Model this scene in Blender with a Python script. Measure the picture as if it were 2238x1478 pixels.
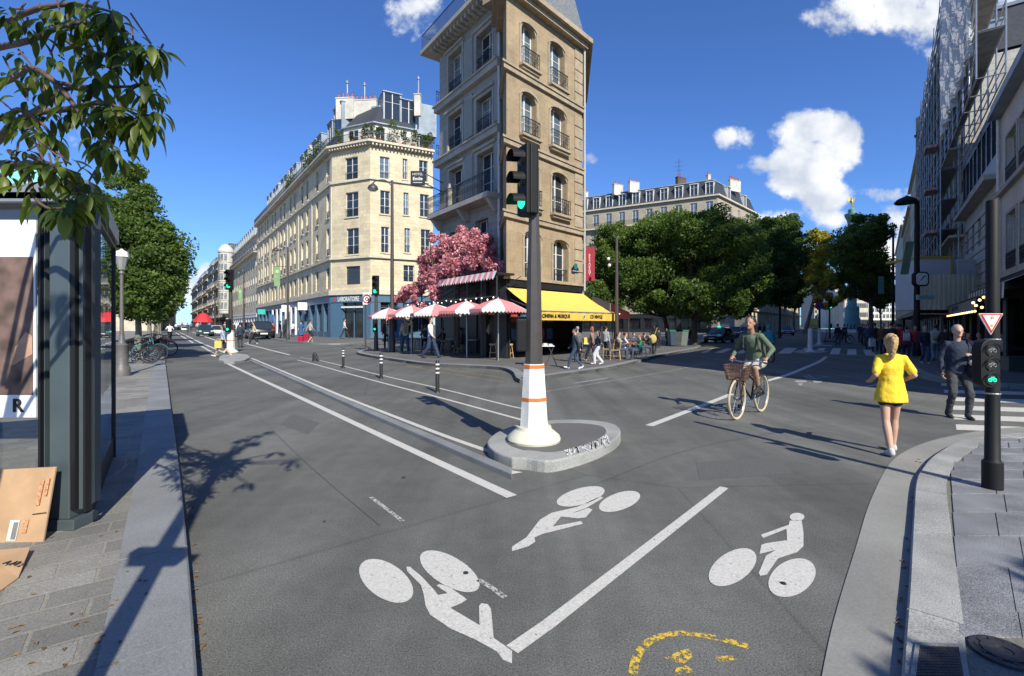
import bpy, math, random
import numpy as np
from mathutils import Vector, Matrix, noise as mnoise
random.seed(7); np.random.seed(7)
for _o in list(bpy.data.objects): bpy.data.objects.remove(_o)
SC = bpy.context.scene; COL = SC.collection
# ---------------------------------------------------------------- camera
H = 1.7; F = 1050.0; CX = 1119.0; HY = 710.0
cam = bpy.data.cameras.new('camera'); co = bpy.data.objects.new('camera', cam); COL.objects.link(co)
co.location = (0, 0, H); co.rotation_euler = (math.pi/2, 0, 0)
cam.sensor_width = 36; cam.lens = F*36/2238.0; cam.shift_y = -(739-HY)/2238.0
cam.clip_start = .05; cam.clip_end = 5000
SC.camera = co
SC.view_settings.view_transform = 'Standard'; SC.view_settings.look = 'None'; SC.view_settings.exposure = 0.58
# ---------------------------------------------------------------- sun and sky
SUN_AZ = math.radians(155.5); SUN_EL = math.radians(37)
sd = Vector((math.sin(SUN_AZ)*math.cos(SUN_EL), math.cos(SUN_AZ)*math.cos(SUN_EL), math.sin(SUN_EL)))
sun = bpy.data.lights.new('sun', 'SUN'); sun.energy = 4.6; sun.angle = math.radians(.5); sun.color = (1, .95, .81)
so = bpy.data.objects.new('sun', sun); COL.objects.link(so); so.rotation_euler = sd.to_track_quat('Z', 'Y').to_euler()
W = bpy.data.worlds.new('World'); SC.world = W; W.use_nodes = True
nt = W.node_tree; nt.nodes.clear()
def nn(t, tree=None, **k):
    n = (tree or nt).nodes.new(t)
    for a, b in k.items(): setattr(n, a, b)
    return n
def lk(a, b, tree=None): (tree or nt).links.new(a, b)
def mth(op, a, b=None, c=None, tree=None):
    n = nn('ShaderNodeMath', tree, operation=op)
    for i, v in enumerate((a, b, c)):
        if v is None: continue
        if isinstance(v, (int, float)): n.inputs[i].default_value = v
        else: lk(v, n.inputs[i], tree)
    return n.outputs[0]
sky = nn('ShaderNodeTexSky', sky_type='NISHITA'); sky.sun_disc = False; sky.sun_elevation = SUN_EL
sky.sun_rotation = SUN_AZ; sky.air_density = 1.0; sky.dust_density = .15; sky.ozone_density = 3.0; sky.altitude = 60
tc = nn('ShaderNodeTexCoord'); sp = nn('ShaderNodeSeparateXYZ'); lk(tc.outputs['Generated'], sp.inputs[0])
yy = mth('MAXIMUM', sp.outputs[1], .02)
U = mth('DIVIDE', sp.outputs[0], yy); V = mth('DIVIDE', sp.outputs[2], yy)
cmb = nn('ShaderNodeCombineXYZ'); lk(U, cmb.inputs[0]); lk(V, cmb.inputs[1])
n1 = nn('ShaderNodeTexNoise'); n1.inputs['Scale'].default_value = 13; n1.inputs['Detail'].default_value = 12; n1.inputs['Roughness'].default_value = .6
lk(cmb.outputs[0], n1.inputs['Vector'])
n2 = nn('ShaderNodeTexNoise'); n2.inputs['Scale'].default_value = 26; n2.inputs['Detail'].default_value = 8; n2.inputs['Roughness'].default_value = .6
lk(cmb.outputs[0], n2.inputs['Vector'])
# clouds: (centre and radii as bearings measured from the photograph, weight)
CL = [(1740,295,52,50,1.3),(1830,300,46,50,1.3),(1785,275,48,42,1.5),(1850,300,34,40,1.1),(1775,350,95,50,1.5),(1680,362,60,22,.8),(1840,340,44,40,1.3),(1750,395,75,50,1.4),(1800,425,62,36,1.2),(1815,480,50,22,.9),
      (1608,302,42,26,.7),(1955,18,150,60,1),(2080,30,130,90,1),(2170,80,130,110,1),(2065,105,45,50,.8),(1880,30,120,45,.8),(1950,425,55,14,.45),(1725,465,55,16,.6),(1290,350,16,12,.35),
      (395,630,60,48,.8),(430,600,40,22,.5),(350,610,70,30,.7),(905,30,60,50,.75),(1700,480,60,16,.6),(1960,480,45,30,.6),(230,590,60,30,.6),(160,290,60,20,.3),(1960,545,80,60,.9)]
best = None; low = None
for (x, y, rx, ry, w) in CL:
    cu, cv, ru, rv = (x-CX)/F, (HY-y)/F, rx/F, ry/F
    du = mth('MULTIPLY', mth('SUBTRACT', U, cu), 1/ru); dv = mth('MULTIPLY', mth('SUBTRACT', V, cv), 1/rv)
    q = mth('MULTIPLY_ADD', du, du, mth('MULTIPLY', dv, dv))
    m = mth('MULTIPLY', mth('SUBTRACT', 1.25, q), w)
    best = m if best is None else mth('SMOOTH_MAX', best, m, .25)
best = mth('MAXIMUM', best, -1.0)
dens = mth('ADD', best, mth('MULTIPLY', mth('SUBTRACT', n1.outputs[0], .5), 3.4))
dens = mth('ADD', dens, mth('MULTIPLY', mth('SUBTRACT', n2.outputs[0], .5), .9))
mr = nn('ShaderNodeMapRange', interpolation_type='SMOOTHSTEP'); lk(dens, mr.inputs[0])
mr.inputs[1].default_value = .0; mr.inputs[2].default_value = 1.15; mr.inputs[3].default_value = 0; mr.inputs[4].default_value = .97
n3 = nn('ShaderNodeTexNoise'); n3.inputs['Scale'].default_value = 12; n3.inputs['Detail'].default_value = 9
mp = nn('ShaderNodeMapping'); mp.inputs['Location'].default_value = (.03, -.035, 0); lk(cmb.outputs[0], mp.inputs[0]); lk(mp.outputs[0], n3.inputs['Vector'])
cr = nn('ShaderNodeMapRange'); lk(n3.outputs[0], cr.inputs[0]); cr.inputs[1].default_value = .36; cr.inputs[2].default_value = .62
cr.inputs[3].default_value = .25; cr.inputs[4].default_value = 1.0
cc = nn('ShaderNodeMix', data_type='RGBA'); lk(cr.outputs[0], cc.inputs[0]); cc.inputs[6].default_value = (2.9, 3.3, 4.0, 1); cc.inputs[7].default_value = (6.1, 6.2, 6.3, 1)
mx = nn('ShaderNodeMix', data_type='RGBA'); lk(mr.outputs[0], mx.inputs[0]); lk(cc.outputs[2], mx.inputs[7])
hs = nn('ShaderNodeMix', data_type='RGBA', blend_type='MULTIPLY'); hs.inputs[0].default_value = 1; hs.inputs[7].default_value = (.40, .60, .95, 1); lk(sky.outputs[0], hs.inputs[6]); lk(hs.outputs[2], mx.inputs[6])
bg = nn('ShaderNodeBackground'); bg.inputs['Strength'].default_value = .12; lk(mx.outputs[2], bg.inputs[0])
wo = nn('ShaderNodeOutputWorld'); lk(bg.outputs[0], wo.inputs[0])
# ---------------------------------------------------------------- measuring helpers
def G(x, y, z=0.0):
    Y = (H-z)*F/(y-HY); return Vector(((x-CX)/F*Y, Y, z))
def P3(x, y, Y): return Vector(((x-CX)/F*Y, Y, H+(HY-y)/F*Y))
def ZY(y, Y): return H+(HY-y)/F*Y
def us(A, d, x):                         # distance along the ground line A + s*d seen at bearing x
    k = (x-CX)/F
    return (k*A[1]-A[0])/(d[0]-k*d[1])
PH = .12
# ---------------------------------------------------------------- mesh builder
MW = {}
class MB:
    def __init__(s, M=None): s.v = []; s.f = []; s.mi = []; s.M = M; s.cur = 0
    def add(s, vs, fs):
        n = len(s.v)
        if s.M is not None: vs = [s.M @ Vector(v) for v in vs]
        s.v += [tuple(v) for v in vs]; s.f += [tuple(i+n for i in f) for f in fs]; s.mi += [s.cur]*len(fs)
    def quad(s, a, b, c, d): s.add([a, b, c, d], [(0, 1, 2, 3)])
    def box(s, x0, x1, y0, y1, z0, z1):
        s.add([(x0,y0,z0),(x1,y0,z0),(x1,y1,z0),(x0,y1,z0),(x0,y0,z1),(x1,y0,z1),(x1,y1,z1),(x0,y1,z1)],
              [(0,3,2,1),(4,5,6,7),(0,1,5,4),(1,2,6,5),(2,3,7,6),(3,0,4,7)])
    def frus(s, x0,x1,y0,y1,z0, X0,X1,Y0,Y1,z1):
        s.add([(x0,y0,z0),(x1,y0,z0),(x1,y1,z0),(x0,y1,z0),(X0,Y0,z1),(X1,Y0,z1),(X1,Y1,z1),(X0,Y1,z1)],
              [(0,3,2,1),(4,5,6,7),(0,1,5,4),(1,2,6,5),(2,3,7,6),(3,0,4,7)])
    def prism(s, poly, z0, z1):
        n = len(poly); a = sum(poly[i][0]*poly[(i+1)%n][1]-poly[(i+1)%n][0]*poly[i][1] for i in range(n))
        if a < 0: poly = poly[::-1]
        s.add([(p[0],p[1],z0) for p in poly]+[(p[0],p[1],z1) for p in poly],
              [tuple(range(n-1,-1,-1)), tuple(range(n,2*n))]+[(i,(i+1)%n,n+(i+1)%n,n+i) for i in range(n)])
    def tube(s, p0, p1, r0, r1=None, n=8, cap=True):
        if r1 is None: r1 = r0
        p0 = Vector(p0); p1 = Vector(p1); d = p1-p0
        if d.length < 1e-6: return
        q = d.to_track_quat('Z', 'Y'); a = q @ Vector((1,0,0)); b = q @ Vector((0,1,0)); vs = []
        for p, r in ((p0, r0), (p1, r1)):
            for i in range(n):
                t = 2*math.pi*i/n; vs.append(p+a*math.cos(t)*r+b*math.sin(t)*r)
        fs = [(i,(i+1)%n,n+(i+1)%n,n+i) for i in range(n)]
        if cap: fs += [tuple(range(n-1,-1,-1)), tuple(range(n,2*n))]
        s.add(vs, fs)
    def path(s, pts, r, n=6):
        rs = r if isinstance(r, (list, tuple)) else [r]*len(pts)
        for i in range(len(pts)-1): s.tube(pts[i], pts[i+1], rs[i], rs[i+1], n)
    def lathe(s, prof, c=(0,0,0), n=20, ax=None):   # prof: (r, z)
        vs = []; fs = []; m = len(prof)
        q = None if ax is None else Vector(ax).to_track_quat('Z', 'Y')
        for r, z in prof:
            for i in range(n):
                t = 2*math.pi*i/n; p = Vector((r*math.cos(t), r*math.sin(t), z))
                if q is not None: p = q @ p
                vs.append(Vector(c)+p)
        for j in range(m-1):
            for i in range(n): fs.append((j*n+i, j*n+(i+1)%n, (j+1)*n+(i+1)%n, (j+1)*n+i))
        fs += [tuple(range(n-1,-1,-1)), tuple(range((m-1)*n, m*n))]
        s.add(vs, fs)
    def ell(s, c, rx, ry, rz, n=12, m=8, R=None):
        vs = []; fs = []
        c = Vector(c)
        for j in range(1, m):
            a = math.pi*j/m
            for i in range(n):
                t = 2*math.pi*i/n; p = Vector((rx*math.sin(a)*math.cos(t), ry*math.sin(a)*math.sin(t), rz*math.cos(a)))
                if R is not None: p = R @ p
                vs.append(c+p)
        tp = Vector((0,0,rz)); bt = Vector((0,0,-rz))
        if R is not None: tp = R @ tp; bt = R @ bt
        vs += [c+tp, c+bt]; k = (m-1)*n
        for i in range(n):
            fs.append((k, i, (i+1)%n)); fs.append((k+1, (m-2)*n+(i+1)%n, (m-2)*n+i))
        for j in range(m-2):
            for i in range(n): fs.append((j*n+i, (j+1)*n+i, (j+1)*n+(i+1)%n, j*n+(i+1)%n))
        s.add(vs, fs)
    def torus(s, c, R, r, ax=(1,0,0), n=28, m=6, a0=0, a1=2*math.pi):
        q = Vector(ax).to_track_quat('Z', 'Y'); c = Vector(c); full = abs(a1-a0-2*math.pi) < 1e-6
        k = n if full else n+1; vs = []; fs = []
        for i in range(k):
            t = a0+(a1-a0)*i/n
            for j in range(m):
                w = 2*math.pi*j/m; rr = R+r*math.cos(w)
                vs.append(c+q @ Vector((rr*math.cos(t), rr*math.sin(t), r*math.sin(w))))
        for i in range(n):
            i2 = (i+1)%k
            for j in range(m): fs.append((i*m+j, i2*m+j, i2*m+(j+1)%m, i*m+(j+1)%m))
        s.add(vs, fs)
    def loft(s, rings, close=True):
        n = len(rings[0]); vs = [v for r in rings for v in r]; fs = []
        for j in range(len(rings)-1):
            for i in range(n): fs.append((j*n+i, j*n+(i+1)%n, (j+1)*n+(i+1)%n, (j+1)*n+i))
        if close: fs += [tuple(range(n-1,-1,-1)), tuple(range((len(rings)-1)*n, len(rings)*n))]
        s.add(vs, fs)
    def mesh(s, name, mats, inv=None, smooth=0, uv=None):
        me = bpy.data.meshes.new(name)
        vs = s.v if inv is None else [tuple(inv @ Vector(v)) for v in s.v]
        me.from_pydata(vs, [], s.f)
        if not isinstance(mats, (list, tuple)): mats = [mats]
        for m in mats: me.materials.append(m)
        if len(mats) > 1: me.polygons.foreach_set('material_index', s.mi)
        if uv is not None:
            A, d = uv; A = Vector(A[:2]); d = Vector(d[:2]); ul = me.uv_layers.new(name='uv'); dat = []
            for l in me.loops:
                p = s.v[l.vertex_index]; q = Vector(p[:2])-A; u = q.dot(d); w = q.x*-d.y+q.y*d.x
                dat += [u+w, p[2]]
            ul.data.foreach_set('uv', dat)
        me.validate(); me.update()
        if smooth:
            me.polygons.foreach_set('use_smooth', [True]*len(me.polygons)); me.set_sharp_from_angle(angle=math.radians(smooth))
        return me
    def build(s, name, mats, parent=None, smooth=0, uv=None, bevel=0):
        inv = MW[parent].inverted() if parent is not None else None
        me = s.mesh(name, mats, inv, smooth, uv); o = bpy.data.objects.new(name, me); COL.objects.link(o)
        if parent is not None: o.parent = parent; MW[o] = MW[parent]
        else: MW[o] = Matrix.Identity(4)
        if bevel:
            b = o.modifiers.new('b', 'BEVEL'); b.width = bevel; b.segments = 2; b.limit_method = 'ANGLE'; b.angle_limit = math.radians(35)
        return o
def tag(o, label=None, cat=None, group=None, kind=None):
    for k, v in (('label', label), ('category', cat), ('group', group), ('kind', kind)):
        if v: o[k] = v
    return o
def thing(name, label, cat, loc=(0,0,0), rz=0.0, group=None):
    o = bpy.data.objects.new(name, None); COL.objects.link(o); o.location = loc; o.rotation_euler = (0,0,rz); o.empty_display_size = .1
    MW[o] = Matrix.Translation(Vector(loc)) @ Matrix.Rotation(rz, 4, 'Z')
    return tag(o, label, cat, group)
def struct(mb, name, m, **k): return tag(mb.build(name, m, **k), kind='structure')
KIDS = {}
def copy_tree(o, parent=None):
    c = o.copy(); COL.objects.link(c); c.parent = parent; MW[c] = MW[o]
    for ch in list(o.children): copy_tree(ch, c)
    return c
def dup(o, loc, rz, label, group=None, s=1.0, cat=None):
    c = copy_tree(o); c.location = loc; c.rotation_euler = (0,0,rz); c.scale = (s,)*3; tag(c, label, cat, group); return c
def poly_sheet(mb, pts, z): mb.add([(p[0],p[1],z) for p in pts], [tuple(range(len(pts)))])
def strip(mb, pts, w, z):                # painted line of constant width along ground points
    n = len(pts); L = []; R = []
    for i in range(n):
        a = pts[max(i-1,0)]; b = pts[min(i+1,n-1)]; d = Vector((b[0]-a[0], b[1]-a[1])).normalized(); nrm = Vector((-d.y, d.x))*w/2
        L.append((pts[i][0]+nrm.x, pts[i][1]+nrm.y, z)); R.append((pts[i][0]-nrm.x, pts[i][1]-nrm.y, z))
    for i in range(n-1): mb.add([L[i], R[i], R[i+1], L[i+1]], [(0,1,2,3)])
def smoothpts(pts, k=6):
    out = []
    for i in range(len(pts)-1):
        p0 = pts[max(i-1,0)]; p1 = pts[i]; p2 = pts[i+1]; p3 = pts[min(i+2,len(pts)-1)]
        for j in range(k):
            t = j/k
            out.append(tuple(.5*((2*b)+(-a+c)*t+(2*a-5*b+4*c-d)*t*t+(-a+3*b-3*c+d)*t**3) for a,b,c,d in zip(p0,p1,p2,p3)))
    out.append(tuple(pts[-1])); return out
# ---------------------------------------------------------------- materials
MC = {}
def mat(name, col, rough=.7, var=.12, scale=6.0, bump=0.0, metal=0.0, detail=6, emit=0, spec=.5, bscale=None, alpha=1.0, trans=0.0, var2=0, scale2=.6, coat=0):
    if name in MC: return MC[name]
    m = bpy.data.materials.new(name); m.use_nodes = True; t = m.node_tree; b = t.nodes['Principled BSDF']
    b.inputs['Roughness'].default_value = rough; b.inputs['Metallic'].default_value = metal; b.inputs['Specular IOR Level'].default_value = spec
    c = nn('ShaderNodeTexCoord', t)
    if coat: b.inputs['Coat Weight'].default_value = coat
    if var > 0:
        no = nn('ShaderNodeTexNoise', t); no.inputs['Scale'].default_value = scale; no.inputs['Detail'].default_value = detail; lk(c.outputs['Object'], no.inputs['Vector'], t)
        mxx = nn('ShaderNodeMix', t, data_type='RGBA'); r = nn('ShaderNodeMapRange', t); lk(no.outputs[0], r.inputs[0], t); r.inputs[1].default_value = .3; r.inputs[2].default_value = .7
        lk(r.outputs[0], mxx.inputs[0], t)
        mxx.inputs[6].default_value = tuple(max(0, x*(1-var)) for x in col)+(1,); mxx.inputs[7].default_value = tuple(min(1, x*(1+var)) for x in col)+(1,)
        o = mxx.outputs[2]
        if var2:
            n_ = nn('ShaderNodeTexNoise', t); n_.inputs['Scale'].default_value = scale2; n_.inputs['Detail'].default_value = 4; lk(c.outputs['Object'], n_.inputs['Vector'], t)
            m2 = nn('ShaderNodeMix', t, data_type='RGBA', blend_type='MULTIPLY'); m2.inputs[0].default_value = 1; lk(o, m2.inputs[6], t)
            r2 = nn('ShaderNodeMapRange', t); lk(n_.outputs[0], r2.inputs[0], t); r2.inputs[1].default_value = .35; r2.inputs[2].default_value = .65; r2.inputs[3].default_value = 1-var2; r2.inputs[4].default_value = 1
            lk(r2.outputs[0], m2.inputs[7], t); o = m2.outputs[2]
        lk(o, b.inputs['Base Color'], t)
    else: b.inputs['Base Color'].default_value = tuple(col)+(1,)
    if bump:
        nb = nn('ShaderNodeTexNoise', t); nb.inputs['Scale'].default_value = bscale or scale*3; nb.inputs['Detail'].default_value = 5; lk(c.outputs['Object'], nb.inputs['Vector'], t)
        bp = nn('ShaderNodeBump', t); bp.inputs['Strength'].default_value = bump; bp.inputs['Distance'].default_value = .02; lk(nb.outputs[0], bp.inputs['Height'], t); lk(bp.outputs[0], b.inputs['Normal'], t)
    if emit: b.inputs['Emission Color'].default_value = tuple(col)+(1,); b.inputs['Emission Strength'].default_value = emit
    if alpha < 1: b.inputs['Alpha'].default_value = alpha
    if trans: b.inputs['Transmission Weight'].default_value = trans
    MC[name] = m; return m
def wallmat(name, col, bw=1.1, bh=.38, joint=.55, var=.10, mort=.018, stain=.2, rough=.85, bump=.35):
    if name in MC: return MC[name]
    m = bpy.data.materials.new(name); m.use_nodes = True; t = m.node_tree; b = t.nodes['Principled BSDF']; b.inputs['Roughness'].default_value = rough
    uv = nn('ShaderNodeUVMap', t); c = nn('ShaderNodeTexCoord', t)
    br = nn('ShaderNodeTexBrick', t); lk(uv.outputs[0], br.inputs['Vector'], t)
    br.inputs['Scale'].default_value = 1; br.inputs['Brick Width'].default_value = bw; br.inputs['Row Height'].default_value = bh; br.inputs['Mortar Size'].default_value = mort
    br.inputs['Mortar Smooth'].default_value = .2
    br.inputs['Color1'].default_value = tuple(x*(1-var) for x in col)+(1,); br.inputs['Color2'].default_value = tuple(min(1,x*(1+var)) for x in col)+(1,)
    br.inputs['Mortar'].default_value = tuple(x*joint for x in col)+(1,)
    n_ = nn('ShaderNodeTexNoise', t); n_.inputs['Scale'].default_value = .55; n_.inputs['Detail'].default_value = 8; n_.inputs['Roughness'].default_value = .65; lk(c.outputs['Object'], n_.inputs['Vector'], t)
    r2 = nn('ShaderNodeMapRange', t); lk(n_.outputs[0], r2.inputs[0], t); r2.inputs[1].default_value = .35; r2.inputs[2].default_value = .65; r2.inputs[3].default_value = 1-stain; r2.inputs[4].default_value = 1.05
    m2 = nn('ShaderNodeMix', t, data_type='RGBA', blend_type='MULTIPLY'); m2.inputs[0].default_value = 1; lk(br.outputs[0], m2.inputs[6], t); lk(r2.outputs[0], m2.inputs[7], t)
    n4 = nn('ShaderNodeTexNoise', t); n4.inputs['Scale'].default_value = 9; n4.inputs['Detail'].default_value = 8; lk(c.outputs['Object'], n4.inputs['Vector'], t)
    r4 = nn('ShaderNodeMapRange', t); lk(n4.outputs[0], r4.inputs[0], t); r4.inputs[1].default_value = .3; r4.inputs[2].default_value = .7; r4.inputs[3].default_value = .86; r4.inputs[4].default_value = 1.08
    m4 = nn('ShaderNodeMix', t, data_type='RGBA', blend_type='MULTIPLY'); m4.inputs[0].default_value = 1; lk(m2.outputs[2], m4.inputs[6], t); lk(r4.outputs[0], m4.inputs[7], t)
    lk(m4.outputs[2], b.inputs['Base Color'], t)
    bp = nn('ShaderNodeBump', t); bp.inputs['Strength'].default_value = bump; bp.inputs['Distance'].default_value = .02; bp.invert = True
    lk(br.outputs['Fac'], bp.inputs['Height'], t); lk(bp.outputs[0], b.inputs['Normal'], t)
    MC[name] = m; return m
def flagmat(name, col, bw, bh, mort, jcol, rot, var=.22, rough=.75, off=(0,0), grain=.35, patch=.3):
    m = wallmat(name, col, bw, bh, .5, var, mort, patch, rough, .6); t = m.node_tree
    br = [n for n in t.nodes if n.type == 'TEX_BRICK'][0]; tc_ = nn('ShaderNodeTexCoord', t); mp_ = nn('ShaderNodeMapping', t)
    mp_.inputs['Rotation'].default_value = (0,0,rot); mp_.inputs['Location'].default_value = (off[0],off[1],0); lk(tc_.outputs['Object'], mp_.inputs[0], t)
    nw = nn('ShaderNodeTexNoise', t); nw.inputs['Scale'].default_value = 3.5; nw.inputs['Detail'].default_value = 3; lk(tc_.outputs['Object'], nw.inputs['Vector'], t)
    va = nn('ShaderNodeVectorMath', t, operation='MULTIPLY_ADD'); lk(nw.outputs['Color'], va.inputs[0], t); va.inputs[1].default_value = (.03,.03,0); lk(mp_.outputs[0], va.inputs[2], t)
    lk(va.outputs[0], br.inputs['Vector'], t); br.inputs['Mortar'].default_value = tuple(jcol)+(1,)
    n4 = [n for n in t.nodes if n.type == 'TEX_NOISE' and abs(n.inputs['Scale'].default_value-9) < .1][0]; n4.inputs['Scale'].default_value = 130
    r4 = n4.outputs[0].links[0].to_node; r4.inputs[3].default_value = 1-grain; r4.inputs[4].default_value = 1+grain
    return m
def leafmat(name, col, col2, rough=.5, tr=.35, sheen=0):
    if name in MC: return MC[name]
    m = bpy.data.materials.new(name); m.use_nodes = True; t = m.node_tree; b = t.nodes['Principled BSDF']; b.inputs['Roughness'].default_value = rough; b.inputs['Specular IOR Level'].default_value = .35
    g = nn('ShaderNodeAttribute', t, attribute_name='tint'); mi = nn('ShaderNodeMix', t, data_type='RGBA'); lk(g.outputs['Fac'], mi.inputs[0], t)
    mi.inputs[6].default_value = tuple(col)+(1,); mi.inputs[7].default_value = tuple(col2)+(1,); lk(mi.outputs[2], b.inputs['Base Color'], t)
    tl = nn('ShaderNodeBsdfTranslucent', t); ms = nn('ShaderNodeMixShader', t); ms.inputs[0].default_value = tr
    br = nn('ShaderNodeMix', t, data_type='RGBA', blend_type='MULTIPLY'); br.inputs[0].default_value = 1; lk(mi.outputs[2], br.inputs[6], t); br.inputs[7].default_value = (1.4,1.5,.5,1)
    lk(br.outputs[2], tl.inputs[0], t); lk(b.outputs[0], ms.inputs[1], t); lk(tl.outputs[0], ms.inputs[2], t)
    lk(ms.outputs[0], t.nodes['Material Output'].inputs[0], t)
    MC[name] = m; return m
GLASS = mat('window_glass', (.025,.032,.04), .06, 0, spec=.8)
BLACK = mat('black_metal', (.016,.016,.018), .42, .2, 8)
IRON = mat('brown_iron', (.05,.042,.038), .5, .15, 10)
WHITE = mat('white_paint', (.70,.69,.66), .5, .12, 9, var2=.12, scale2=2.5)
WFRAME = mat('window_white', (.62,.62,.6), .5, .05, 5)
ZINC = mat('zinc', (.25,.30,.35), .45, .15, 1.2, var2=.15)
SLATE = mat('slate', (.035,.04,.05), .6, .25, 5, bump=.2)
CURTAIN = mat('curtain', (.42,.42,.40), .9, .15, 4)
STEEL = mat('galvanised_steel', (.34,.35,.37), .4, .12, 6, metal=.6)
def text(s, size, M, m, parent=None, name='lettering', ext=.004, bold=0.0, align='CENTER', sx=1.0):
    cu = bpy.data.curves.new('t', 'FONT'); cu.body = s; cu.size = size; cu.extrude = ext; cu.align_x = align; cu.align_y = 'CENTER'; cu.offset = bold; cu.resolution_u = 3
    to = bpy.data.objects.new('t', cu); COL.objects.link(to); bpy.context.view_layer.update()
    me = bpy.data.meshes.new_from_object(to.evaluated_get(bpy.context.evaluated_depsgraph_get())); bpy.data.objects.remove(to)
    mm = M @ Matrix.Diagonal((sx,1,1,1))
    if parent is not None: mm = MW[parent].inverted() @ mm
    me.transform(mm); me.materials.clear(); me.materials.append(m); me.name = name
    o = bpy.data.objects.new(name, me); COL.objects.link(o)
    if parent is not None: o.parent = parent; MW[o] = MW[parent]
    return o
def upM(p, d, out=0.0):                  # text frame: x along d (ground dir), y up, z = outward
    d = Vector((d[0],d[1],0)).normalized(); n = d.cross(Vector((0,0,1)))
    p = Vector(p)+n*out
    return Matrix(((d.x,0,n.x,p.x),(d.y,0,n.y,p.y),(0,1,0,p.z),(0,0,0,1)))
# ================================================================ GROUND
def asphalt():
    m = bpy.data.materials.new('asphalt'); m.use_nodes = True; t = m.node_tree; b = t.nodes['Principled BSDF']; b.inputs['Roughness'].default_value = .82; b.inputs['Specular IOR Level'].default_value = .3
    c = nn('ShaderNodeTexCoord', t)
    def noi(s, d=4, r=.5, mp=None):
        n = nn('ShaderNodeTexNoise', t); n.inputs['Scale'].default_value = s; n.inputs['Detail'].default_value = d; n.inputs['Roughness'].default_value = r
        if mp:
            q = nn('ShaderNodeMapping', t); q.inputs['Rotation'].default_value = (0,0,mp[0]); q.inputs['Scale'].default_value = (mp[1],mp[2],1); lk(c.outputs['Object'], q.inputs[0], t); lk(q.outputs[0], n.inputs['Vector'], t)
        else: lk(c.outputs['Object'], n.inputs['Vector'], t)
        return n.outputs[0]
    def rng(v, a, bb, lo, hi):
        r = nn('ShaderNodeMapRange', t); lk(v, r.inputs[0], t)
        for i, q in enumerate((a, bb, lo, hi)): r.inputs[i+1].default_value = q
        return r.outputs[0]
    big = rng(noi(.35, 5, .6), .35, .65, .8, 1.22)
    streak = rng(noi(1.0, 4, .55, (math.radians(-36), 1.6, .06)), .35, .68, .84, 1.2)
    mid = rng(noi(5, 6, .7), .3, .7, .88, 1.1)
    gr = rng(noi(95, 3, .8), .3, .7, .38, 1.68)
    vo = nn('ShaderNodeTexVoronoi', t); vo.inputs['Scale'].default_value = 150; lk(c.outputs['Object'], vo.inputs['Vector'], t)
    sp_ = rng(vo.outputs['Distance'], .0, .34, 1.9, 1.0)
    v = mth('MULTIPLY', mth('MULTIPLY', big, streak, tree=t), mth('MULTIPLY', mid, mth('MULTIPLY', gr, sp_, tree=t), tree=t), tree=t)
    mx_ = nn('ShaderNodeMix', t, data_type='RGBA', blend_type='MULTIPLY'); mx_.inputs[0].default_value = 1; mx_.inputs[6].default_value = (.107,.107,.098,1); lk(v, mx_.inputs[7], t)
    # cracks and seams
    vc = nn('ShaderNodeTexVoronoi', t, feature='DISTANCE_TO_EDGE'); vc.inputs['Scale'].default_value = .14; lk(c.outputs['Object'], vc.inputs['Vector'], t)
    ck = rng(vc.outputs['Distance'], 0, .0035, .8, 1.0)
    m3 = nn('ShaderNodeMix', t, data_type='RGBA', blend_type='MULTIPLY'); m3.inputs[0].default_value = 1; lk(mx_.outputs[2], m3.inputs[6], t); lk(ck, m3.inputs[7], t)
    lk(m3.outputs[2], b.inputs['Base Color'], t)
    bp = nn('ShaderNodeBump', t); bp.inputs['Strength'].default_value = .6; bp.inputs['Distance'].default_value = .006; lk(noi(110, 3, .7), bp.inputs['Height'], t); lk(bp.outputs[0], b.inputs['Normal'], t)
    return m
ASPH = asphalt()
def paintmat(name, col, wear=.45, sc=26, hole=.36):
    m = mat(name, col, .7, .16, 60, bump=.3, bscale=110); t = m.node_tree; b = t.nodes['Principled BSDF']
    c = nn('ShaderNodeTexCoord', t); n = nn('ShaderNodeTexNoise', t); n.inputs['Scale'].default_value = sc; n.inputs['Detail'].default_value = 9; n.inputs['Roughness'].default_value = .75; lk(c.outputs['Object'], n.inputs['Vector'], t)
    r = nn('ShaderNodeMapRange', t); lk(n.outputs[0], r.inputs[0], t); r.inputs[1].default_value = hole-.03; r.inputs[2].default_value = hole+.05; lk(r.outputs[0], b.inputs['Alpha'], t)
    return m
PAINT = paintmat('road_paint', (.52,.50,.46))
PAINTW = paintmat('worn_road_paint', (.40,.39,.37), sc=30, hole=.47)
YPAINT = paintmat('worn_yellow_paint', (.62,.42,.05), sc=34, hole=.49)
SLABR = math.atan2(.59, .8075)
PAVE = flagmat('paving_stones', (.235,.225,.20), .42, .22, .012, (.27,.25,.21), -SLABR, var=.22, rough=.75, off=(.1,.05))
FLAG = flagmat('granite_flags', (.26,.27,.29), .62, .42, .018, (.10,.095,.085), math.radians(-4), var=.22, rough=.6)
GRAN = mat('granite_kerb', (.235,.24,.24), .65, .3, 140, bump=.25, detail=3, var2=.25, scale2=1.3)
GRANL = mat('granite_light', (.34,.34,.32), .7, .45, 120, bump=.25, detail=3, var2=.3, scale2=2)
CONC = mat('gutter_concrete', (.25,.245,.225), .8, .12, 70, bump=.15, detail=3, var2=.22, scale2=1.1)
PAVA = mat('pavement_asphalt', (.135,.13,.125), .8, .2, 90, bump=.3, detail=3, var2=.25, scale2=.7)
g = MB(); g.quad((-1500,-300,0),(1500,-300,0),(1500,2500,0),(-1500,2500,0)); struct(g, 'road', ASPH)
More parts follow.
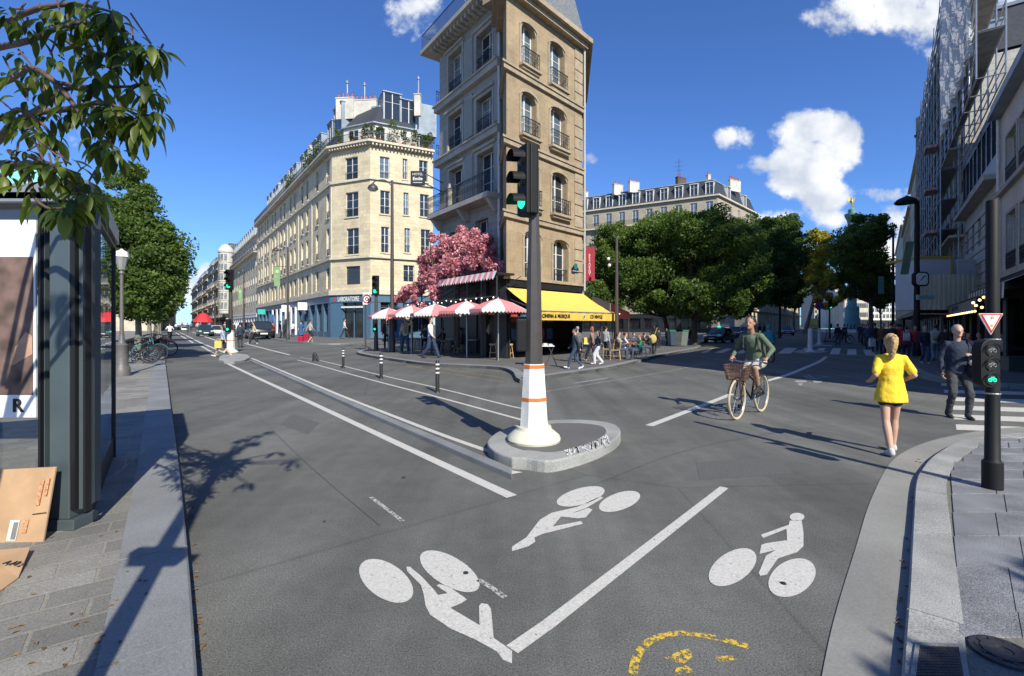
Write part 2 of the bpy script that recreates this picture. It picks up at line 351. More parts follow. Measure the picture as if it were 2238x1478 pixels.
def seam_kerb(name, pts, w, z0, z1, m, L=1.0, gap=.008, flip=1, label=None):
    # row of kerb stones with open joints following pts (outer edge); w towards the pavement side
    mb = MB(); pts = [Vector(p[:2]) for p in pts]; S_ = [0.0]
    for i in range(len(pts)-1): S_.append(S_[-1]+(pts[i+1]-pts[i]).length)
    nr = []
    for i in range(len(pts)):
        d = (pts[min(i+1,len(pts)-1)]-pts[max(i-1,0)]).normalized(); nr.append(Vector((-d.y, d.x))*flip*w)
    def at(s):
        k = 0
        while k < len(S_)-2 and S_[k+1] < s: k += 1
        f = (s-S_[k])/max(1e-6, S_[k+1]-S_[k]); return pts[k].lerp(pts[k+1],f), nr[k].lerp(nr[k+1],f)
    n = max(1, int(round(S_[-1]/L))); n = min(n, 260); c_ = .012
    for k in range(n):
        s0 = S_[-1]*k/n+gap/2; s1 = S_[-1]*(k+1)/n-gap/2; ss = [s0]+[s for s in S_ if s0+.02 < s < s1-.02]+[s1]; e = random.uniform(-.003,.003); rings = []
        for s in ss:
            p, q = at(s); rings.append([(p.x,p.y,z0),(p.x,p.y,z1-c_+e),(p.x+q.x*c_/w,p.y+q.y*c_/w,z1+e),(p.x+q.x,p.y+q.y,z1+e),(p.x+q.x,p.y+q.y,z0)][::flip])
        mb.loft(rings)
    return tag(mb.build(name, m), kind='structure')
# left pavement, kerb along the bus lane
KL = [G(455,1900,PH), G(430,1460,PH), G(408,1180,PH), G(390,1010,PH), G(375,900,PH), G(367,835,PH), G(361,790,PH), G(356,750,PH)]
dl = (KL[-1]-KL[-2]).normalized(); KL.append(KL[-1]+dl*260)
KLo = smoothpts([tuple(p) for p in KL[:-1]], 3)+[tuple(KL[-1])]
seam_kerb('kerb_left', KLo, .38, -.05, PH+.006, GRAN, L=1.25, flip=1)
mb = MB(); mb.prism([(p[0]-.015,p[1]) for p in KLo]+[(-400,KLo[-1][1]),(-400,-20),(KLo[0][0],-20)], -.05, PH); struct(mb, 'pavement_left', PAVE)
# right pavement with its wide gutter
gut_o = [G(1760,1700), G(1800,1460), G(1830,1330), G(1870,1200), G(1905,1090), G(1948,1010), G(2000,977), G(2060,958), G(2140,943), G(2238,934), G(2500,925)]
gut_i = [G(1962,1700,.02), G(1972,1460,.02), G(1985,1300,.02), G(1994,1150,.02), G(2001,1060,.02), G(2015,1030,.02), G(2042,1000,.02), G(2090,972,.02), G(2140,960,.02), G(2238,950,.02), G(2500,940,.02)]
go = smoothpts([tuple(p) for p in gut_o]); gi = smoothpts([tuple(p) for p in gut_i])
mb = MB()
for i in range(len(go)-1): mb.quad((go[i][0],go[i][1],.006),(gi[i][0],gi[i][1],.006),(gi[i+1][0],gi[i+1][1],.006),(go[i+1][0],go[i+1][1],.006))
struct(mb, 'gutter', CONC)
kr = gi[:-1]
seam_kerb('kerb_right', [p for p in kr if p[1] > .5], .24, -.05, .055, GRANL, L=1.3, flip=-1)
mb = MB(); mb.prism([(p[0]+.015,p[1]) for p in kr]+[(16,kr[-1][1]),(16,-3),(kr[0][0],-3)], -.05, .045); struct(mb, 'pavement_right', mat('mortar_bed',(.15,.14,.12),.9,.3,60,bump=.3))
FLG = mat('granite_flag', (.25,.255,.265), .5, .6, 170, bump=.35, bscale=120, detail=2, var2=.4, scale2=2.3)
random.seed(2); mb = MB(); rows_ = [958,967,979,993,1009,1028,1049,1080,1120,1172,1240,1338,1393]
for r_ in range(len(rows_)-1):
    y0, y1 = rows_[r_]+.8, rows_[r_+1]-.8; xk = 2060+max(0,(1045-y1))*1.1 if y1 < 1045 else 2074+(y1-1050)*.05; x = xk+5; sc_ = (y1-HY)/F*0+1
    while x < 2420:
        w = random.uniform(.30,.52)*F/(H/((y0+y1)/2-HY)*F)*1.0
        a = x; e = x+w-1.5
        s_ = lambda x_, y: 2085+(x_-2085)*1.0+(y-(y0+y1)/2)*(.10+(x_-2085)*.0006)
        q = [G(s_(a,y1),y1,.05), G(s_(e,y1),y1,.05), G(s_(e,y0),y0,.05), G(s_(a,y0),y0,.05)]; dz = random.uniform(.0,.004)
        mb.add([(p.x,p.y,.04) for p in q]+[(p.x,p.y,.052+dz) for p in q], [(4,5,6,7),(0,1,5,4),(1,2,6,5),(2,3,7,6),(3,0,4,7)])
        x += w+1
struct(mb, 'paving_flags', FLG)
# far right pavement (cafe side)
FR = [G(1903,722,PH), G(1925,735,PH), G(1950,756,PH), G(1975,778,PH), G(1996,795,PH), G(2030,815,PH), G(2090,829,PH), G(2238,840,PH), G(2600,858,PH)]
FRs = smoothpts([tuple(p) for p in FR]); seam_kerb('kerb_cafe_right', FRs, .3, -.05, PH+.006, GRAN, flip=-1)
mb = MB(); mb.prism([(p[0],p[1]) for p in FRs]+[(120,FRs[-1][1]),(220,260),(FRs[0][0]+80,260)], -.05, PH); struct(mb, 'pavement_cafe_right', PAVA)
# flatiron corner pavement in the middle
MK = [(800,762),(779,769),(805,776),(842,781.5),(927,793),(1020,798),(1090,802),(1119,811),(1136,829),(1193,821),(1265,811),(1335,801),(1390,789),(1445,775),(1508,763.5),(1532,757),(1530,750),(1560,742),(1630,733.5),(1712,727)]
MKs = smoothpts([tuple(G(x,y,PH)) for x,y in MK], 4); seam_kerb('kerb_middle', MKs, .3, -.05, PH+.006, GRAN, flip=1)
mb = MB(); mb.prism([(p[0],p[1]) for p in MKs]+[(70,118),(40,120),(5,120),tuple(G(1000,742,PH))[:2],tuple(G(880,752,PH))[:2]], -.05, PH); struct(mb, 'pavement_middle', PAVA)
# pavement of the long street's right side
LK = [(840,742.5),(787,747),(740,750.5),(686,749.5),(635,744.5),(585,738),(520,731),(455,723),(410,717)]
LKs = [tuple(G(x,y,PH)) for x,y in LK]; seam_kerb('kerb_long_street', smoothpts(LKs,3), .3, -.05, PH+.006, GRAN, flip=1)
mb = MB(); mb.prism([(p[0],p[1]) for p in smoothpts(LKs,3)]+[(-60,330),(-8,330),tuple(G(905,740,PH))[:2]], -.05, PH); struct(mb, 'pavement_long_street', PAVA)
# long granite separator, leading into the traffic island on the right
SL = [(546,791),(710,866),(830,921),(936,968),(1040,1015),(1119,1050)]; SR = [(556,789),(733,862),(860,915),(975,962),(1060,997),(1119,1022)]
a_ = [G(x,y,.0) for x,y in SL]; b_ = [G(x,y,.07) for x,y in SR]
mb = MB(); mb.prism([(p.x,p.y) for p in a_]+[(p.x,p.y) for p in b_[::-1]], -.02, .07); 
sepo = struct(mb, 'separator_kerb', GRAN, bevel=.012)
IS = [(1119,1000),(1150,1001),(1208,1006),(1290,985),(1335,965),(1352,952),(1356,940),(1345,928),(1318,921),(1270,917),(1210,918),(1150,925),(1119,931),(1085,945),(1065,965),(1080,985)]
isl = smoothpts([tuple(G(x,y,.14)) for x,y in IS]+[tuple(G(*IS[0],.14))], 4)[:-1]
cen = Vector((sum(p[0] for p in isl)/len(isl), sum(p[1] for p in isl)/len(isl)))
mb = MB(); mb.prism([(p[0],p[1]) for p in isl], -.02, .14); struct(mb, 'traffic_island', GRANL, bevel=.02)
mb = MB(); mb.prism([(cen.x+(p[0]-cen.x)*.76, cen.y+(p[1]-cen.y)*.72) for p in isl], .1, .146); struct(mb, 'island_paving', PAVA)
IL = [(478,786),(490,789),(512,790),(535,786),(547,780),(540,775),(515,772),(492,773),(480,779)]
il = [tuple(G(x,y,.12)) for x,y in IL]; mb = MB(); mb.prism([(p[0],p[1]) for p in il], -.02, .12); struct(mb, 'small_island', GRANL, bevel=.02)
# painted lines
Z1 = .004
def line(name, pts, w, m=PAINT, sm=4, z=Z1):
    mb = MB(); q = [tuple(G(x,y)) for x,y in pts]
    if sm and len(q) > 2: q = smoothpts(q, sm)
    strip(mb, q, w, z); return struct(mb, name, m)
line('lane_line', [(487,790),(560,825),(640,862),(810,942),(960,1012),(1119,1086)], .13)
line('lane_line', [(549,783),(640,821),(740,863),(860,910),(980,956),(1113,1002)], .10)
line('lane_line', [(650,787),(700,800),(820,833),(933,862),(1103,908),(1150,921)], .085)
line('lane_line', [(655,782),(700,788.5),(822,818),(964,850),(1103,885),(1150,895)], .075)
line('lane_line', [(384,727),(402,738),(422,749.5)], .2, sm=0); line('lane_line', [(392,726),(440,750),(493,772)], .2, sm=0)
line('lane_line', [(440,757),(474,776)], .16, sm=0)
line('lane_line', [(420,726),(478,746.5)], .25, sm=0); line('lane_line', [(535,751),(585,764),(633,776)], .17, sm=0)
line('stop_line', [(600,742),(655,748)], .3, sm=0); line('lane_line', [(635,748),(800,753)], .15, sm=0)
for q in ([(622,782),(650,783)],[(645,769),(690,768)],[(580,776),(612,777)],[(675,768),(712,766)]): line('lane_mark', q, .12, PAINTW, 0)
line('lane_line', [(1119,1421),(1200,1364),(1350,1248),(1583,1066)], .085, sm=0)
line('lane_line', [(1419,931),(1540,885),(1600,861)], .14, sm=0)
line('lane_line', [(1672,834),(1720,820),(1762,803),(1790,791),(1806,780)], .17)
line('lane_line', [(1193,856),(1340,832),(1460,812),(1545,794)], .05, PAINTW, 0)
line('lane_line', [(1255,838),(1330,826)], .12, PAINTW, 0)
line('lane_line', [(925,797),(1000,812),(1103,826)], .05, YPAINT, 0); line('lane_line', [(890,799),(980,817),(1103,836)], .04, YPAINT, 0)
line('yellow_scrape', [(1040,806),(1119,812)], .05, YPAINT, 0)
for q in ([(810,1087),(850,1117),(880,1140)],[(1045,1268),(1072,1284),(1104,1307)]): line('paint_scrape', q, .04, PAINTW, 0)
# crosswalks
def px_poly(name, polys, m=PAINT, z=Z1):
    mb = MB()
    for pl in polys: poly_sheet(mb, [G(x,y) for x,y in pl], z)
    return struct(mb, name, m)
cw = [[(1545,765),(1560,761),(1546,770.5),(1531,772)],[(1561,771),(1590,761),(1602,763),(1578,772)],[(1600,773),(1635,761.5),(1650,762),(1622,773)],[(1652,773),(1668,762),(1684,762),(1670,773)],[(1700,773),(1716,760.5),(1742,761),(1728,773)],[(1748,769),(1760,760),(1775,760.5),(1765,769)],[(1782,770),(1790,761),(1805,761),(1798,770)],[(1813,774.5),(1820,761.5),(1838,761.5),(1834,775)],[(1851,776),(1853,763.5),(1871,763.5),(1872,776)],[(1892,777),(1886,764.5),(1905,765),(1915,778)]]
px_poly('crosswalk', cw)
cw = []
for i in range(6):
    y0 = 838+i*13.5+i*i*.9; y1 = y0+5.5+i*1.3
    cw.append([(2056+i*6.5, y0),(2420, y0+(8+i)),(2420, y1+(8+i)),(2058+i*6.5, y1)])
px_poly('crosswalk_near_cafe', cw)
px_poly('painted_triangle', [[(1119,1029),(1143,1033),(1119,1037)]])
TARM = mat('tar_seam', (.055,.053,.05), .7, .2)
for q in ([(742,872),(900,902),(1000,926),(1110,953)],[(560,905),(640,985),(700,1040),(830,1150)],[(1300,1060),(1500,985),(1700,945),(1850,930)]): line('tar_seam', q, .006, TARM)
for pl in ([(640,905),(700,925),(672,950),(612,928)],[(1520,1010),(1700,1000),(1735,1035),(1530,1050)]): px_poly('asphalt_repair', [pl], mat('asphalt_repair',(.10,.099,.092),.85,.5,90,bump=.4,detail=3), z=.002)
# bicycle symbols painted on the lane
def ellp(c, ax, ay, rot=0, n=36):
    out = []
    for i in range(n):
        t = 2*math.pi*i/n; x = ax*math.cos(t); y = ay*math.sin(t)
        out.append((c[0]+x*math.cos(rot)-y*math.sin(rot), c[1]+x*math.sin(rot)+y*math.cos(rot)))
    return out
px_poly('bicycle_symbol', [ellp((1601,1241),58,33,math.radians(-32)), ellp((1731,1264),55,38,math.radians(-28)), ellp((1742,1131),16,9),
   [(1663,1170),(1724,1148),(1726,1139),(1752,1139),(1756,1165),(1756,1195),(1742,1208),(1700,1222),(1676,1257),(1662,1260),(1658,1254),(1674,1216),(1696,1203),(1660,1212),(1664,1192),(1676,1188),(1720,1182),(1719,1157),(1668,1177)]])
px_poly('bicycle_symbol', [ellp((1269,1086),54,18,math.radians(-15)), ellp((1354,1097),47,19,math.radians(-18)),
   [(1119,1196),(1150,1176),(1180,1137),(1205,1122),(1262,1109),(1312,1086),(1319,1089),(1280,1112),(1262,1118),(1250,1124),(1286,1111),(1295,1115),(1280,1132),(1262,1134),(1226,1130),(1208,1152),(1270,1140),(1274,1146),(1186,1168),(1168,1176),(1170,1185),(1155,1195),(1136,1201),(1119,1206)]])
px_poly('bicycle_symbol', [ellp((844,1271),66,38,math.radians(33)), ellp((983,1250),73,32,math.radians(30)),
   [(888,1240),(896,1240),(922,1262),(950,1292),(957,1302),(978,1298),(954,1281),(960,1278),(980,1283),(1015,1307),(1020,1312),(1008,1320),(984,1330),(1048,1368),(1047,1326),(1052,1320),(1066,1322),(1073,1332),(1079,1396),(1119,1424),(1119,1452),(1100,1444),(1085,1425),(1040,1400),(984,1375),(940,1345),(930,1325),(926,1300),(920,1280),(890,1250)]])
px_poly('bicycle_symbol', [ellp((1750,834),14,2.6), ellp((1784,835),13,2.6), [(1768,836),(1774,833),(1778,836),(1773,838)], [(1743,838),(1755,838),(1752,843),(1746,843)]], PAINTW)
for q in ([(1757,822),(1775,830)],[(1765,820),(1782,828)],[(1775,829),(1811,823)],[(1890,846),(1930,838)],[(1894,832),(1912,832)]): line('arrow_mark', q, .09, PAINTW, 0)
# yellow ring and manhole furniture
ring = [(1383,1475),(1390,1440),(1412,1408),(1450,1391),(1497,1386),(1545,1392),(1590,1402),(1636,1415)]
line('yellow_ring', ring, .045, YPAINT); px_poly('yellow_arrow', [[(1452,1440),(1490,1422),(1510,1419),(1512,1438),(1495,1452),(1478,1450)],[(1478,1462),(1500,1456),(1518,1470),(1470,1478)],[(1558,1438),(1598,1434),(1612,1442),(1575,1450)]], YPAINT)
mb = MB()
for (x,y,w) in ((631,1029,.028),(882,1045,.022),(1018,1254,.02),(709,1141,.01),(1712,1277,.02)):
    p = G(x,y); mb.lathe([(w,0),(w*.9,.009)], (p.x,p.y,0), 10)
struct(mb, 'asphalt_patches', mat('tar', (.02,.02,.02), .6, .2))
# ================================================================ BUILDINGS
def nrm2(d): return Vector((d[1], -d[0]))
def offs(pts, dist, closed=True):
    n = len(pts); out = []
    for i in range(n):
        p = Vector(pts[i][:2]); a = Vector(pts[i-1][:2]) if (closed or i > 0) else None; b = Vector(pts[(i+1)%n][:2]) if (closed or i < n-1) else None
        n1 = nrm2((p-a).normalized()) if a is not None else None; n2 = nrm2((b-p).normalized()) if b is not None else None
        if n1 is None: o = n2*dist
        elif n2 is None: o = n1*dist
        else:
            m = (n1+n2); L = m.length
            if L < .2: o = n2*dist
            else: m /= L; o = m*(dist/max(.35, m.dot(n2)))
        out.append((p.x+o.x, p.y+o.y))
    return out
def fmat(A, d):                          # facade frame: x along the wall, y inwards, z up
    n = nrm2(d); return Matrix(((d[0],-n.x,0,A[0]),(d[1],-n.y,0,A[1]),(0,0,1,0),(0,0,0,1)))
def wall(root, A, B, z0, z1, ops, m, rec=.24, arch=0.0, name='wall', lab=None, back=True):
    A = Vector(A[:2]); B = Vector(B[:2]); L = (B-A).length; d = (B-A)/L; M = fmat(A, d); mb = MB(M)
    ops = [o for o in ops if o[0] > .02 and o[1] < L-.02]
    U = sorted(set([0, L]+[round(o[0],3) for o in ops]+[round(o[1],3) for o in ops]))
    for i in range(len(U)-1):
        a, b = U[i], U[i+1]; c = (a+b)/2
        hs_ = sorted([(o[2], o[3]) for o in ops if o[0]-1e-3 <= c <= o[1]+1e-3]); z = z0
        for (h0, h1) in hs_+[(z1, z1)]:
            if h0 > z+1e-4: mb.quad((a,0,z),(b,0,z),(b,0,h0),(a,0,h0))
            z = max(z, h1)
    for (a, b, h0, h1) in [tuple(round(q,3) for q in o[:4]) for o in ops]:
        mb.quad((a,0,h0),(a,rec,h0),(a,rec,h1),(a,0,h1)); mb.quad((b,rec,h0),(b,0,h0),(b,0,h1),(b,rec,h1))
        mb.quad((a,0,h0),(b,0,h0),(b,rec,h0),(a,rec,h0)); mb.quad((a,rec,h1),(b,rec,h1),(b,0,h1),(a,0,h1))
        if arch:
            n = 8; w = (b-a)/2; cx = (a+b)/2
            def za(x): return h1-arch*(1-math.sqrt(max(0,1-((x-cx)/w)**2)) )
            for i in range(n):
                x0 = a+(b-a)*i/n; x1 = a+(b-a)*(i+1)/n
                mb.quad((x0,.001,za(x0)),(x1,.001,za(x1)),(x1,.001,h1),(x0,.001,h1)); mb.quad((x0,.001,za(x0)),(x0,rec,za(x0)),(x1,rec,za(x1)),(x1,.001,za(x1)))
    o = mb.build(name, m, root, uv=(A, d))
    if lab: o['label'] = lab
    return M
WC = {}
GLASSC = mat('curtained_glass', (.20,.21,.21), .07, .45, 2.2, detail=1, spec=.7)
GLASSB = mat('sky_glass', (.10,.14,.17), .05, .3, 1.0, detail=1, spec=.9)
def win_mesh(w, h, kind):
    k = ('w', round(w,2), round(h,2), kind)
    if k in WC: return WC[k]
    f = .055 if w > .7 else .045; mb = MB()
    mb.box(0,f,0,.06,0,h); mb.box(w-f,w,0,.06,0,h); mb.box(f,w-f,0,.06,h-f,h); mb.box(f,w-f,0,.06,0,f)
    if kind != 'shop':
        mb.box(w/2-f*.8,w/2+f*.8,-.012,.05,f,h-f)
        if h > 1.2 and kind != 'plain':
            for z in ((.7*h,) if kind == 'two' else (.36*h,.68*h)): mb.box(f,w/2-f*.8,.008,.045,z-.015,z+.015); mb.box(w/2+f*.8,w-f,.008,.045,z-.015,z+.015)
    fm = {'dark': IRON}.get(kind, WFRAME)
    me = mb.mesh('window', fm)
    pm = MB(); pm.quad((f,.03,f),(w-f,.03,f),(w-f,.03,h-f),(f,.03,h-f)); pn = pm.mesh('pane', GLASS)
    WC[k] = (me, pn); return WC[k]
def rail_mesh(w, h, style):
    k = ('r', round(w,2), round(h,2), style)
    if k in WC: return WC[k]
    mb = MB(); mb.box(0,w,-.02,.02,h-.03,h); mb.box(0,w,-.012,.012,.06,.085)
    n = max(2, int(w/(.11 if style == 'bars' else .16)))
    for i in range(n+1):
        x = w*i/n; mb.box(x-.009,x+.009,-.009,.009,0,h-.03)
    if style == 'ornate':
        mb.box(0,w,-.01,.01,h-.2,h-.18)
        for i in range(n):
            x = w*(i+.5)/n; mb.torus((x,0,h*.5), .06, .010, (0,1,0), 10, 4); mb.torus((x,0,h*.5+.12), .03, .009, (0,1,0), 8, 4)
            mb.torus((x,0,h*.5-.14), .045, .009, (0,1,0), 8, 4, 0, math.pi); mb.torus((x,0,h-.11), .035, .008, (0,1,0), 8, 4)
    if style in ('ornate', 'box'):
        mb.box(0,.02,0,.14,h-.03,h); mb.box(w-.02,w,0,.14,h-.03,h)
    WC[k] = mb.mesh('railing', BLACK); return WC[k]
def put(me, name, root, M):
    o = bpy.data.objects.new(name, me); COL.objects.link(o); o.parent = root; o.matrix_basis = MW[root].inverted() @ M if root in MW else M; return o
IDN = Matrix.Identity(4)
def window(root, M, a, b, z0, z1, kind='std', rec=.24, rail=None, pane=None, railh=.85, out=.04, part='window', lab=None):
    me, pn = win_mesh(b-a, z1-z0, kind); W_ = M @ Matrix.Translation((a, rec-.06, z0)); o = put(me, part, root, W_)
    p = bpy.data.objects.new('pane', pn); COL.objects.link(p); p.parent = o
    if pane is not None:
        pk = (pn.name, pane.name)
        if pk not in WC:
            q = pn.copy(); q.materials.clear(); q.materials.append(pane); WC[pk] = q
        p.data = WC[pk]
    if rail:
        r = bpy.data.objects.new('railing', rail_mesh(b-a+.1 if rail != 'in' else b-a, railh, 'bars' if rail == 'in' else rail)); COL.objects.link(r); r.parent = o
        r.location = (-.05 if rail != 'in' else 0, -(rec-.06)-out if rail != 'in' else -(rec-.06)+.05, 0)
    if lab: o['label'] = lab
    return o
def ledge(root, pts, p, z0, z1, m, name='cornice', closed=False, inner=-.02):
    o = offs(pts, p, closed); i = offs(pts, inner, closed); mb = MB(); n = len(pts)
    rng_ = range(n if closed else n-1)
    for k in rng_:
        l = (k+1)%n; a, b, c, e = i[k], i[l], o[l], o[k]
        mb.add([(a[0],a[1],z0),(b[0],b[1],z0),(c[0],c[1],z0),(e[0],e[1],z0),(a[0],a[1],z1),(b[0],b[1],z1),(c[0],c[1],z1),(e[0],e[1],z1)],
               [(0,1,2,3),(7,6,5,4),(2,6,7,3)]+([(0,3,7,4)] if not closed and k == 0 else [])+([(1,5,6,2)] if not closed and k == n-2 else []))
    return mb.build(name, m, root)
def footprint(pts, depth):
    pts = [Vector(p[:2]) for p in pts]; dl_ = (pts[-1]-pts[-2]).normalized(); df = (pts[1]-pts[0]).normalized()
    return [tuple(p) for p in pts]+[tuple(pts[-1]-nrm2(dl_)*depth), tuple(pts[0]-nrm2(df)*depth)]
def mansard(root, fp, z0, z1, slope, m, inset=.25, top=ZINC, name='roof'):
    a = offs(fp, -inset); b = offs(fp, -inset-slope); mb = MB(); n = len(fp)
    for k in range(n):
        l = (k+1)%n; mb.cur = 0; mb.quad((a[k][0],a[k][1],z0),(a[l][0],a[l][1],z0),(b[l][0],b[l][1],z1),(b[k][0],b[k][1],z1))
    mb.cur = 1; mb.add([(p[0],p[1],z1+.02) for p in b], [tuple(range(n))])
    e = offs(fp, -inset-slope+.15); mb.add([(p[0],p[1],z1-.12) for p in e]+[(p[0],p[1],z1+.1) for p in e], [(k,(k+1)%n,n+(k+1)%n,n+k) for k in range(n)]+[tuple(range(n,2*n))])
    return mb.build(name, [m, top], root)
def dormer(root, M, u, z0, w, h, y0, dep, m=ZINC, wn=True, gable=False, face=None, lab=None):
    mb = MB(M); f = .12
    mb.box(u-w/2, u-w/2+f, y0, y0+dep, z0, z0+h); mb.box(u+w/2-f, u+w/2, y0, y0+dep, z0, z0+h); mb.box(u-w/2+f, u+w/2-f, y0+.14, y0+dep, z0, z0+h)
    mb.box(u-w/2+f, u+w/2-f, y0, y0+.14, z0, z0+.12)
    mb.box(u-w/2-.08, u+w/2+.08, y0-.12, y0+dep, z0+h, z0+h+.12)
    o = mb.build('dormer', m, root)
    if wn:
        me, pn = win_mesh(w-2*f, h-.14, 'two'); q = bpy.data.objects.new('window', joinmesh(me, pn)); COL.objects.link(q); q.parent = o
        q.matrix_basis = MW[root].inverted() @ M @ Matrix.Translation((u-w/2+f, y0+.06, z0+.13))
    return o
JC = {}
def joinmesh(a, b):
    k = (a.name, b.name)
    if k in JC: return JC[k]
    mb = MB(); mb.add([v.co for v in a.vertices], [tuple(p.vertices) for p in a.polygons]); mb.cur = 1; mb.add([v.co for v in b.vertices], [tuple(p.vertices) for p in b.polygons])
    JC[k] = mb.mesh('window', [a.materials[0], b.materials[0]]); return JC[k]
POT = mat('terracotta', (.35,.11,.06), .8, .2, 8); CHIMW = mat('chimney_white', (.60,.57,.50), .85, .12, 2, var2=.2)
CHIMB = mat('chimney_brick', (.10,.07,.055), .85, .25, 5, var2=.2)
def chimney(root, c, d, L, wd, z0, z1, pots=5, m=CHIMW, metal=True):
    d = Vector(d).normalized(); M = fmat(Vector(c)-d*L/2, d); mb = MB(M); mb.box(0,L,-wd/2,wd/2,z0,z1); mb.box(-.06,L+.06,-wd/2-.06,wd/2+.06,z1,z1+.12); o = mb.build('chimney', m, root)
    mb = MB(M)
    for i in range(pots):
        x = L*(i+.5)/pots; h = random.uniform(.45,.8); mb.lathe([(.13,z1+.12),(.10,z1+.12+h),(.13,z1+.12+h)], (x,0,0), 7)
    p = mb.build('chimney_pots', POT, root); p.parent = o
    if metal:
        mb = MB(M); x = L*.6; mb.tube((x,.0,z1+.1),(x,.0,z1+2.0),.11,n=7); mb.lathe([(.2,z1+2.0),(.24,z1+2.2),(.1,z1+2.45)], (x,0,0), 8); q = mb.build('flue', STEEL, root); q.parent = o
    return o
# materials
M_CREAM = wallmat('cream_limestone', (.62,.53,.36), 1.0, .42, .72, .09, .012, .20)
M_CREAM2 = wallmat('pale_limestone', (.56,.50,.39), 1.0, .42, .8, .05, .012, .25)
M_WHITE = wallmat('white_render', (.62,.60,.54), 2, 3, .9, .03, .006, .18)
M_GREY = wallmat('grey_limestone', (.36,.33,.28), 1.5, .45, .55, .04, .014, .18)
M_TAN = wallmat('tan_limestone', (.36,.27,.165), 9, .47, .8, .05, .010, .28)
M_TANQ = mat('tan_trim', (.36,.29,.20), .85, .18, 3, var2=.2)
M_CRT = mat('cream_trim', (.58,.52,.40), .85, .1, 3, var2=.15)
M_GRT = mat('grey_trim', (.44,.41,.35), .85, .12, 3, var2=.2)
M_ZW = mat('zinc_wall', (.20,.245,.29), .5, .15, 1.5, var2=.15)
BLUE = mat('blue_shopfront', (.065,.13,.20), .45, .1, 3)
BLUE2 = mat('blue_shopfront_panel', (.11,.19,.27), .45, .1, 3)
DARKSH = mat('dark_shopfront', (.02,.022,.025), .4, .2, 2)
SHUT = mat('grey_shutter', (.36,.34,.30), .7, .08, 4)
DL = Vector((352-CX, F)).normalized(); DL = Vector((DL.x, DL.y))      # direction of the long street on the left
# ---------------- corner building of the long street
C1 = P3(725,700,60).to_2d(); C2 = P3(809,700,57.6).to_2d(); C3 = P3(946,700,61.2).to_2d(); E0 = C1+DL*57.5
R = thing('corner_building', 'cream limestone corner building with a planted balcony, zinc dormers and a blue shopfront', 'building', (C1.x,C1.y,0))
zc = 23.3; rows = [(19.8,22.65),(15.25,18.4),(10.5,13.95)]
L1 = 57.5; bays = [1.7,7,12.5,15.5,20.5,23.5,28.5,31.5,36.5,39.5,44.5,47.5,51.5,55]
ops = []
for s in bays:
    u = L1-s
    for (a, b) in rows: ops.append((u-.65,u+.65,a,b))
    ops.append((u-.75,u+.75,6.3,8.9))
M1 = wall(R, E0, C1, 5.35, zc, ops, M_CREAM, .28)
for i, o in enumerate(ops):
    window(R, M1, *o, rail='in' if o[2] > 9 else None, pane=random.choice([None,None,GLASSC,GLASSB]), kind='dark' if o[2]<9 else 'std', rec=.26, railh=.9)
def pxops(A, B, spec):
    d = (Vector(B[:2])-Vector(A[:2])).normalized(); out = []
    for (x0, x1, y0, y1) in spec:
        u0 = us(A, d, x0); u1 = us(A, d, x1); um = (u0+u1)/2; Y = A[1]+d.y*um; out.append((u0, u1, ZY(y1, Y), ZY(y0, Y)))
    return out
opA = pxops(C1, C2, [(754,782,344,394),(755,783,420,474),(757,784,499,556),(756,787,582,622)])
M2 = wall(R, C1, C2, 5.35, zc, opA, M_CREAM, .28)
for i, o in enumerate(opA): window(R, M2, *o, rail='in' if i < 3 else None, rec=.26, kind='std' if i<3 else 'dark', railh=1.0)
opB = pxops(C2, C3, [(830,851,343,392),(880,890,347,392),(916,935,351,397),(831,852,417,468),(882,893,421,470),(918,937,425,474),(833,850,496,552),(884,896,499,552),(920,940,502,558),(882,905,580,616)])
M3 = wall(R, C2, C3, 5.35, zc, opB, M_CREAM, .28)
for i, o in enumerate(opB): window(R, M3, *o, rail='in', rec=.26, railh=.9, pane=GLASSB if i in (0,1,4,7) else None)
fp = footprint([E0,C1,C2,C3], 15); pl = [E0,C1,C2,C3]
for k in (3,4,5):
    wall(R, fp[k], fp[(k+1)%6], 0, zc, [], M_CREAM, .2)
ledge(R, pl, .35, zc, zc+.18, M_CRT); ledge(R, pl, .75, zc+.18, zc+.45, M_CRT, 'balcony_slab', inner=-1.7)
mb = MB()
for k in range(3):
    A, B = Vector(pl[k]), Vector(pl[k+1]); L = (B-A).length; mm = fmat(A,(B-A)/L); nn_ = int(L/.42); t_ = MB(mm)
    for i in range(nn_): x = (i+.5)*L/nn_; t_.box(x-.09,x+.09,-.62,.0,zc-.12,zc+.178)
    mb.v, mb.f, mb.mi = mb.v+[tuple(v) for v in t_.v], mb.f+[tuple(i+len(mb.v) for i in f) for f in t_.f], mb.mi+t_.mi
mb.build('corbels', M_CRT, R)
for z, p in ((19.15,.22),(9.75,.3)): ledge(R, pl, p, z, z+.28, M_CRT, 'string_course')
ledge(R, pl, .4, 5.35, 5.95, M_CRT, 'string_course')
for M, o in [(M1,q) for q in ops if q[2]>9]+[(M2,q) for q in opA[:3]]+[(M3,q) for q in opB[:9]]:
    pass
for M, o in [(M1,q) for q in ops if q[2]>9]+[(M2,q) for q in opA[:3]]+[(M3,q) for q in opB[:9]]:
    mb = MB(M); mb.box(o[0]-.14,o[1]+.14,-.12,.0,o[2]-.16,o[2]-.002); mb.build('window_sill', M_CRT, R)
# pilaster strips between bays of the long front
for s in (.3, 9.8, 18, 26, 34, 42, 49.6):
    mb = MB(M1); mb.box(L1-s-.28, L1-s+.28, -.09, 0, 5.96, 19.14); mb.build('pilaster', M_CRT, R)
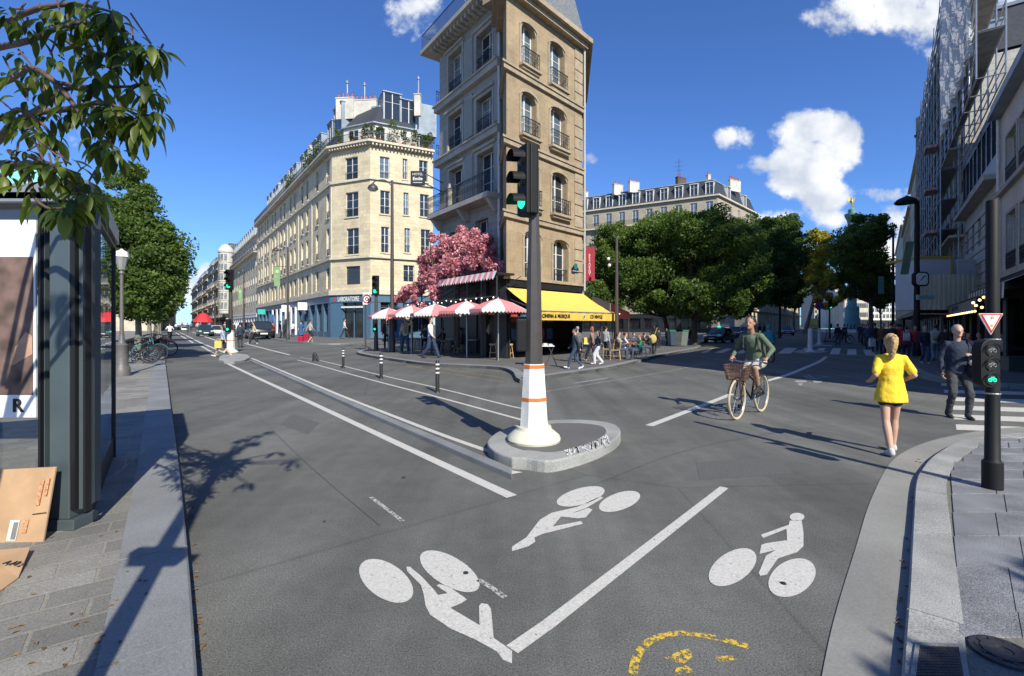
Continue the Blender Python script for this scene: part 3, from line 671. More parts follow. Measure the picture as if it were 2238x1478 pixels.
# attic storey
atl = offs(fp, -1.6)
o3 = pxops(Vector(atl[1]), Vector(atl[2]), [(762,783,271,318)]); o4 = pxops(Vector(atl[2]), Vector(atl[3]), [(821,842,271,318),(908,925,280,322)])
o3 = [(a,b,zc+.5,zc+2.9) for a,b,_,_ in o3]; o4 = [(a,b,zc+.5,zc+2.9) for a,b,_,_ in o4]
LA = (Vector(atl[1])-Vector(atl[0])).length; o5 = [(LA-s-.5, LA-s+.5, zc+.5, zc+2.6) for s in bays if s < LA-1]
za = zc+3.3
Ma = wall(R, atl[0], atl[1], zc+.45, za, o5, M_ZW, .15); Mb = wall(R, atl[1], atl[2], zc+.45, za, o3, M_WHITE, .2); Mc = wall(R, atl[2], atl[3], zc+.45, za, o4, M_WHITE, .2)
for M, oo in ((Ma,o5),(Mb,o3),(Mc,o4)):
    for o in oo: window(R, M, *o, rec=.15)
ledge(R, atl[:4], .3, za, za+.15, ZINC, 'gutter')
mansard(R, atl, za+.15, za+3.4, 2.6, SLATE, 0)
mb = MB(); ri = offs([E0,C1,C2,C3], .62, False)
for k in range(3):
    A, B = Vector(ri[k]), Vector(ri[k+1]); L = (B-A).length; t_ = MB(fmat(A,(B-A)/L)); t_.box(0,L,-.02,.02,zc+1.4,zc+1.45); t_.box(0,L,-.015,.015,zc+.55,zc+.58)
    m_ = int(L/.16)
    for i in range(m_+1): t_.box(L*i/m_-.01,L*i/m_+.01,-.01,.01,zc+.45,zc+1.4)
    n0 = len(mb.v); mb.v += [tuple(v) for v in t_.v]; mb.f += [tuple(i+n0 for i in f) for f in t_.f]; mb.mi += t_.mi
mb.build('railing', BLACK, R)
for s in bays:
    dormer(R, M1, L1-s-.3 if s > 2 else L1-3.6, za+.3, 2.3 if s > 2 else 3.6, 2.9 if s > 2 else 3.9, 1.75, 3.2)
dormer(R, M3, us(C2,(C3-C2).normalized(),868), za+.5, 2.3, 4.1, 2.4, 3.5); dormer(R, M3, us(C2,(C3-C2).normalized(),905), za+.5, 2.2, 3.6, 2.4, 3.5)
bt = MB(M3); bt.box(3.0, 9.3, 3.0, 8, za+.3, za+4.4); bt.build('roof_block', ZINC, R)
for x, Y, L, z1, n in ((755,63,2.4,31.3,4),(790,63,4.2,31.0,7),(913,62,.8,31.3,1)): chimney(R, P3(x,600,Y).to_2d(), (1,-.1), L, .5, za+2, z1, n)
for s in (22, 38, 48): chimney(R, C1+DL*s+Vector((2.6,2.2)), (-DL.y,DL.x), 1.6, .5, za+2, za+4.6, 4, metal=False)
# ground floor: blue shopfronts
def shopfront(root, A, B, z1, items, m, name='shopfront', mz=None, fascia=None, off=.12, z0=.12):
    A = Vector(A[:2]); B = Vector(B[:2]); L = (B-A).length; d = (B-A)/L; M = fmat(A, d); mb = MB(M); u = 0
    its = sorted(items); fz = z1-(fascia or .9)
    prev = 0.0
    for (a, b, t) in its:
        if a > prev: mb.box(prev, a, -off, .5, z0, fz)
        if t == 'w': mb.box(a, b, -off+.06, .5, z0, z0+.7)
        prev = b
    if prev < L: mb.box(prev, L, -off, .5, z0, fz)
    mb.box(-.0, L, -off-.08, .5, fz, z1)
    mb.box(.0, L, -off-.14, -off-.081, z1-.12, z1-.02)
    o = mb.build(name, m, root)
    for (a, b, t) in its:
        g_ = MB(M); g_.box(a, b, .25, .3, z0+(.7 if t == 'w' else 0), fz); g_.build('shop_window' if t == 'w' else 'doorway', GLASSD, root)
        f_ = MB(M)
        for x in ([a, b-.07]+([(a+b)/2-.035] if b-a > 1.6 else [])): f_.box(x, x+.07, .1, .24, z0+(.7 if t == 'w' else 0), fz)
        f_.box(a+.07, b-.07, .1, .24, fz-.7, fz-.63); f_.build('shop_frame', m, root)
    return M
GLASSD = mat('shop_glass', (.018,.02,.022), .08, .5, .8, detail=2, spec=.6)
Lx = L1
Ms1 = shopfront(R, E0, C1, 5.34, [(L1-a, L1-b, 'w') for a, b in ((3.2,1.2),(6.6,4.2),(10.2,7.6),(13.6,11.2),(18,15.2),(22,19),(26,23),(30,27.2),(34,31),(38,35),(42,39),(46,43),(50,47),(54.5,51))], BLUE)
Ms2 = shopfront(R, C1, C2, 5.34, [(us(C1,(C2-C1).normalized(),750), us(C1,(C2-C1).normalized(),795), 'd')], BLUE)
L3 = (C3-C2).length; Ms3 = shopfront(R, C2, C3, 5.34, [(1.2,3.3,'w'),(4.6,7.4,'w')], BLUE)
text('LABORATOIRE', .82, upM((C1+(C2-C1)*.47).to_3d()+Vector((0,0,4.83)), (C2-C1).normalized(), .21), WHITE, R, sx=.62, bold=.015)
mb = MB(Ms2); mb.box(us(C1,(C2-C1).normalized(),750), us(C1,(C2-C1).normalized(),796), -.35, -.21, 3.75, 3.95); mb.build('awning_box', WHITE, R)
mb = MB(Ms2); mb.box(.55,.85,-.23,-.21,4.65,5.05); mb.build('logo', mat('red_logo',(.5,.05,.06),.5,0), R)
# white shop piers further along the long front
WSH = mat('white_shopfront', (.66,.66,.66), .5, .05)
for s in (19, 22.3, 26.4, 30.5, 34, 38): mb = MB(Ms1); mb.box(L1-s-.45, L1-s+.45, -.35, -.13, .12, 4.5); mb.build('white_pier', WSH, R)
for s, mm in ((23, WSH), (11.5, WSH)):
    mb = MB(Ms1); mb.box(L1-s-.05, L1-s+.05, -1.5, -.22, 3.8, 4.9); o = mb.build('projecting_sign', mm, R)
mb = MB(Ms1); mb.box(L1-40, L1-36, -.36, -.30, 1.0, 3.6); mb.build('blue_poster', mat('blue_poster',(.12,.3,.6),.5,.3,1), R)
mb = MB(Ms1); mb.box(L1-46, L1-45.9, -1.6, -.22, 3.8, 4.8); mb.build('pharmacy_cross', mat('teal_sign',(.03,.4,.35),.5,0), R)
# plants on the balcony
PLM = leafmat('balcony_leaf', (.03,.055,.012), (.14,.17,.03), .6)
def leafcloud(mb_pts, size, jitter=.4, aspect=.55):
    n = len(mb_pts); P = np.array(mb_pts, dtype=np.float32); a = np.random.normal(size=(n,3)); a /= np.linalg.norm(a,axis=1,keepdims=True)
    b = np.random.normal(size=(n,3)); b -= a*(a*b).sum(1,keepdims=True); b /= np.linalg.norm(b,axis=1,keepdims=True)
    s = size*(1+jitter*np.random.uniform(-1,1,(n,1))); a = a*s; b = b*s*aspect
    V_ = np.stack([P-a, P-a*.2+b, P+a, P-a*.2-b], axis=1).reshape(-1,3); return V_
def leafobj(name, pts, size, m, parent=None, tint=None, aspect=.55, inv=None):
    V_ = leafcloud(pts, size, aspect=aspect); n = len(pts)
    if parent is not None:
        iv = np.array(MW[parent].inverted()); V_ = V_ @ iv[:3,:3].T+iv[:3,3]
    me = bpy.data.meshes.new(name); me.vertices.add(4*n); me.vertices.foreach_set('co', V_.astype(np.float32).ravel())
    me.loops.add(4*n); me.loops.foreach_set('vertex_index', np.arange(4*n, dtype=np.int32)); me.polygons.add(n)
    me.polygons.foreach_set('loop_start', np.arange(0,4*n,4,dtype=np.int32)); me.polygons.foreach_set('loop_total', np.full(n,4,dtype=np.int32)); me.update()
    t = np.random.uniform(0,1,n)**1.5 if tint is None else np.asarray(tint)
    at = me.attributes.new('tint','FLOAT','POINT'); at.data.foreach_set('value', np.repeat(t,4).astype(np.float32))
    me.materials.append(m); o = bpy.data.objects.new(name, me); COL.objects.link(o)
    if parent is not None: o.parent = parent; MW[o] = MW[parent]
    else: MW[o] = Matrix.Identity(4)
    return o
def blob(c, r, n, zs=1.0):
    c = np.array(c); p = np.random.normal(size=(n,3)); p /= np.linalg.norm(p,axis=1,keepdims=True); return c+p*(np.random.uniform(.2,1,(n,1))**.5)*np.array([r,r,r*zs])
PLG = 'potted plants along the planted balcony of the corner building'
PL = [(735,.5,1.5,'feathery yellow green shrub at the left corner of the planted balcony',1),(764,.35,.9,'low green potted plant left of the first balcony window',0),(790,.5,1.5,'thin tall shrub at the chamfered corner of the balcony',0),(815,.55,1.3,'dense dark green shrub right of the balcony corner',0),
      (832,.55,1.3,'dense dark green shrub second right of the balcony corner',0),(863,.85,2.4,'tallest yellow green bamboo in the middle of the planted balcony',1),(885,.4,1.3,'slim green plant right of the tall bamboo',0),(905,.6,1.5,'green shrub before the right attic window',0),(925,.5,1.3,'small shrub near the right end of the balcony',0),(940,.6,1.6,'yellow green shrub at the right end of the balcony',1)]
for (x, r, h, lb, yl) in PL:
    A, B = (Vector(ri[1]), Vector(ri[2])) if x < 805 else (Vector(ri[2]), Vector(ri[3])); d = (B-A).normalized(); p = A+d*us(A,d,x)-nrm2(d)*.45
    t = thing('potted_plant', lb, 'plant', (p.x,p.y,zc+.45), group=PLG)
    mb = MB(); mb.lathe([(.2,zc+.45),(.28,zc+.85),(.25,zc+.85)], (p.x,p.y,0), 9); mb.build('pot', POT, t)
    pts = np.concatenate([blob((p.x+random.uniform(-.3,.3)*r*2,p.y,zc+.9+h*q), r*(1.1-.5*q), int(150*r*(1.2-q*.6))+30) for q in (.15,.45,.75,.95)])
    leafobj('foliage', pts, .13, PLM, t, tint=np.random.uniform(.5,1,len(pts)) if yl else np.random.uniform(0,.45,len(pts)), aspect=.3)
    mb = MB(); mb.tube((p.x,p.y,zc+.8),(p.x,p.y,zc+.9+h*.8),.02,n=4); mb.build('stem', IRON, t)
for s in (4.5,7.5,10.5,21,23):
    p = E0+(C1-E0).normalized()*(L1-s)+nrm2((C1-E0).normalized())*.35
    t = thing('potted_plant', {4.5:'climbing shrub on the long front nearest the building corner',7.5:'green shrub on the long front second from the corner',10.5:'third balcony shrub along the long front',21:'yellow green shrub far along the long front balcony',23:'dark shrub far along the long front balcony'}[s], 'plant', (p.x,p.y,zc+.45), group=PLG)
    leafobj('foliage', np.concatenate([blob((p.x,p.y,zc+1.2+q),.8,120) for q in (0,.8)]), .14, PLM, t); mb = MB(); mb.lathe([(.2,zc+.45),(.28,zc+.85),(.25,zc+.85)], (p.x,p.y,0), 9); mb.build('pot', POT, t)
# ---------------- generic street building
def street_building(name, label, A, B, depth, ztop, z_first, nfl, nb, ww, hh, wm, tm, roofh=3.0, bal=(), grp=None, cat='building', kind='two', pane=None, ground='dark', dorm=True, chim=1, rail='in', roofm=None, zg=4.2, side=None):
    A = Vector(A[:2]); B = Vector(B[:2]); L = (B-A).length; d = (B-A)/L
    t = thing(name, label, cat, (A.x,A.y,0), group=grp); fh = (ztop-z_first)/nfl; ops = []
    for f in range(nfl):
        for b_ in range(nb):
            u = L*(b_+.5)/nb; z = z_first+f*fh+.35; ops.append((u-ww/2,u+ww/2,z,z+min(hh,fh-.7)))
    M = wall(t, A, B, zg, ztop, ops, wm, .2)
    for i, o in enumerate(ops): window(t, M, *o, kind=kind, rec=.2, rail=rail, pane=random.choice([None,GLASSC,None,GLASSB]) if pane is None else pane)
    fp = footprint([A,B], depth)
    wall(t, fp[1], fp[2], 0, ztop, [], wm); wall(t, fp[2], fp[3], 0, ztop, [], wm); wall(t, fp[3], fp[0], 0, ztop, [], wm)
    ledge(t, [A,B], .45, ztop, ztop+.3, tm); ledge(t, [A,B], .15, zg, zg+.25, tm, 'string_course')
    for f in bal:
        z = z_first+f*fh+.1; ledge(t, [A,B], .8, z, z+.15, tm, 'balcony'); r = MB(M); r.box(0,L,-.76,-.74,z+1.05,z+1.1)
        for i in range(int(L/.22)): r.box(i*.22,i*.22+.025,-.76,-.74,z+.15,z+1.05)
        r.build('balcony_railing', BLACK, t)
    if roofh:
        mansard(t, fp, ztop+.3, ztop+.3+roofh, roofh*.35, roofm or SLATE)
        if dorm:
            for b_ in range(nb): dormer(t, M, L*(b_+.5)/nb, ztop+.5, 1.3, roofh*.62, .35, 1.6, m=ZINC)
    for c in range(chim):
        e = A if c == 0 else B; q = e+(d if c == 0 else -d)*.9-nrm2(d)*depth*.4; chimney(t, q, nrm2(d), depth*.45, .5, ztop, ztop+.3+roofh+1.2, 6, CHIMW, False)
    its = []; k = max(1, int(L/4))
    for i in range(k): its.append((L*(i+.12)/k, L*(i+.88)/k, 'w' if i%2 else 'd'))
    shopfront(t, A, B, zg-.01, its, DARKSH if ground == 'dark' else (WSH if ground == 'white' else ground), fascia=.8)
    return t, M
# second building of the long front and the blocks beyond it
D0 = E0; D1 = E0+DL*46
street_building('corner_building', 'cream building with pale dormers next behind the blue shopfront corner building', D1, D0-DL*.05, 15, 21.6, 5.9, 4, 13, 1.25, 2.6, M_CREAM2, M_CRT, 4.2, (3,), 'cream terraces of the long street', ground='white', chim=2)
far = [(D1+DL*9, 20, 24.5, M_WHITE, 6, 'white block with curved balconies beyond the cream terrace'), (D1+DL*30.5, 22, 24, M_CREAM2, 6, 'pale balconied block second beyond the cream terrace'),
       (D1+DL*54, 26, 25, M_WHITE, 7, 'white block third beyond the cream terrace'), (D1+DL*82, 30, 24, M_CREAM2, 8, 'cream block fourth beyond the cream terrace'),
       (D1+DL*114, 40, 25, M_WHITE, 9, 'white block fifth beyond the cream terrace'), (D1+DL*156, 60, 24, M_WHITE, 10, 'farthest pale block on the right side of the long street')]
for (p, L, zt, m, nb, lb) in far:
    n_ = nrm2(-DL); p = Vector(p)+n_*.8
    street_building('apartment_building', lb, p+DL*L, p, 14, zt, 5, 6, nb, 1.4, 2.3, m, M_CRT, 2.8, (1,3,5), 'blocks receding along the long street', ground='dark', chim=1, rail=None)
# a cross wing end with bow windows showing at the head of the white block
e = D1+DL*9+nrm2(-DL)*.8; t = thing('bow_window_tower', 'white bow window bay at the near end of the white block', 'building', (e.x,e.y,0))
mb = MB(); mb.lathe([(1.9,5.2),(2.1,6),(2.1,24),(2.3,24.2),(2.3,24.8),(1.2,26.5),(.1,27)], (e.x,e.y,0), 16); mb.build('bay_wall', M_WHITE, t, smooth=30)
for k in range(6):
    for a in (-2.6,-2.1,-1.6,-1.1):
        c = Vector((math.cos(a),math.sin(a))); M = fmat((e.x+c.x*2.13, e.y+c.y*2.13), (-c.y,c.x)); mb = MB(M); mb.box(-.4,.4,-.02,.3,6.6+k*3,8.6+k*3); mb.build('window', GLASSC, t)
    mb = MB(); mb.torus((e.x,e.y,6.2+k*3), 2.15, .12, (0,0,1), 24, 4); mb.build('bay_ledge', M_CRT, t)
# ---------------- hotel building, left flank of the junction corner
HB = Vector(((1096-CX)/F*25.3, 25.3)); HA = Vector(((961-CX)/F*31, 31)); dh = (HB-HA).normalized(); LH = (HB-HA).length
R = thing('hotel_building', 'grey limestone hotel with shutters and an iron balcony above the pink flower cafe', 'building', (HA.x,HA.y,0))
zt = 19.0
opH = pxops(HA, HB, [(981,1011,112,205),(1042,1077,66,154),(981,1011,246,328),(1042,1077,209,292)])
opD = pxops(HA, HB, [(983,1013,367,470),(1044,1081,330,446)]); opD = [(a,b,8.75,d) for a,b,c,d in opD]
opE = pxops(HA, HB, [(983,1012,505,575),(1038,1067,480,560)])
MH = wall(R, HA, HB, 4.4, zt, opH+opD+opE, M_GREY, .42)
for i, o in enumerate(opH+opD+opE):
    window(R, MH, *o, rail='ornate' if i < 4 else None, rec=.42, kind='std', out=-.03, railh=.95, pane=GLASSC if i in (0,3) else None)
    if i < 6:
        mb = MB(MH); a, b, z0, z1 = o
        for q in ((a-.17,a-.001,z0,z1+.17),(b+.001,b+.17,z0,z1+.17),(a,b,z1+.001,z1+.17)): mb.box(q[0],q[1],-.07,-.002,q[2],q[3])
        mb.box(a-.26,b+.26,-.2,-.002,z1+.18,z1+.3); mb.build('window_surround', M_GRT, R)
uc0, uc1 = us(HA,dh,1016), us(HA,dh,1034)
for z0, z1 in ((zt-3.1,zt-.75),(12.6,15.0),(8.9,11.5)):
    for (a, b) in ((uc0,uc1),(opH[1][1]+.25,opH[1][1]+.6)):
        mb = MB(MH); mb.box(a,b,-.07,-.01,z0,z1); n_ = 22
        for i in range(n_): mb.box(a+.06,b-.06,-.085,-.071,z0+.1+i*(z1-z0-.2)/n_,z0+.1+(i+.6)*(z1-z0-.2)/n_)
        mb.build('shutter', SHUT, R)
HK = HA+Vector(nrm2(dh))*-8   # flank running back from the left corner
fpH = [tuple(HK), tuple(HA), tuple(HB)]
ML = wall(R, HK, HA, 0, zt, [(L_-1.6, L_-.5, z, z+2.3) for L_ in (8,) for z in (5.2,8.8,12.4,15.9)], M_GREY, .3)
for L_ in (8,):
    for z in (5.2,8.8,12.4,15.9): window(R, ML, L_-1.6, L_-.5, z, z+2.3, rec=.28)
back = Vector((-.3,32))
wall(R, HB, back, 0, zt, [], M_GREY); wall(R, back, HK, 0, zt, [], M_GREY)
fullH = [tuple(HA), tuple(HB), tuple(back), tuple(HK)]
for z, p in ((15.35,.28),(11.85,.28)): ledge(R, fpH, p, z, z+.32, M_GRT, 'string_course'); ledge(R, fpH, p+.1, z+.32, z+.42, M_GRT, 'string_course')
ledge(R, fpH, .3, zt, zt+.2, M_GRT); ledge(R, fpH, .95, zt+.2, zt+.45, M_GRT, 'balcony_slab', inner=-1.5)
for k in range(int(LH/.42)):
    mb = MB(MH); x = .2+k*.42; mb.box(x,x+.16,-.75,-.002,zt-.05,zt+.195); mb.build('corbel', M_GRT, R)
def long_rail(root, pts, dist, z, h, style='ornate', seg=1.1):
    r = offs(pts, dist, False); mb = MB()
    for k in range(len(pts)-1):
        A, B = Vector(r[k]), Vector(r[k+1]); L = (B-A).length; n = max(1, round(L/seg)); me = rail_mesh(L/n, h, style)
        for i in range(n):
            mb.M = fmat(A,(B-A)/L) @ Matrix.Translation((L*i/n,0,z)); mb.add([v.co.copy() for v in me.vertices], [tuple(p.vertices) for p in me.polygons])
    mb.M = None; return mb.build('railing', BLACK, root)
long_rail(R, fpH, .85, zt+.45, 1.0, 'bars')
ledge(R, [tuple(HA), tuple(HB)], .9, 8.35, 8.62, M_GRT, 'balcony_slab'); long_rail(R, [tuple(HA), tuple(HB)], .82, 8.62, 1.1, 'ornate', .7)
for u in (.2, LH/2, LH-.4): mb = MB(MH); mb.frus(u,u+.25,-.25,-.002,7.7,u,u+.25,-.8,-.002,8.34); mb.build('console', M_GRT, R)
for z in (11.95+.4, 15.5+.4, 8.4): 
    mb = MB(ML); mb.box(6.2,7.9,-.75,-.002,z,z+.18); mb.build('side_balcony', M_GRT, R)
    q = put(rail_mesh(1.7,1.0,'ornate'), 'railing', R, ML @ Matrix.Translation((6.2,-.7,z+.18)))
at2 = offs(fullH, -1.5); MA = wall(R, at2[0], at2[1], zt+.45, zt+3.4, [(1.0,2.0,zt+.7,zt+2.8),(3.3,4.3,zt+.7,zt+2.8)], M_WHITE, .15)
window(R, MA, 1,2,zt+.7,zt+2.8, rec=.15); window(R, MA, 3.3,4.3,zt+.7,zt+2.8, rec=.15)
for k in (1,2,3): wall(R, at2[k], at2[(k+1)%4], zt+.45, zt+3.4, [], M_WHITE)
mansard(R, at2, zt+3.4, zt+5.6, 1.6, ZINC, 0)
mb = MB(MH); mb.tube((LH-.1,-.1,4.5),(LH-.1,-.1,zt),.07,n=8); mb.build('drainpipe', WHITE, R)
shopfront(R, HA, HB, 4.39, [(.4,2,'d'),(2.3,4.4,'w'),(4.7,6.8,'w')], DARKSH)
# hotel sign
sp0 = HA+dh*.35; t = thing('hotel_sign', 'black square hotel sign with white lettering hanging from the grey facade', 'sign', (sp0.x,sp0.y,10.5))
Ms = fmat((HA.x-1.0, HA.y-2.1), (1,0)); mb = MB(Ms); cz = ZY(390, HA.y-2.1); mb.box(-.42,.42,-.08,.08,cz-.42,cz+.42); mb.build('sign_box', BLACK, t)
mb = MB(Ms); mb.tube((.42,0,cz+.3),(1.2,1.9,cz+.3),.03,n=6); mb.tube((.42,0,cz-.3),(1.2,1.9,cz-.3),.03,n=6); mb.build('bracket', BLACK, t)
text('HOTEL', .2, upM((HA.x-1.0,HA.y-2.1,cz+.22),(1,0),.081), WHITE, t); text('Emile', .27, upM((HA.x-1.0,HA.y-2.1,cz-.05),(1,0),.081), WHITE, t, bold=.006)
mb = MB(Ms); mb.box(-.28,.28,-.09,-.081,cz-.29,cz-.26); mb.build('underline', WHITE, t)
# ---------------- stone building with the yellow awning
SB = Vector(((1272-CX)/F*27, 27)); ds = Vector((2070-CX, F)).normalized(); ds = Vector((ds.x, ds.y)).normalized(); SA = SB-ds*6.25; LS = 6.25
R = thing('stone_building', 'tan limestone building with arched windows above the yellow awning shop', 'building', (SA.x,SA.y,0))
spec = [(1139,1171,53,150),(1201,1233,95,193),(1139,1172,203,300),(1203,1236,236,325),(1142,1176,352,450),(1206,1239,378,470),(1146,1180,505,612),(1209,1241,524,622)]
opS = pxops(SA, SB, spec); zts = 17.1
MS = wall(R, SA, SB, 3.85, zts, opS, M_TAN, .38, arch=.42)
for i, o in enumerate(opS):
    window(R, MS, *o, rail='ornate' if i < 6 else 'in', rec=.38, out=.2, railh=.8, pane=(GLASSB if i < 4 else None), kind='std')
    a, b, z0, z1 = o
    if i < 6:
        mb = MB(MS); mb.box(a-.18,b+.18,-.30,-.002,z0-.14,z0-.02); mb.box(a-.1,b+.1,-.2,-.002,z0-.26,z0-.141); mb.build('window_ledge', M_TANQ, R)
    mb = MB(MS); n = 10; cx = (a+b)/2; w = (b-a)/2
    for side, (p, q) in enumerate(((a-.16,a-.02),(b+.02,b+.16))): mb.box(p,q,-.05,-.002,z0,z1-.3)
    for k in range(n):
        def zz(x, r): return z1-.42*(1-math.sqrt(max(0,1-(min(1,abs((x-cx)/r)))**2)))
        x0 = a-.16+(b-a+.32)*k/n; x1 = a-.16+(b-a+.32)*(k+1)/n; r = w+.16
        e0, e1 = zz(x0,r)-.02, zz(x1,r)-.02
        mb.add([(x0,-.05,e0+.0),(x1,-.05,e1+.0),(x1,-.05,e1+.16),(x0,-.05,e0+.16),(x0,-.002,e0),(x1,-.002,e1),(x1,-.002,e1+.16),(x0,-.002,e0+.16)],[(0,1,2,3),(3,2,6,7),(4,5,1,0)])
    mb.build('arch_moulding', M_TANQ, R)
uq = LS-.75
for zz_ in np.arange(4.0, zts-.5, .62):
    if any(abs(zz_+.29-z) < .36 for z in (6.85,10.25,13.7)): continue
    mb = MB(MS); mb.box(uq+(.0 if int(zz_*10)%2 else .0),LS+.0,-.05,-.002,zz_+.02,zz_+.58); mb.build('quoin', M_TANQ, R)
back = HB+Vector((.05,.05)); bk2 = Vector((4.7,34)); bk3 = Vector((.3,34))
wall(R, SB, bk2, 0, zts, [], M_TAN, lab='plain side wall'); wall(R, bk2, bk3, 0, zts, [], M_TAN); wall(R, bk3, back, 0, zts, [], M_TAN)
HBs = HB+dh*.0; wall(R, back, SA, 0, zts, [], M_TAN)
fpS = [tuple(back), tuple(SA), tuple(SB), tuple(bk2)]; mb_ = 0
for z in (6.7,10.1,13.55): ledge(R, fpS, .14, z, z+.22, M_TANQ, 'string_course'); ledge(R, fpS, .2, z+.22, z+.32, M_TANQ, 'string_course')
ledge(R, fpS, .35, zts, zts+.25, M_TANQ); ledge(R, fpS, .6, zts+.25, zts+.5, M_TANQ); ledge(R, fpS, .12, 3.85, 4.0, M_TANQ, 'string_course')
SL2 = mat('pale_slate', (.16,.17,.175), .6, .3, 9, bump=.3)
mansard(R, [tuple(SA),tuple(SB),tuple(bk2),tuple(bk3),tuple(back)], zts+.5, zts+4.2, .9, SL2, -.2)
dormer(R, MS, 1.3, zts+.7, 1.5, 2.6, .15, 2, m=M_TANQ); dormer(R, MS, 4.0, zts+.7, 1.5, 2.6, .15, 2, m=M_TANQ)
mb = MB(MS); mb.tube((LS+.02,-.16,3.6),(LS+.02,-.16,zts),.06,n=8); mb.build('drainpipe', mat('pipe_grey',(.4,.4,.38),.5,.1), R)
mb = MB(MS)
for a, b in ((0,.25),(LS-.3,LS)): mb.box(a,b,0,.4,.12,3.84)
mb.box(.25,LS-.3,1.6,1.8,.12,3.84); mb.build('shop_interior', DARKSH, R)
mb = MB(MS); mb.box(0,LS,-.04,.6,3.5,3.84); mb.build('shop_lintel', BLACK, R)
# posters and records inside the shop
for k in range(14):
    mb = MB(MS); x = .5+(k%7)*.75; z = .9+(k//7)*.95; mb.box(x,x+.5,1.5,1.56,z,z+.6); mb.build('wall_poster', mat('poster%d'%(k%4), [(.35,.25,.05),(.3,.06,.05),(.05,.1,.2),(.25,.24,.2)][k%4], .6, .5, 6), R)
# street plate
t = thing('street_plate', 'dark blue street name plate with green crest on the tan stone corner', 'sign', (SB.x,SB.y,4.6)); u = us(SA,ds,1255)
NAVY = mat('navy_enamel', (.012,.02,.06), .3, 0); TEAL = mat('green_enamel', (.03,.14,.13), .4, 0)
mb = MB(MS); mb.box(u-.30,u+.30,-.085,-.055,4.55,4.85); mb.build('plate', NAVY, t)
mb = MB(MS); mb.lathe([(.17,0),(.17,.03)], (u,-.085,4.9), 20, ax=(0,-1,0)); mb.build('crest', TEAL, t)
pp = SA+ds*u; text('RUE', .1, upM((pp.x,pp.y,4.76), ds, .087), WHITE, t); text('SAINT-ANTOINE', .075, upM((pp.x,pp.y,4.64), ds, .087), WHITE, t)
# yellow awning
YEL = mat('yellow_canvas', (.68,.48,.09), .8, .06, 3, bump=.15, bscale=5)
t = thing('yellow_awning', 'long sloping yellow canvas awning lettered cinema and musique over the shop', 'awning', (SA.x,SA.y,2))
mb = MB(MS); W0, W1, zt0, zf, of = -.1, LS+.02, 3.42, 2.32, -2.0
nseg = 16
for i in range(nseg):
    a = W0+(W1-W0)*i/nseg; b = W0+(W1-W0)*(i+1)/nseg
    for j in range(4):
        def pt(u, k): f = k/4; return (u, of*f-.08, zt0+(zf-zt0)*f-.10*math.sin(math.pi*f))
        mb.quad(pt(a,j),pt(b,j),pt(b,j+1),pt(a,j+1))
mb.build('canvas', YEL, t)
mb = MB(MS); n = 40
for i in range(n):
    a = W0+(W1-W0)*i/n; b = W0+(W1-W0)*(i+1)/n; ya = of-.09+.01*math.sin(a*9); yb = of-.09+.01*math.sin(b*9)
    mb.quad((a,ya,1.90),(b,yb,1.90),(b,yb,zf),(a,ya,zf))
mb.build('valance', mat('yellow_valance', (.64,.42,.07), .8, .06, 3), t)
mb = MB(MS); mb.tube((W0,of-.08,zf-.02),(W1,of-.08,zf-.02),.035,n=8); mb.tube((W0+.3,-.05,2.9),(W0+.3,of,zf-.05),.025,n=6); mb.tube((W1-.3,-.05,2.9),(W1-.3,of,zf-.05),.025,n=6); mb.build('frame', STEEL, t)
nv = nrm2(ds)
def valM(px): u = us(SA-Vector(ds)*0+nv*2.1, ds, px); p = SA+nv*2.1+ds*u; return upM((p.x,p.y,2.09), ds, .02)
INK = mat('black_lettering', (.015,.013,.01), .7, 0)
text('CINEMA & MUSIQUE', .235, valM(1216), INK, t, bold=.006, sx=.98, ext=.002); text('CD VINYLE', .235, valM(1303), INK, t, bold=.006, sx=.98, ext=.002)
text('Y', .235, valM(1140), INK, t, bold=.006, ext=.002)
mb = MB(); Mq = valM(1276); c = Mq.to_translation(); mb.lathe([(.11,0),(.11,.01)], c, 20, ax=(nv.x,nv.y,0)); mb.build('round_logo', WHITE, t); 
mb = MB(); mb.lathe([(.075,0),(.075,.016)], c, 16, ax=(nv.x,nv.y,0)); mb.build('round_logo_inner', mat('olive',(.2,.18,.05),.6,0), t)
# vertical red banner
t = thing('red_banner', 'tall crimson banner hanging at the side of the tan stone building', 'banner', (SB.x+.7,SB.y-.3,4))
RED = mat('crimson_cloth', (.25,.008,.02), .7, .06, 2); bx0, bx1, byY = P3(1277,600,27.4).x, P3(1300,600,27.4).x, 27.4
mb = MB(); mb.box(bx0,bx1,byY,byY+.03,ZY(614,byY),ZY(540,byY)); mb.build('cloth', RED, t); mb = MB(); mb.box(SB.x-.1,bx1+.05,byY-.01,byY+.04,ZY(539.5,byY),ZY(538,byY)); mb.build('arm', BLACK, t)
for i, ch in enumerate('RESTAURANT'): text(ch, .17, upM(((bx0+bx1)/2,byY,ZY(558+i*4.6,byY)),(1,0),.004), WHITE, t, 'letter')
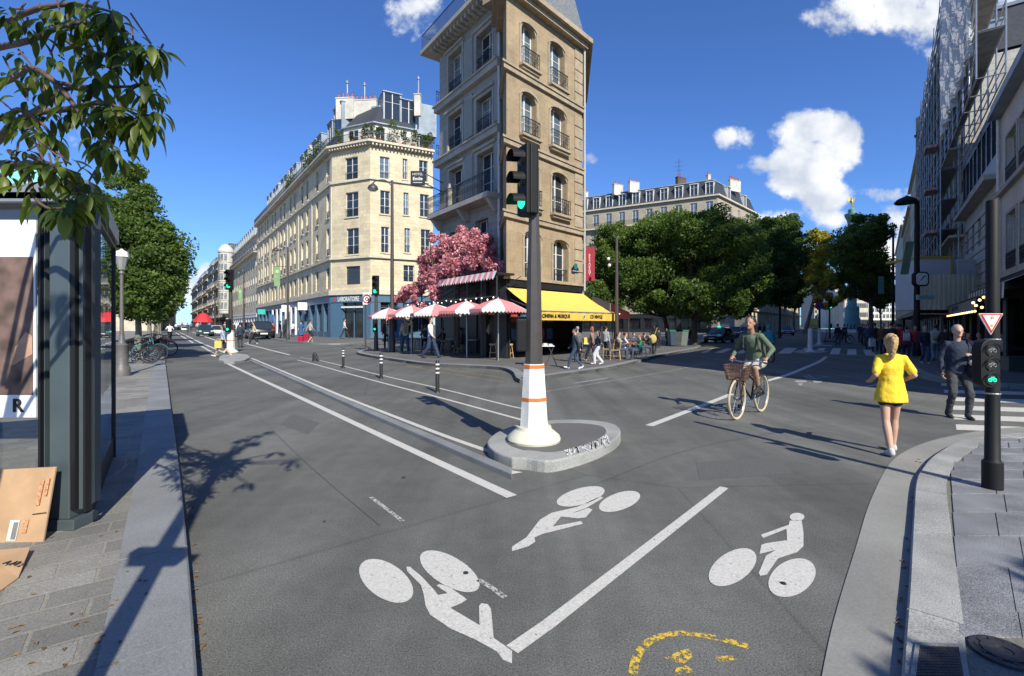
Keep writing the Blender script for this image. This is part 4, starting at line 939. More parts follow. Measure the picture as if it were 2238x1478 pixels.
# small grey awning and dark red cafe awning beside it
t = thing('grey_awning', 'grey folded awning cheek beside the yellow awning', 'awning', (5.5,27,2)); p0 = P3(1300,650,30); p1 = P3(1333,660,30)
mb = MB(); a = P3(1296,648,30.5); b = P3(1333,662,29); c = P3(1333,690,29); dd = P3(1296,690,30.5); mb.add([a,b,c,dd]+[Vector(q)+Vector((.3,1.2,0)) for q in (a,b,c,dd)], [(0,1,2,3),(0,4,5,1),(1,5,6,2),(7,6,5,4),(2,6,7,3),(3,7,4,0)]); mb.build('canvas', mat('grey_canvas',(.28,.27,.26),.8,.05), t)
mb = MB(); q = P3(1315,690,30); mb.tube((q.x,q.y,.12),(q.x,q.y,2.4),.04,n=6); mb.build('post', IRON, t)
t = thing('red_cafe_awning', 'dark red cafe awning with fairy lights under the trees', 'awning', tuple(P3(1360,700,31)))
A_, B_ = P3(1333,662,31), P3(1376,683,30); mb = MB()
mb.add([P3(1320,655,34),P3(1345,668,34.5),B_,A_, P3(1333,698,31),P3(1377,697,30)], [(0,1,2,3),(3,2,5,4)]); mb.build('canvas', mat('maroon_canvas',(.09,.012,.015),.8,.1), t)
mb = MB(); [mb.tube((q.x,q.y,.12),(q.x,q.y,2.3),.035,n=6) for q in (P3(1338,700,31.5),P3(1374,700,30.5))]; mb.build('posts', IRON, t)
BULB = mat('warm_bulb', (1,.68,.3), .5, 0, emit=2.2)
for (x,y) in ((1339,685),(1345,690),(1354,686),(1368,688),(1349,694),(1336,692)): mb = MB(); mb.ell(P3(x,y,30.3), .035,.035,.035, 6, 4); mb.build('light_bulb', BULB, t)
# ---------------- block with a slate mansard behind the trees
KB = P3(1568,700,95).to_2d(); KA = P3(1262,700,110).to_2d(); KC = P3(1655,700,112).to_2d()
R = thing('mansard_block', 'long cream block with dark slate mansard behind the big trees', 'building', (KB.x,KB.y,0))
dk = (KB-KA).normalized(); LK_ = (KB-KA).length; dk2 = (KC-KB).normalized(); LK2 = (KC-KB).length
ztk = 27.2
def rowops(L, n, rows, w=1.3): return [(L*(i+.5)/n-w/2, L*(i+.5)/n+w/2, a, b) for i in range(n) for a, b in rows]
rk = [(23.7,26.3),(20.1,22.6),(16.5,19.1),(12.9,15.5),(9.3,11.9),(5.7,8.3)]
M_CB = wallmat('cream_block', (.40,.35,.26), 1.2, .4, .8, .04, .01, .15)
o1 = rowops(LK_, 10, rk); MK1 = wall(R, KA, KB, 4, ztk, o1, M_CB, .2); o2 = rowops(LK2, 5, rk); MK2 = wall(R, KB, KC, 4, ztk, o2, M_CB, .2)
for o in o1: 
    if o[2] > 8: window(R, MK1, *o, rec=.2, rail='in' , kind='plain', pane=GLASSB)
for o in o2:
    if o[2] > 12: window(R, MK2, *o, rec=.2, rail='in', kind='plain', pane=GLASSB)
fpk = footprint([KA,KB,KC], 14)
for k in (2,3,4): wall(R, fpk[k], fpk[(k+1)%5], 0, ztk, [], M_CB)
for z, p in ((ztk,.5),(22.9,.8),(8.6,.3)): ledge(R, [KA,KB,KC], p, z, z+.3, M_CRT)
long_rail(R, [KA,KB,KC], .72, 23.2, 1.0, 'bars', 3)
shopfront(R, KA, KB, 3.99, [(LK_*(i+.1)/8, LK_*(i+.9)/8, 'w') for i in range(8)], DARKSH); shopfront(R, KB, KC, 3.99, [(LK2*(i+.1)/4, LK2*(i+.9)/4, 'w') for i in range(4)], DARKSH)
mansard(R, fpk, ztk+.3, ztk+3.7, 1.1, SLATE, .2)
for i in range(10): dormer(R, MK1, LK_*(i+.5)/10, ztk+.5, 1.6, 2.5, .3, 1.6, m=WHITE)
for i in (1,3): dormer(R, MK2, LK2*(i+.5)/5, ztk+.5, 1.7, 2.7, .3, 1.6, m=WHITE)
for x, Y, L, n, m in ((1350,106,2.6,5,CHIMW),(1385,104,2.8,5,CHIMW),(1280,112,1.0,2,CHIMW),(1488,101,2.6,3,CHIMB),(1605,103,3.6,8,CHIMW),(1548,99,.8,2,CHIMW)): chimney(R, P3(x,700,Y).to_2d(), (1,.6), L, .6, ztk+3, ztk+5.3, n, m, False)
a = P3(1484,400,101); mb = MB(); mb.tube((a.x,a.y,31),(a.x,a.y,36.5),.05,n=5)
for z, w in ((35.8,.7),(34.9,.9),(34,.6)): mb.tube((a.x-w,a.y,z),(a.x+w,a.y,z+.2),.03,n=4)
mb.build('roof_aerial', IRON, R)
# ---------------- low corner house across the crossing
QB = P3(1637,700,84).to_2d(); QA = P3(1555,700,90).to_2d(); QC = P3(1748,700,150).to_2d()
R = thing('corner_house', 'low cream corner house with grey shop shutter beyond the crossing', 'building', (QB.x,QB.y,0))
L1_ = (QB-QA).length; L2_ = (QC-QB).length; MQ1 = wall(R, QA, QB, .1, 8.0, [(3.2,4.3,5.3,7.2),(.6,1.6,5.3,7.2),(1.5,4.6,.12,3.2)], M_CREAM2, .3); 
o2 = [(L2_*(i+.5)/18-.5, L2_*(i+.5)/18+.5, a, b) for i in range(18) for a, b in ((5.3,7.2),(1.0,3.3))]
MQ2 = wall(R, QB, QC, .1, 8.0, o2, M_CREAM, .3)
for o in o2: window(R, MQ2, *o, rec=.28, kind='plain', pane=GLASSB if o[2] < 3 else None)
for o in ((3.2,4.3,5.3,7.2),(.6,1.6,5.3,7.2)): window(R, MQ1, *o, rec=.28)
mb = MB(MQ1); mb.box(1.5,4.6,.2,.25,.12,3.2)
for i in range(14): mb.box(1.5,4.6,.185,.199,.2+i*.21,.3+i*.21)
mb.build('roller_shutter', mat('shutter_grey',(.2,.21,.22),.5,.1), R)
for k in (2,3,4):
    fq = footprint([QA,QB,QC],12); wall(R, fq[k], fq[(k+1)%5], 0, 8, [], M_CREAM2)
for z, p in ((8,.6),(4.2,.35)): ledge(R, [QA,QB,QC], p, z, z+.3, M_CRT)
mansard(R, fq, 8.3, 11, 1.6, SLATE, .2)
# ---------------- right-hand row of the square street
RA = Vector((P3(2223,700,19.5).x, 19.5)); dr = Vector((1925-CX, F)); dr.normalize(); dr = Vector((dr.x,dr.y))
def RP(s): return RA+dr*s
def sx(x): return us(RA, dr, x)
# these facades face left, so seen from outside they run from far to near
s1 = sx(2186)
R = thing('right_corner_building', 'grey stucco building at the right with tall windows above the cafe terrace', 'building', (*RP(s1),0))
A, B = RP(s1), RP(-14); LB = (B-A).length; dB = (B-A).normalized(); zr = 11.2
def RO(A, dB, x0, x1, y0, y1):
    u0 = us(A,dB,x0); u1 = us(A,dB,x1); Y = A.y+dB.y*(u0+u1)/2; a, b = sorted((u0,u1)); return (a, b, ZY(y1,Y), ZY(y0,Y))
w1 = RO(A,dB,2201,2224,285,392); w2 = RO(A,dB,2202,2223,462,588); ops = [w1,w2]
for k in (1,2,3): ops += [(w1[0]+k*2.6,w1[1]+k*2.6,w1[2],w1[3]),(w2[0]+k*2.6,w2[1]+k*2.6,w2[2],w2[3])]
M_ST = wallmat('grey_stucco', (.60,.56,.49), 3, 3.2, .9, .02, .006, .2)
MR = wall(R, A, B, 3.9, zr, ops, M_ST, .25)
for o in ops:
    window(R, MR, *o, rec=.24, rail='ornate', out=.05, railh=.75); mb = MB(MR); a, b, z0, z1 = o
    for q in ((a-.14,a-.001,z0,z1+.14),(b+.001,b+.14,z0,z1+.14),(a,b,z1+.001,z1+.14)): mb.box(q[0],q[1],-.05,-.002,q[2],q[3])
    mb.build('window_surround', M_GRT, R)
fr = footprint([A,B],10)
for k in (1,2,3): wall(R, fr[k], fr[(k+1)%4], 0, zr, [], M_ST)
ledge(R, [A,B], .2, 7.55, 7.75, M_GRT, 'string_course'); ledge(R, [A,B], .45, zr, zr+.22, ZINC, 'gutter'); ledge(R, [A,B], .3, 3.7, 3.95, M_GRT, 'string_course')
mansard(R, fr, zr+.22, zr+1.8, 2.5, ZINC, -.1); chimney(R, A+dB*1.2-nrm2(dB)*1.6, nrm2(dB), 1.4, .9, zr, zr+2.2, 0, M_GRT, False)
mb = MB(MR); mb.tube((.35,-.12,3.9),(.35,-.12,zr-.1),.06,n=8); mb.build('drainpipe', WHITE, R)
shopfront(R, A, B, 3.69, [(.5,3.2,'w'),(3.5,4.8,'d'),(5.1,8,'w'),(8.3,11,'w'),(11.3,13.5,'d')], DARKSH)
s2 = sx(2109)
A2, B2 = RP(s2), RP(s1+.02); d2 = (B2-A2).normalized(); LB2 = (B2-A2).length
R = thing('loft_building', 'stone building with dark blue glazed loft storey under plastic scaffold sheeting', 'building', (*A2,0))
zl = ZY(388, A2.y+(B2.y-A2.y)*.97); ztop2 = zl+3.6
cols = [LB2*(i+.5)/5 for i in range(5)]; ops = [(u-.45,u+.45,zl-2.5,zl-1.0) for u in cols]+[(u-.45,u+.45,4.2,zl-3.4) for u in cols]
M_RG = wallmat('right_limestone', (.52,.485,.42), 1.5, .45, .6, .05, .014, .2)
MR2 = wall(R, A2, B2, 3.6, zl, ops, M_RG, .3)
for o in ops: window(R, MR2, *o, rec=.28, kind='dark')
for i in range(7): mb = MB(MR2); mb.box(0.02,LB2-.02,-.05,-.002,3.9+i*.62,3.94+i*.62); mb.build('rustication', M_GRT, R)
NB = mat('navy_steel', (.02,.032,.05), .35, .15, 4)
MR3 = wall(R, A2+nrm2(d2)*.1, B2+nrm2(d2)*.1, zl+.15, ztop2, [(LB2*(i+.1)/8,LB2*(i+.9)/8,zl+1.1,ztop2-.5) for i in range(8)], NB, .15, name='loft_wall')
for i in range(8): window(R, MR3, LB2*(i+.1)/8,LB2*(i+.9)/8,zl+1.1,ztop2-.5, rec=.15, kind='dark', pane=GLASSB)
fr2 = footprint([A2,B2],12)
for k in (1,2,3): wall(R, fr2[k], fr2[(k+1)%4], 0, ztop2, [], M_GREY)
ledge(R, [A2,B2], .55, zl-.1, zl+.14, M_GRT); mansard(R, fr2, ztop2, ztop2+3, 1.2, ZINC, 0)
shopfront(R, A2, B2, 3.59, [(1,3,'w'),(4,6,'d'),(7,9,'w')], DARKSH)
s3 = sx(2034); A3, B3 = RP(s3), RP(s2+.02); zt3 = ZY(318, (A3.y+B3.y)/2+4)
street_building('scaffolded_building', 'building wrapped in tube scaffolding behind the pale hoarding', A3, B3, 14, zt3, 4.5, 5, 9, 1.1, 2.2, M_RG, M_CRT, 3.2, (1,3), 'buildings of the right-hand row', chim=1)
s4 = sx(2012); tt, _ = street_building('brick_chimney_building', 'narrow cream building with a dark brick chimney wall beyond the scaffolding', RP(s4), RP(s3+.03), 14, ZY(430, RP(s4).y), 4.5, 5, 4, 1.2, 2.2, M_CREAM2, M_CRT, 3.4, (), 'buildings of the right-hand row', chim=0)
for x, y0, s_ in ((2030,300,s3+2),(2018,345,s3+14)): p = RP(s_)-nrm2(-dr)*2.5; chimney(tt, p, nrm2(dr), 4.5, 1.4, 10, ZY(y0, p.y), 5, CHIMB, False)
s5 = sx(1990); street_building('street_row_building', 'tall pale building second beyond the scaffolding', RP(s5), RP(s4+.03), 14, ZY(425, RP(s5).y), 4.5, 6, 6, 1.2, 2.2, M_RG, M_CRT, 3, (), 'buildings of the right-hand row', chim=1)
s6 = sx(1973); street_building('street_row_building', 'ochre building third beyond the scaffolding', RP(s6), RP(s5+.03), 14, ZY(520, RP(s6).y), 4.5, 5, 9, 1.3, 2.2, wallmat('ochre_render',(.32,.24,.13),2,3,.9,.03,.006,.2), M_CRT, 3, (2,), 'buildings of the right-hand row', chim=1)
s7 = sx(1958); street_building('street_row_building', 'farthest building of the right-hand row', RP(s7), RP(s6+.03), 14, ZY(560, RP(s7).y), 4.5, 5, 12, 1.3, 2.2, M_CREAM2, M_CRT, 3, (), 'buildings of the right-hand row', chim=0)
# scaffolding
def scaffold(name, label, A, B, off, zs, pitch, tiers, dep=.9, tilt=0, ph=2.0):
    d = (B-A).normalized(); L = (B-A).length; M = fmat(A, d); t = thing(name, label, 'scaffolding', (A.x,A.y,0)); n = int(L/pitch); zmax = zs+tiers*ph
    for i in range(n+1):
        x = L*i/n
        for k, y in enumerate((-off,-off-dep)):
            mb = MB(M); mb.tube((x,y,0.1 if zs < 1 else zs),(x+random.uniform(-.03,.03),y,zmax+random.uniform(.2,1.2)),.035,n=6); mb.build('standard', STEEL, t)
    for j in range(tiers+1):
        z = zs+j*ph; mb = MB(M)
        for y in (-off,-off-dep):
            mb.tube((0,y,z),(L,y,z),.03,n=5); mb.tube((0,y,z+1),(L,y,z+1),.03,n=5)
            mb.tube((0,y,z+.5),(L,y,z+.5),.025,n=5)
        for i in range(n+1): mb.tube((L*i/n,-off,z),(L*i/n,-off-dep,z),.03,n=5)
        for i in range(0,n,2): mb.tube((L*i/n,-off-dep,z),(L*(i+1)/n,-off-dep,z+ph),.028,n=5)
        mb.build('ledger', STEEL, t)
        if 0 < j: mb = MB(M); mb.box(0,L,-off-dep+.05,-off-.05,z-.06,z-.02); mb.box(0,L,-off-dep-.03,-off-dep+.0,z-.02,z+.14); mb.build('deck', mat('scaffold_deck',(.22,.20,.17),.7,.3,3), t)
    return t, M, L
NET = mat('scaffold_sheeting', (.55,.56,.57), .6, .08, .8, alpha=.6, bump=.15, bscale=.8)
t, M, L = scaffold('scaffolding', 'grey tube scaffolding with red marked decks over the building beyond the loft', A3, B3, .3, .12, 2.4, int((zt3+3)/2))
for z in (8.2,11.2,14.2): mb = MB(M); mb.box(L-3.2,L-1.4,-1.9,-1.25,z-.07,z+.12); mb.build('loading_deck', mat('red_white_board',(.5,.3,.28),.6,.5,5), t)
t, M, L = scaffold('scaffolding', 'upper scaffolding with torn translucent sheeting rising above the dark blue loft', A2, RP(s1-3), .25, ztop2+.0, 1.9, 5)
mb = MB(M); n = 26
for i in range(n):
    a = L*.15+(L*.85)*i/n; b = L*.15+(L*.85)*(i+1)/n
    for j in range(8):
        z0 = ztop2+1.5+(9.5-1.0)*j/8; z1 = ztop2+1.5+(8.5)*(j+1)/8; y = lambda u, z: -1.3-.16*math.sin(u*3+z)-.1*math.sin(z*2.2+u*5)
        mb.quad((a,y(a,z0),z0),(b,y(b,z0),z0),(b,y(b,z1),z1),(a,y(a,z1),z1))
mb.build('sheeting', NET, t, smooth=60)
# site tower block wrapped with scaffolding above the row
pt = P3(2093,300,50); t = thing('roof_tower', 'cream masonry block above the scaffolded roofs', 'building', (pt.x,pt.y,16))
zb = ZY(310,50); z9 = ZY(222,50); x0, x1 = P3(2072,0,50).x, P3(2122,0,50).x; mb = MB(); mb.box(x0,x1,50,54,12,z9); mb.build('wall', M_CREAM2, t); mb = MB(); mb.box(x0-.1,x1+.1,49.9,54.1,ZY(268,50),ZY(262,50)); mb.build('band', DARKSH, t)
scaffold('scaffolding', 'scaffold cage around the cream roof block', Vector((P3(2062,0,50).x,49.2)), Vector((x1,49.2)), 0, zb-1, 1.5, 4, dep=.8, ph=1.4)
# hoarding on the pavement
hp = [P3(1957,700,66).to_2d(), P3(2000,700,27.5).to_2d(), P3(2137,700,27.5).to_2d()]; zh0, zh1 = ZY(687,27.5), ZY(600,27.5)
t = thing('site_hoarding', 'raised cream corrugated hoarding around the building site', 'hoarding', (*hp[1],0)); HOAR = mat('cream_sheet', (.72,.64,.46), .6, .06, 1)
mb = MB()
for k in range(2):
    A, B = hp[k], hp[k+1]; L = (B-A).length; M = fmat(A,(B-A)/L); n = int(L/.27); tm = MB(M)
    for i in range(n):
        a = L*i/n; b = L*(i+1)/n; m_ = (b-a); pts = [(a,0),(a+m_*.55,0),(a+m_*.62,.06),(b-m_*.07,.06),(b,0)]
        for q in range(4): tm.quad((pts[q][0],pts[q][1],zh0),(pts[q+1][0],pts[q+1][1],zh0),(pts[q+1][0],pts[q+1][1],zh1),(pts[q][0],pts[q][1],zh1))
    n0 = len(mb.v); mb.v += [tuple(v) for v in tm.v]; mb.f += [tuple(i+n0 for i in f) for f in tm.f]; mb.mi += tm.mi
mb.build('corrugated_panels', HOAR, t)
mb = MB(); mb.prism([tuple(p) for p in hp]+[tuple(hp[0]+Vector((3,0))),], zh0+.05, zh0+.25); mb.build('deck', DARKSH, t)
for p in (hp[1]+Vector((.3,.3)), hp[1]+Vector((2,.4)), hp[2]+Vector((-.4,.3)), hp[0]*.4+hp[1]*.6): mb = MB(); mb.box(p.x-.1,p.x+.1,p.y-.1,p.y+.1,.12,zh0+.05); mb.build('post', DARKSH, t)
CAB = mat('white_cabin', (.58,.60,.62), .5, .05, 2); YT = mat('yellow_trim', (.55,.36,.05), .5, .05)
for (xa,xb,ya,Y,lb) in ((2010,2079,566,28,'larger white site cabin with yellow edges standing on the hoarding'),(2093,2128,572,28,'smaller white site cabin with domed roof on the hoarding')):
    t = thing('site_cabin', lb, 'cabin', tuple(P3((xa+xb)/2,600,Y)), group='site cabins'); x0, x1 = P3(xa,0,Y).x, P3(xb,0,Y).x; zc_ = ZY(ya,Y)
    mb = MB(); mb.box(x0,x1,Y,Y+1.8,zh0+.26,zc_); mb.build('cabin_body', CAB, t, bevel=.03)
    mb = MB(); mb.box(x0-.03,x1+.03,Y-.03,Y+2.5,zc_+.001,zc_+.15); mb.box(x1+.001,x1+.12,Y-.02,Y+.2,zh0+.26,zc_); mb.build('trim', YT if xa < 2050 else CAB, t)
# ---------------- far side of the square
t = thing('monument_column', 'tall green bronze column topped by a gilded winged figure behind the right tree', 'monument', (P3(1862,700,178).x,178,0))
cxm, Ym = P3(1862,700,178).x, 178; VERD = mat('verdigris', (.12,.24,.21), .6, .2, .6); GILT = mat('gilding', (.6,.42,.1), .35, .1, 2, metal=.7)
mb = MB(); zs = ZY(468,Ym); mb.lathe([(2.6,0),(2.6,4),(2.3,4.5),(2.3,8),(1.9,8.4),(1.5,9),(1.35,zs-3.5),(1.5,zs-3),(1.5,zs-2.6),(2.3,zs-.8),(2.4,zs),(1.2,zs+.1),(1.2,zs+1.6),(.5,zs+2.2)], (cxm,Ym,0), 20); mb.build('shaft', VERD, t, smooth=40)
mb = MB(); zf_ = zs+2.2; mb.ell((cxm,Ym,zf_+2.2),.35,.35,1.1); mb.tube((cxm-.15,Ym,zf_+.0),(cxm,Ym,zf_+1.5),.16,.26,8); mb.tube((cxm+.5,Ym,zf_+.4),(cxm+.1,Ym,zf_+1.5),.13,.22,8); mb.ell((cxm,Ym,zf_+3.5),.25,.25,.32); mb.tube((cxm+.2,Ym,zf_+3),(cxm+1.1,Ym,zf_+4.1),.14,.07,6); mb.tube((cxm-.2,Ym,zf_+3),(cxm-.9,Ym,zf_+2.6),.14,.07,6)
for sg in (-1,1): mb.add([(cxm,Ym+.3,zf_+3),(cxm+sg*1.5,Ym+.5,zf_+4.3),(cxm+sg*1.3,Ym+.5,zf_+2.6),(cxm+sg*.3,Ym+.3,zf_+1.9),(cxm,Ym+.4,zf_+3),(cxm+sg*1.5,Ym+.6,zf_+4.3),(cxm+sg*1.3,Ym+.6,zf_+2.6),(cxm+sg*.3,Ym+.4,zf_+1.9)],[(0,1,2,3),(7,6,5,4),(0,4,5,1),(1,5,6,2),(2,6,7,3)])
mb.build('winged_figure', GILT, t, smooth=50)
for (xa,xb,Y,zt_,m,lb,n) in ((1826,1846,260,ZY(622,260),M_WHITE,'white apartment block on the far side of the square, left of the column',5),(1846,1900,230,ZY(655,230),M_CREAM2,'low pale building with dark windows on the far side of the square',12),(1780,1830,300,ZY(600,300),M_CREAM2,'pale block behind the yellow tree across the square',7),(1896,1960,270,ZY(630,270),M_WHITE,'white block behind the right tree across the square',8)):
    street_building('distant_block', lb, P3(xa,700,Y).to_2d(), P3(xb,700,Y).to_2d(), 14, zt_, 5, max(2,int((zt_-5)/3.4)), n, 1.5, 2.2, m, M_CRT, 2.5, (), 'blocks across the square', rail=None, dorm=False, chim=1, pane=GLASS)
g2 = MB(); g2.quad(*[(P3(x,0,Y).x,Y,.01) for x,Y in ((1790,105),(1925,105),(1990,228),(1770,228))]); struct(g2, 'square_paving', mat('pale_paving',(.42,.40,.36),.8,.12,.8))

street_building('left_terrace', 'pale terrace glimpsed behind the far trees on the left side of the long street', P3(330,700,330).to_2d(), P3(318,700,120).to_2d()+Vector((-14,0)), 14, 22, 5, 5, 20, 1.4, 2.3, M_CREAM2, M_CRT, 3, (), None, rail=None)
# ================================================================ TREES
def limb(mb, p, d, L, r, depth, tips, spread=.6, up=.25, n=6):
    p = Vector(p); d = Vector(d).normalized(); q = p+d*L
    m = p.lerp(q,.5)+Vector((random.uniform(-1,1),random.uniform(-1,1),random.uniform(-.5,.5)))*L*.07
    mb.tube(p, m, r, r*.86, n); mb.tube(m, q, r*.86, r*.7, n)
    if depth == 0: tips.append(q); return
    k = random.choice((2,3)) if depth > 1 else 3
    for i in range(k):
        v = Vector((random.gauss(0,1),random.gauss(0,1),random.gauss(0,.6))); v -= d*v.dot(d); v.normalize()
        nd = (d+v*spread*random.uniform(.6,1.3)+Vector((0,0,up))).normalized()
        limb(mb, q, nd, L*random.uniform(.62,.85), r*.62, depth-1, tips, spread, up, n)
CLR = .0
def tree(name, label, base, lean, tr, hb, crowns, nleaf, ls, lm, bark, group=None, clumps=70, cr=.22, gaps=.15, cat='tree', seed=1):
    random.seed(seed); np.random.seed(seed)
    base = Vector(base); t = thing(name, label, cat, base, group=group); mb = MB(); top = base+Vector((lean[0],lean[1],hb)); mid = base.lerp(top,.5)+Vector((.04,.03,0))
    mb.tube(base-Vector((0,0,.1)), base+Vector((0,0,.3)), tr*1.35, tr*1.05, 10); mb.tube(base+Vector((0,0,.3)), mid, tr*1.05, tr*.9, 10); mb.tube(mid, top, tr*.9, tr*.75, 10)
    pts = []; tot = sum(c[3]*c[4]*c[5] for c in crowns); cls = []
    for (cx,cy,cz,rx,ry,rz) in crowns:
        k = max(5, int(clumps*(rx*ry*rz)/tot))
        for i in range(k):
            p = np.random.normal(size=3); p /= np.linalg.norm(p); rr = random.uniform(.35,1)**.6; c = np.array((cx,cy,cz))+p*np.array((rx,ry,rz))*rr*.88
            cls.append((c, random.uniform(.7,1.25)*cr*(rx+ry+rz)/3))
    for c, r in cls:
        v = Vector(c); 
        if random.random() < .55:
            m = top.lerp(v,.45)+Vector((0,0,-.05*(v-top).length)); r0 = tr*.28*random.uniform(.6,1.2); mb.tube(top+Vector((0,0,-.1)), m, r0, r0*.6, 5); mb.tube(m, v, r0*.6, r0*.25, 5)
    mb.build('trunk', bark, t, smooth=60)
    npc = nleaf//len(cls); tint = []
    for c, r in cls:
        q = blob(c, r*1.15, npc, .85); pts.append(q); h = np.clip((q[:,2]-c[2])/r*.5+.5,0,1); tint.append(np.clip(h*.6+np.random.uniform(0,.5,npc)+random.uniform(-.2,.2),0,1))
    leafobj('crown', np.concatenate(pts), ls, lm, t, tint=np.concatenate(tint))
    return t
BARK = mat('bark', (.07,.055,.042), .9, .35, 9, bump=.5); BARKP = mat('plane_bark', (.17,.155,.12), .85, .4, 4, bump=.3)
LG = leafmat('plane_leaf', (.034,.068,.018), (.14,.21,.045), .5, .45); LD = leafmat('dark_leaf', (.026,.055,.016), (.10,.16,.035), .55, .4)
LY = leafmat('yellow_leaf', (.16,.16,.02), (.55,.46,.06), .55, .4)
# left-hand street trees
GT = 'street trees along the left pavement'
LT = [(296,22,338,720,118,1.0,'nearest big street tree behind the lantern lamp post'),(322,31,420,700,85,1,'second street tree behind the lantern lamp post'),(336,42,500,690,60,1,'third street tree along the left pavement')]
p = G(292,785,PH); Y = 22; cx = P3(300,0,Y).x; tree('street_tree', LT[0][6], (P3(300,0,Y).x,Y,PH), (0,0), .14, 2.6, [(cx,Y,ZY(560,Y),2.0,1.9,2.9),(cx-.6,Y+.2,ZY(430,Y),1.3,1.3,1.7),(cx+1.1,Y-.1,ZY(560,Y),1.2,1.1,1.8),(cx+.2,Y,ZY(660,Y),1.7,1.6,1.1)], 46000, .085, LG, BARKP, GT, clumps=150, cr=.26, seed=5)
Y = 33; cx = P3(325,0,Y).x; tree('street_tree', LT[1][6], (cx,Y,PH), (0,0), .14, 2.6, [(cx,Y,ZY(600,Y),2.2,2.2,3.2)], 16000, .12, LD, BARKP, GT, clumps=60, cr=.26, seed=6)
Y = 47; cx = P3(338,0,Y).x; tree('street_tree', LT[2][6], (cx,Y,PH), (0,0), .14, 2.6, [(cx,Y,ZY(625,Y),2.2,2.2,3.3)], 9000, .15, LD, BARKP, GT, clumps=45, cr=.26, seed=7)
for i,(x,Y,yc) in enumerate(((346,70,655),(350,100,668),(358,150,672),(368,230,680))):
    cx = P3(x,0,Y).x; tree('street_tree', ['fourth street tree along the left pavement','fifth street tree along the left pavement','pale distant tree at the end of the left pavement','farthest yellowing tree at the end of the long street'][i], (cx,Y,PH), (0,0), .15, 3, [(cx,Y,ZY(yc,Y),3,3,3.4)], 4000, .26, LD if i < 2 else LY, BARKP, GT, clumps=30, cr=.28, seed=9+i)
for i,(x,Y,yc,rx) in enumerate(((150,30,560,3.0),(60,26,520,3.2),(215,40,600,3))):
    cx = P3(x,0,Y).x; tree('street_tree', ['tree seen behind the kiosk glass','leftmost tree behind the kiosk','tree between the kiosk and the big street tree'][i], (cx,Y,PH), (0,0), .15, 3, [(cx,Y,ZY(yc,Y),rx,rx,3.2)], 9000, .14, LD, BARKP, 'trees behind the kiosk', clumps=40, cr=.28, seed=19+i)
# square trees on the right
GR_ = 'dark green trees of the square on the right'
def rt(label, x, Y, lean, tr, hb, cs, n, ls, m, seed, clumps=120, bark=BARK, group=GR_, cr=.26):
    b = P3(x,700,Y); tree('square_tree', label, (b.x,Y,PH), (lean*Y/F,0), tr, hb, [(P3(a,0,Y+dy).x, Y+dy, ZY(c,Y+dy), rx*Y/F, rd, ry*Y/F) for (a,c,rx,ry,rd,dy) in cs], n, ls, m, bark, group, clumps=clumps, cr=cr, seed=seed)
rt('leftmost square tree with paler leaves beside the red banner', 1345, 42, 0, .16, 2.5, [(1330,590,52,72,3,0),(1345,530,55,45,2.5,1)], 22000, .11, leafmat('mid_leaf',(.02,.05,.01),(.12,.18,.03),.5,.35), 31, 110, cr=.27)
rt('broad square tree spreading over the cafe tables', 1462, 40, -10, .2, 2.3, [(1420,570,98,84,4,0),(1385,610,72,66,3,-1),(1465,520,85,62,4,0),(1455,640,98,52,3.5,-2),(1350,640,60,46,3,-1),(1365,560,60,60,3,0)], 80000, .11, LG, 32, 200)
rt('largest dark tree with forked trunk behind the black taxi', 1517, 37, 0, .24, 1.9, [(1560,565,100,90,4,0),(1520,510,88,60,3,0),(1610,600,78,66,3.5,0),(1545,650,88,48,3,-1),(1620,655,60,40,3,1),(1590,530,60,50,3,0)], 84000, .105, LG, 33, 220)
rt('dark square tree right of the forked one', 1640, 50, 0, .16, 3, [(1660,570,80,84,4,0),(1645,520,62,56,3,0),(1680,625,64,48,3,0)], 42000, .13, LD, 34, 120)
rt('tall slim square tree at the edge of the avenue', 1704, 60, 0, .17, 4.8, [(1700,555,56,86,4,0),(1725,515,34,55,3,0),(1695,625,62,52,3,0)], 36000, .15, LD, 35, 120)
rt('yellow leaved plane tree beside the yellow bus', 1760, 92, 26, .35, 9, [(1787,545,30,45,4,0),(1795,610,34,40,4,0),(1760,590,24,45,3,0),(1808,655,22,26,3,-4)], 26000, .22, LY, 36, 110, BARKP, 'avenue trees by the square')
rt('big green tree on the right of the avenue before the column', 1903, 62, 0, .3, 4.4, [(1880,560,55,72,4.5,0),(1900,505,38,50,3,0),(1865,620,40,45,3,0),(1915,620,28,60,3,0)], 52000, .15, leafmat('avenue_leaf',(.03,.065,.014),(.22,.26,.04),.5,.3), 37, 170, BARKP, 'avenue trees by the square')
for i,(x,Y,c) in enumerate(((1735,120,640),(1700,130,650),(1925,120,640),(1840,320,680))):
    rt(['small tree behind the yellow one','dark tree farther up the avenue on the left','tree farther up the avenue on the right','tiny tree on the far side of the square'][i], x, Y, 0, .25, 4, [(x,c,26 if i<3 else 12,34 if i<3 else 10,4,0)], 5000, .35, LD, 40+i, 30, BARKP, 'avenue trees by the square', cr=.3)
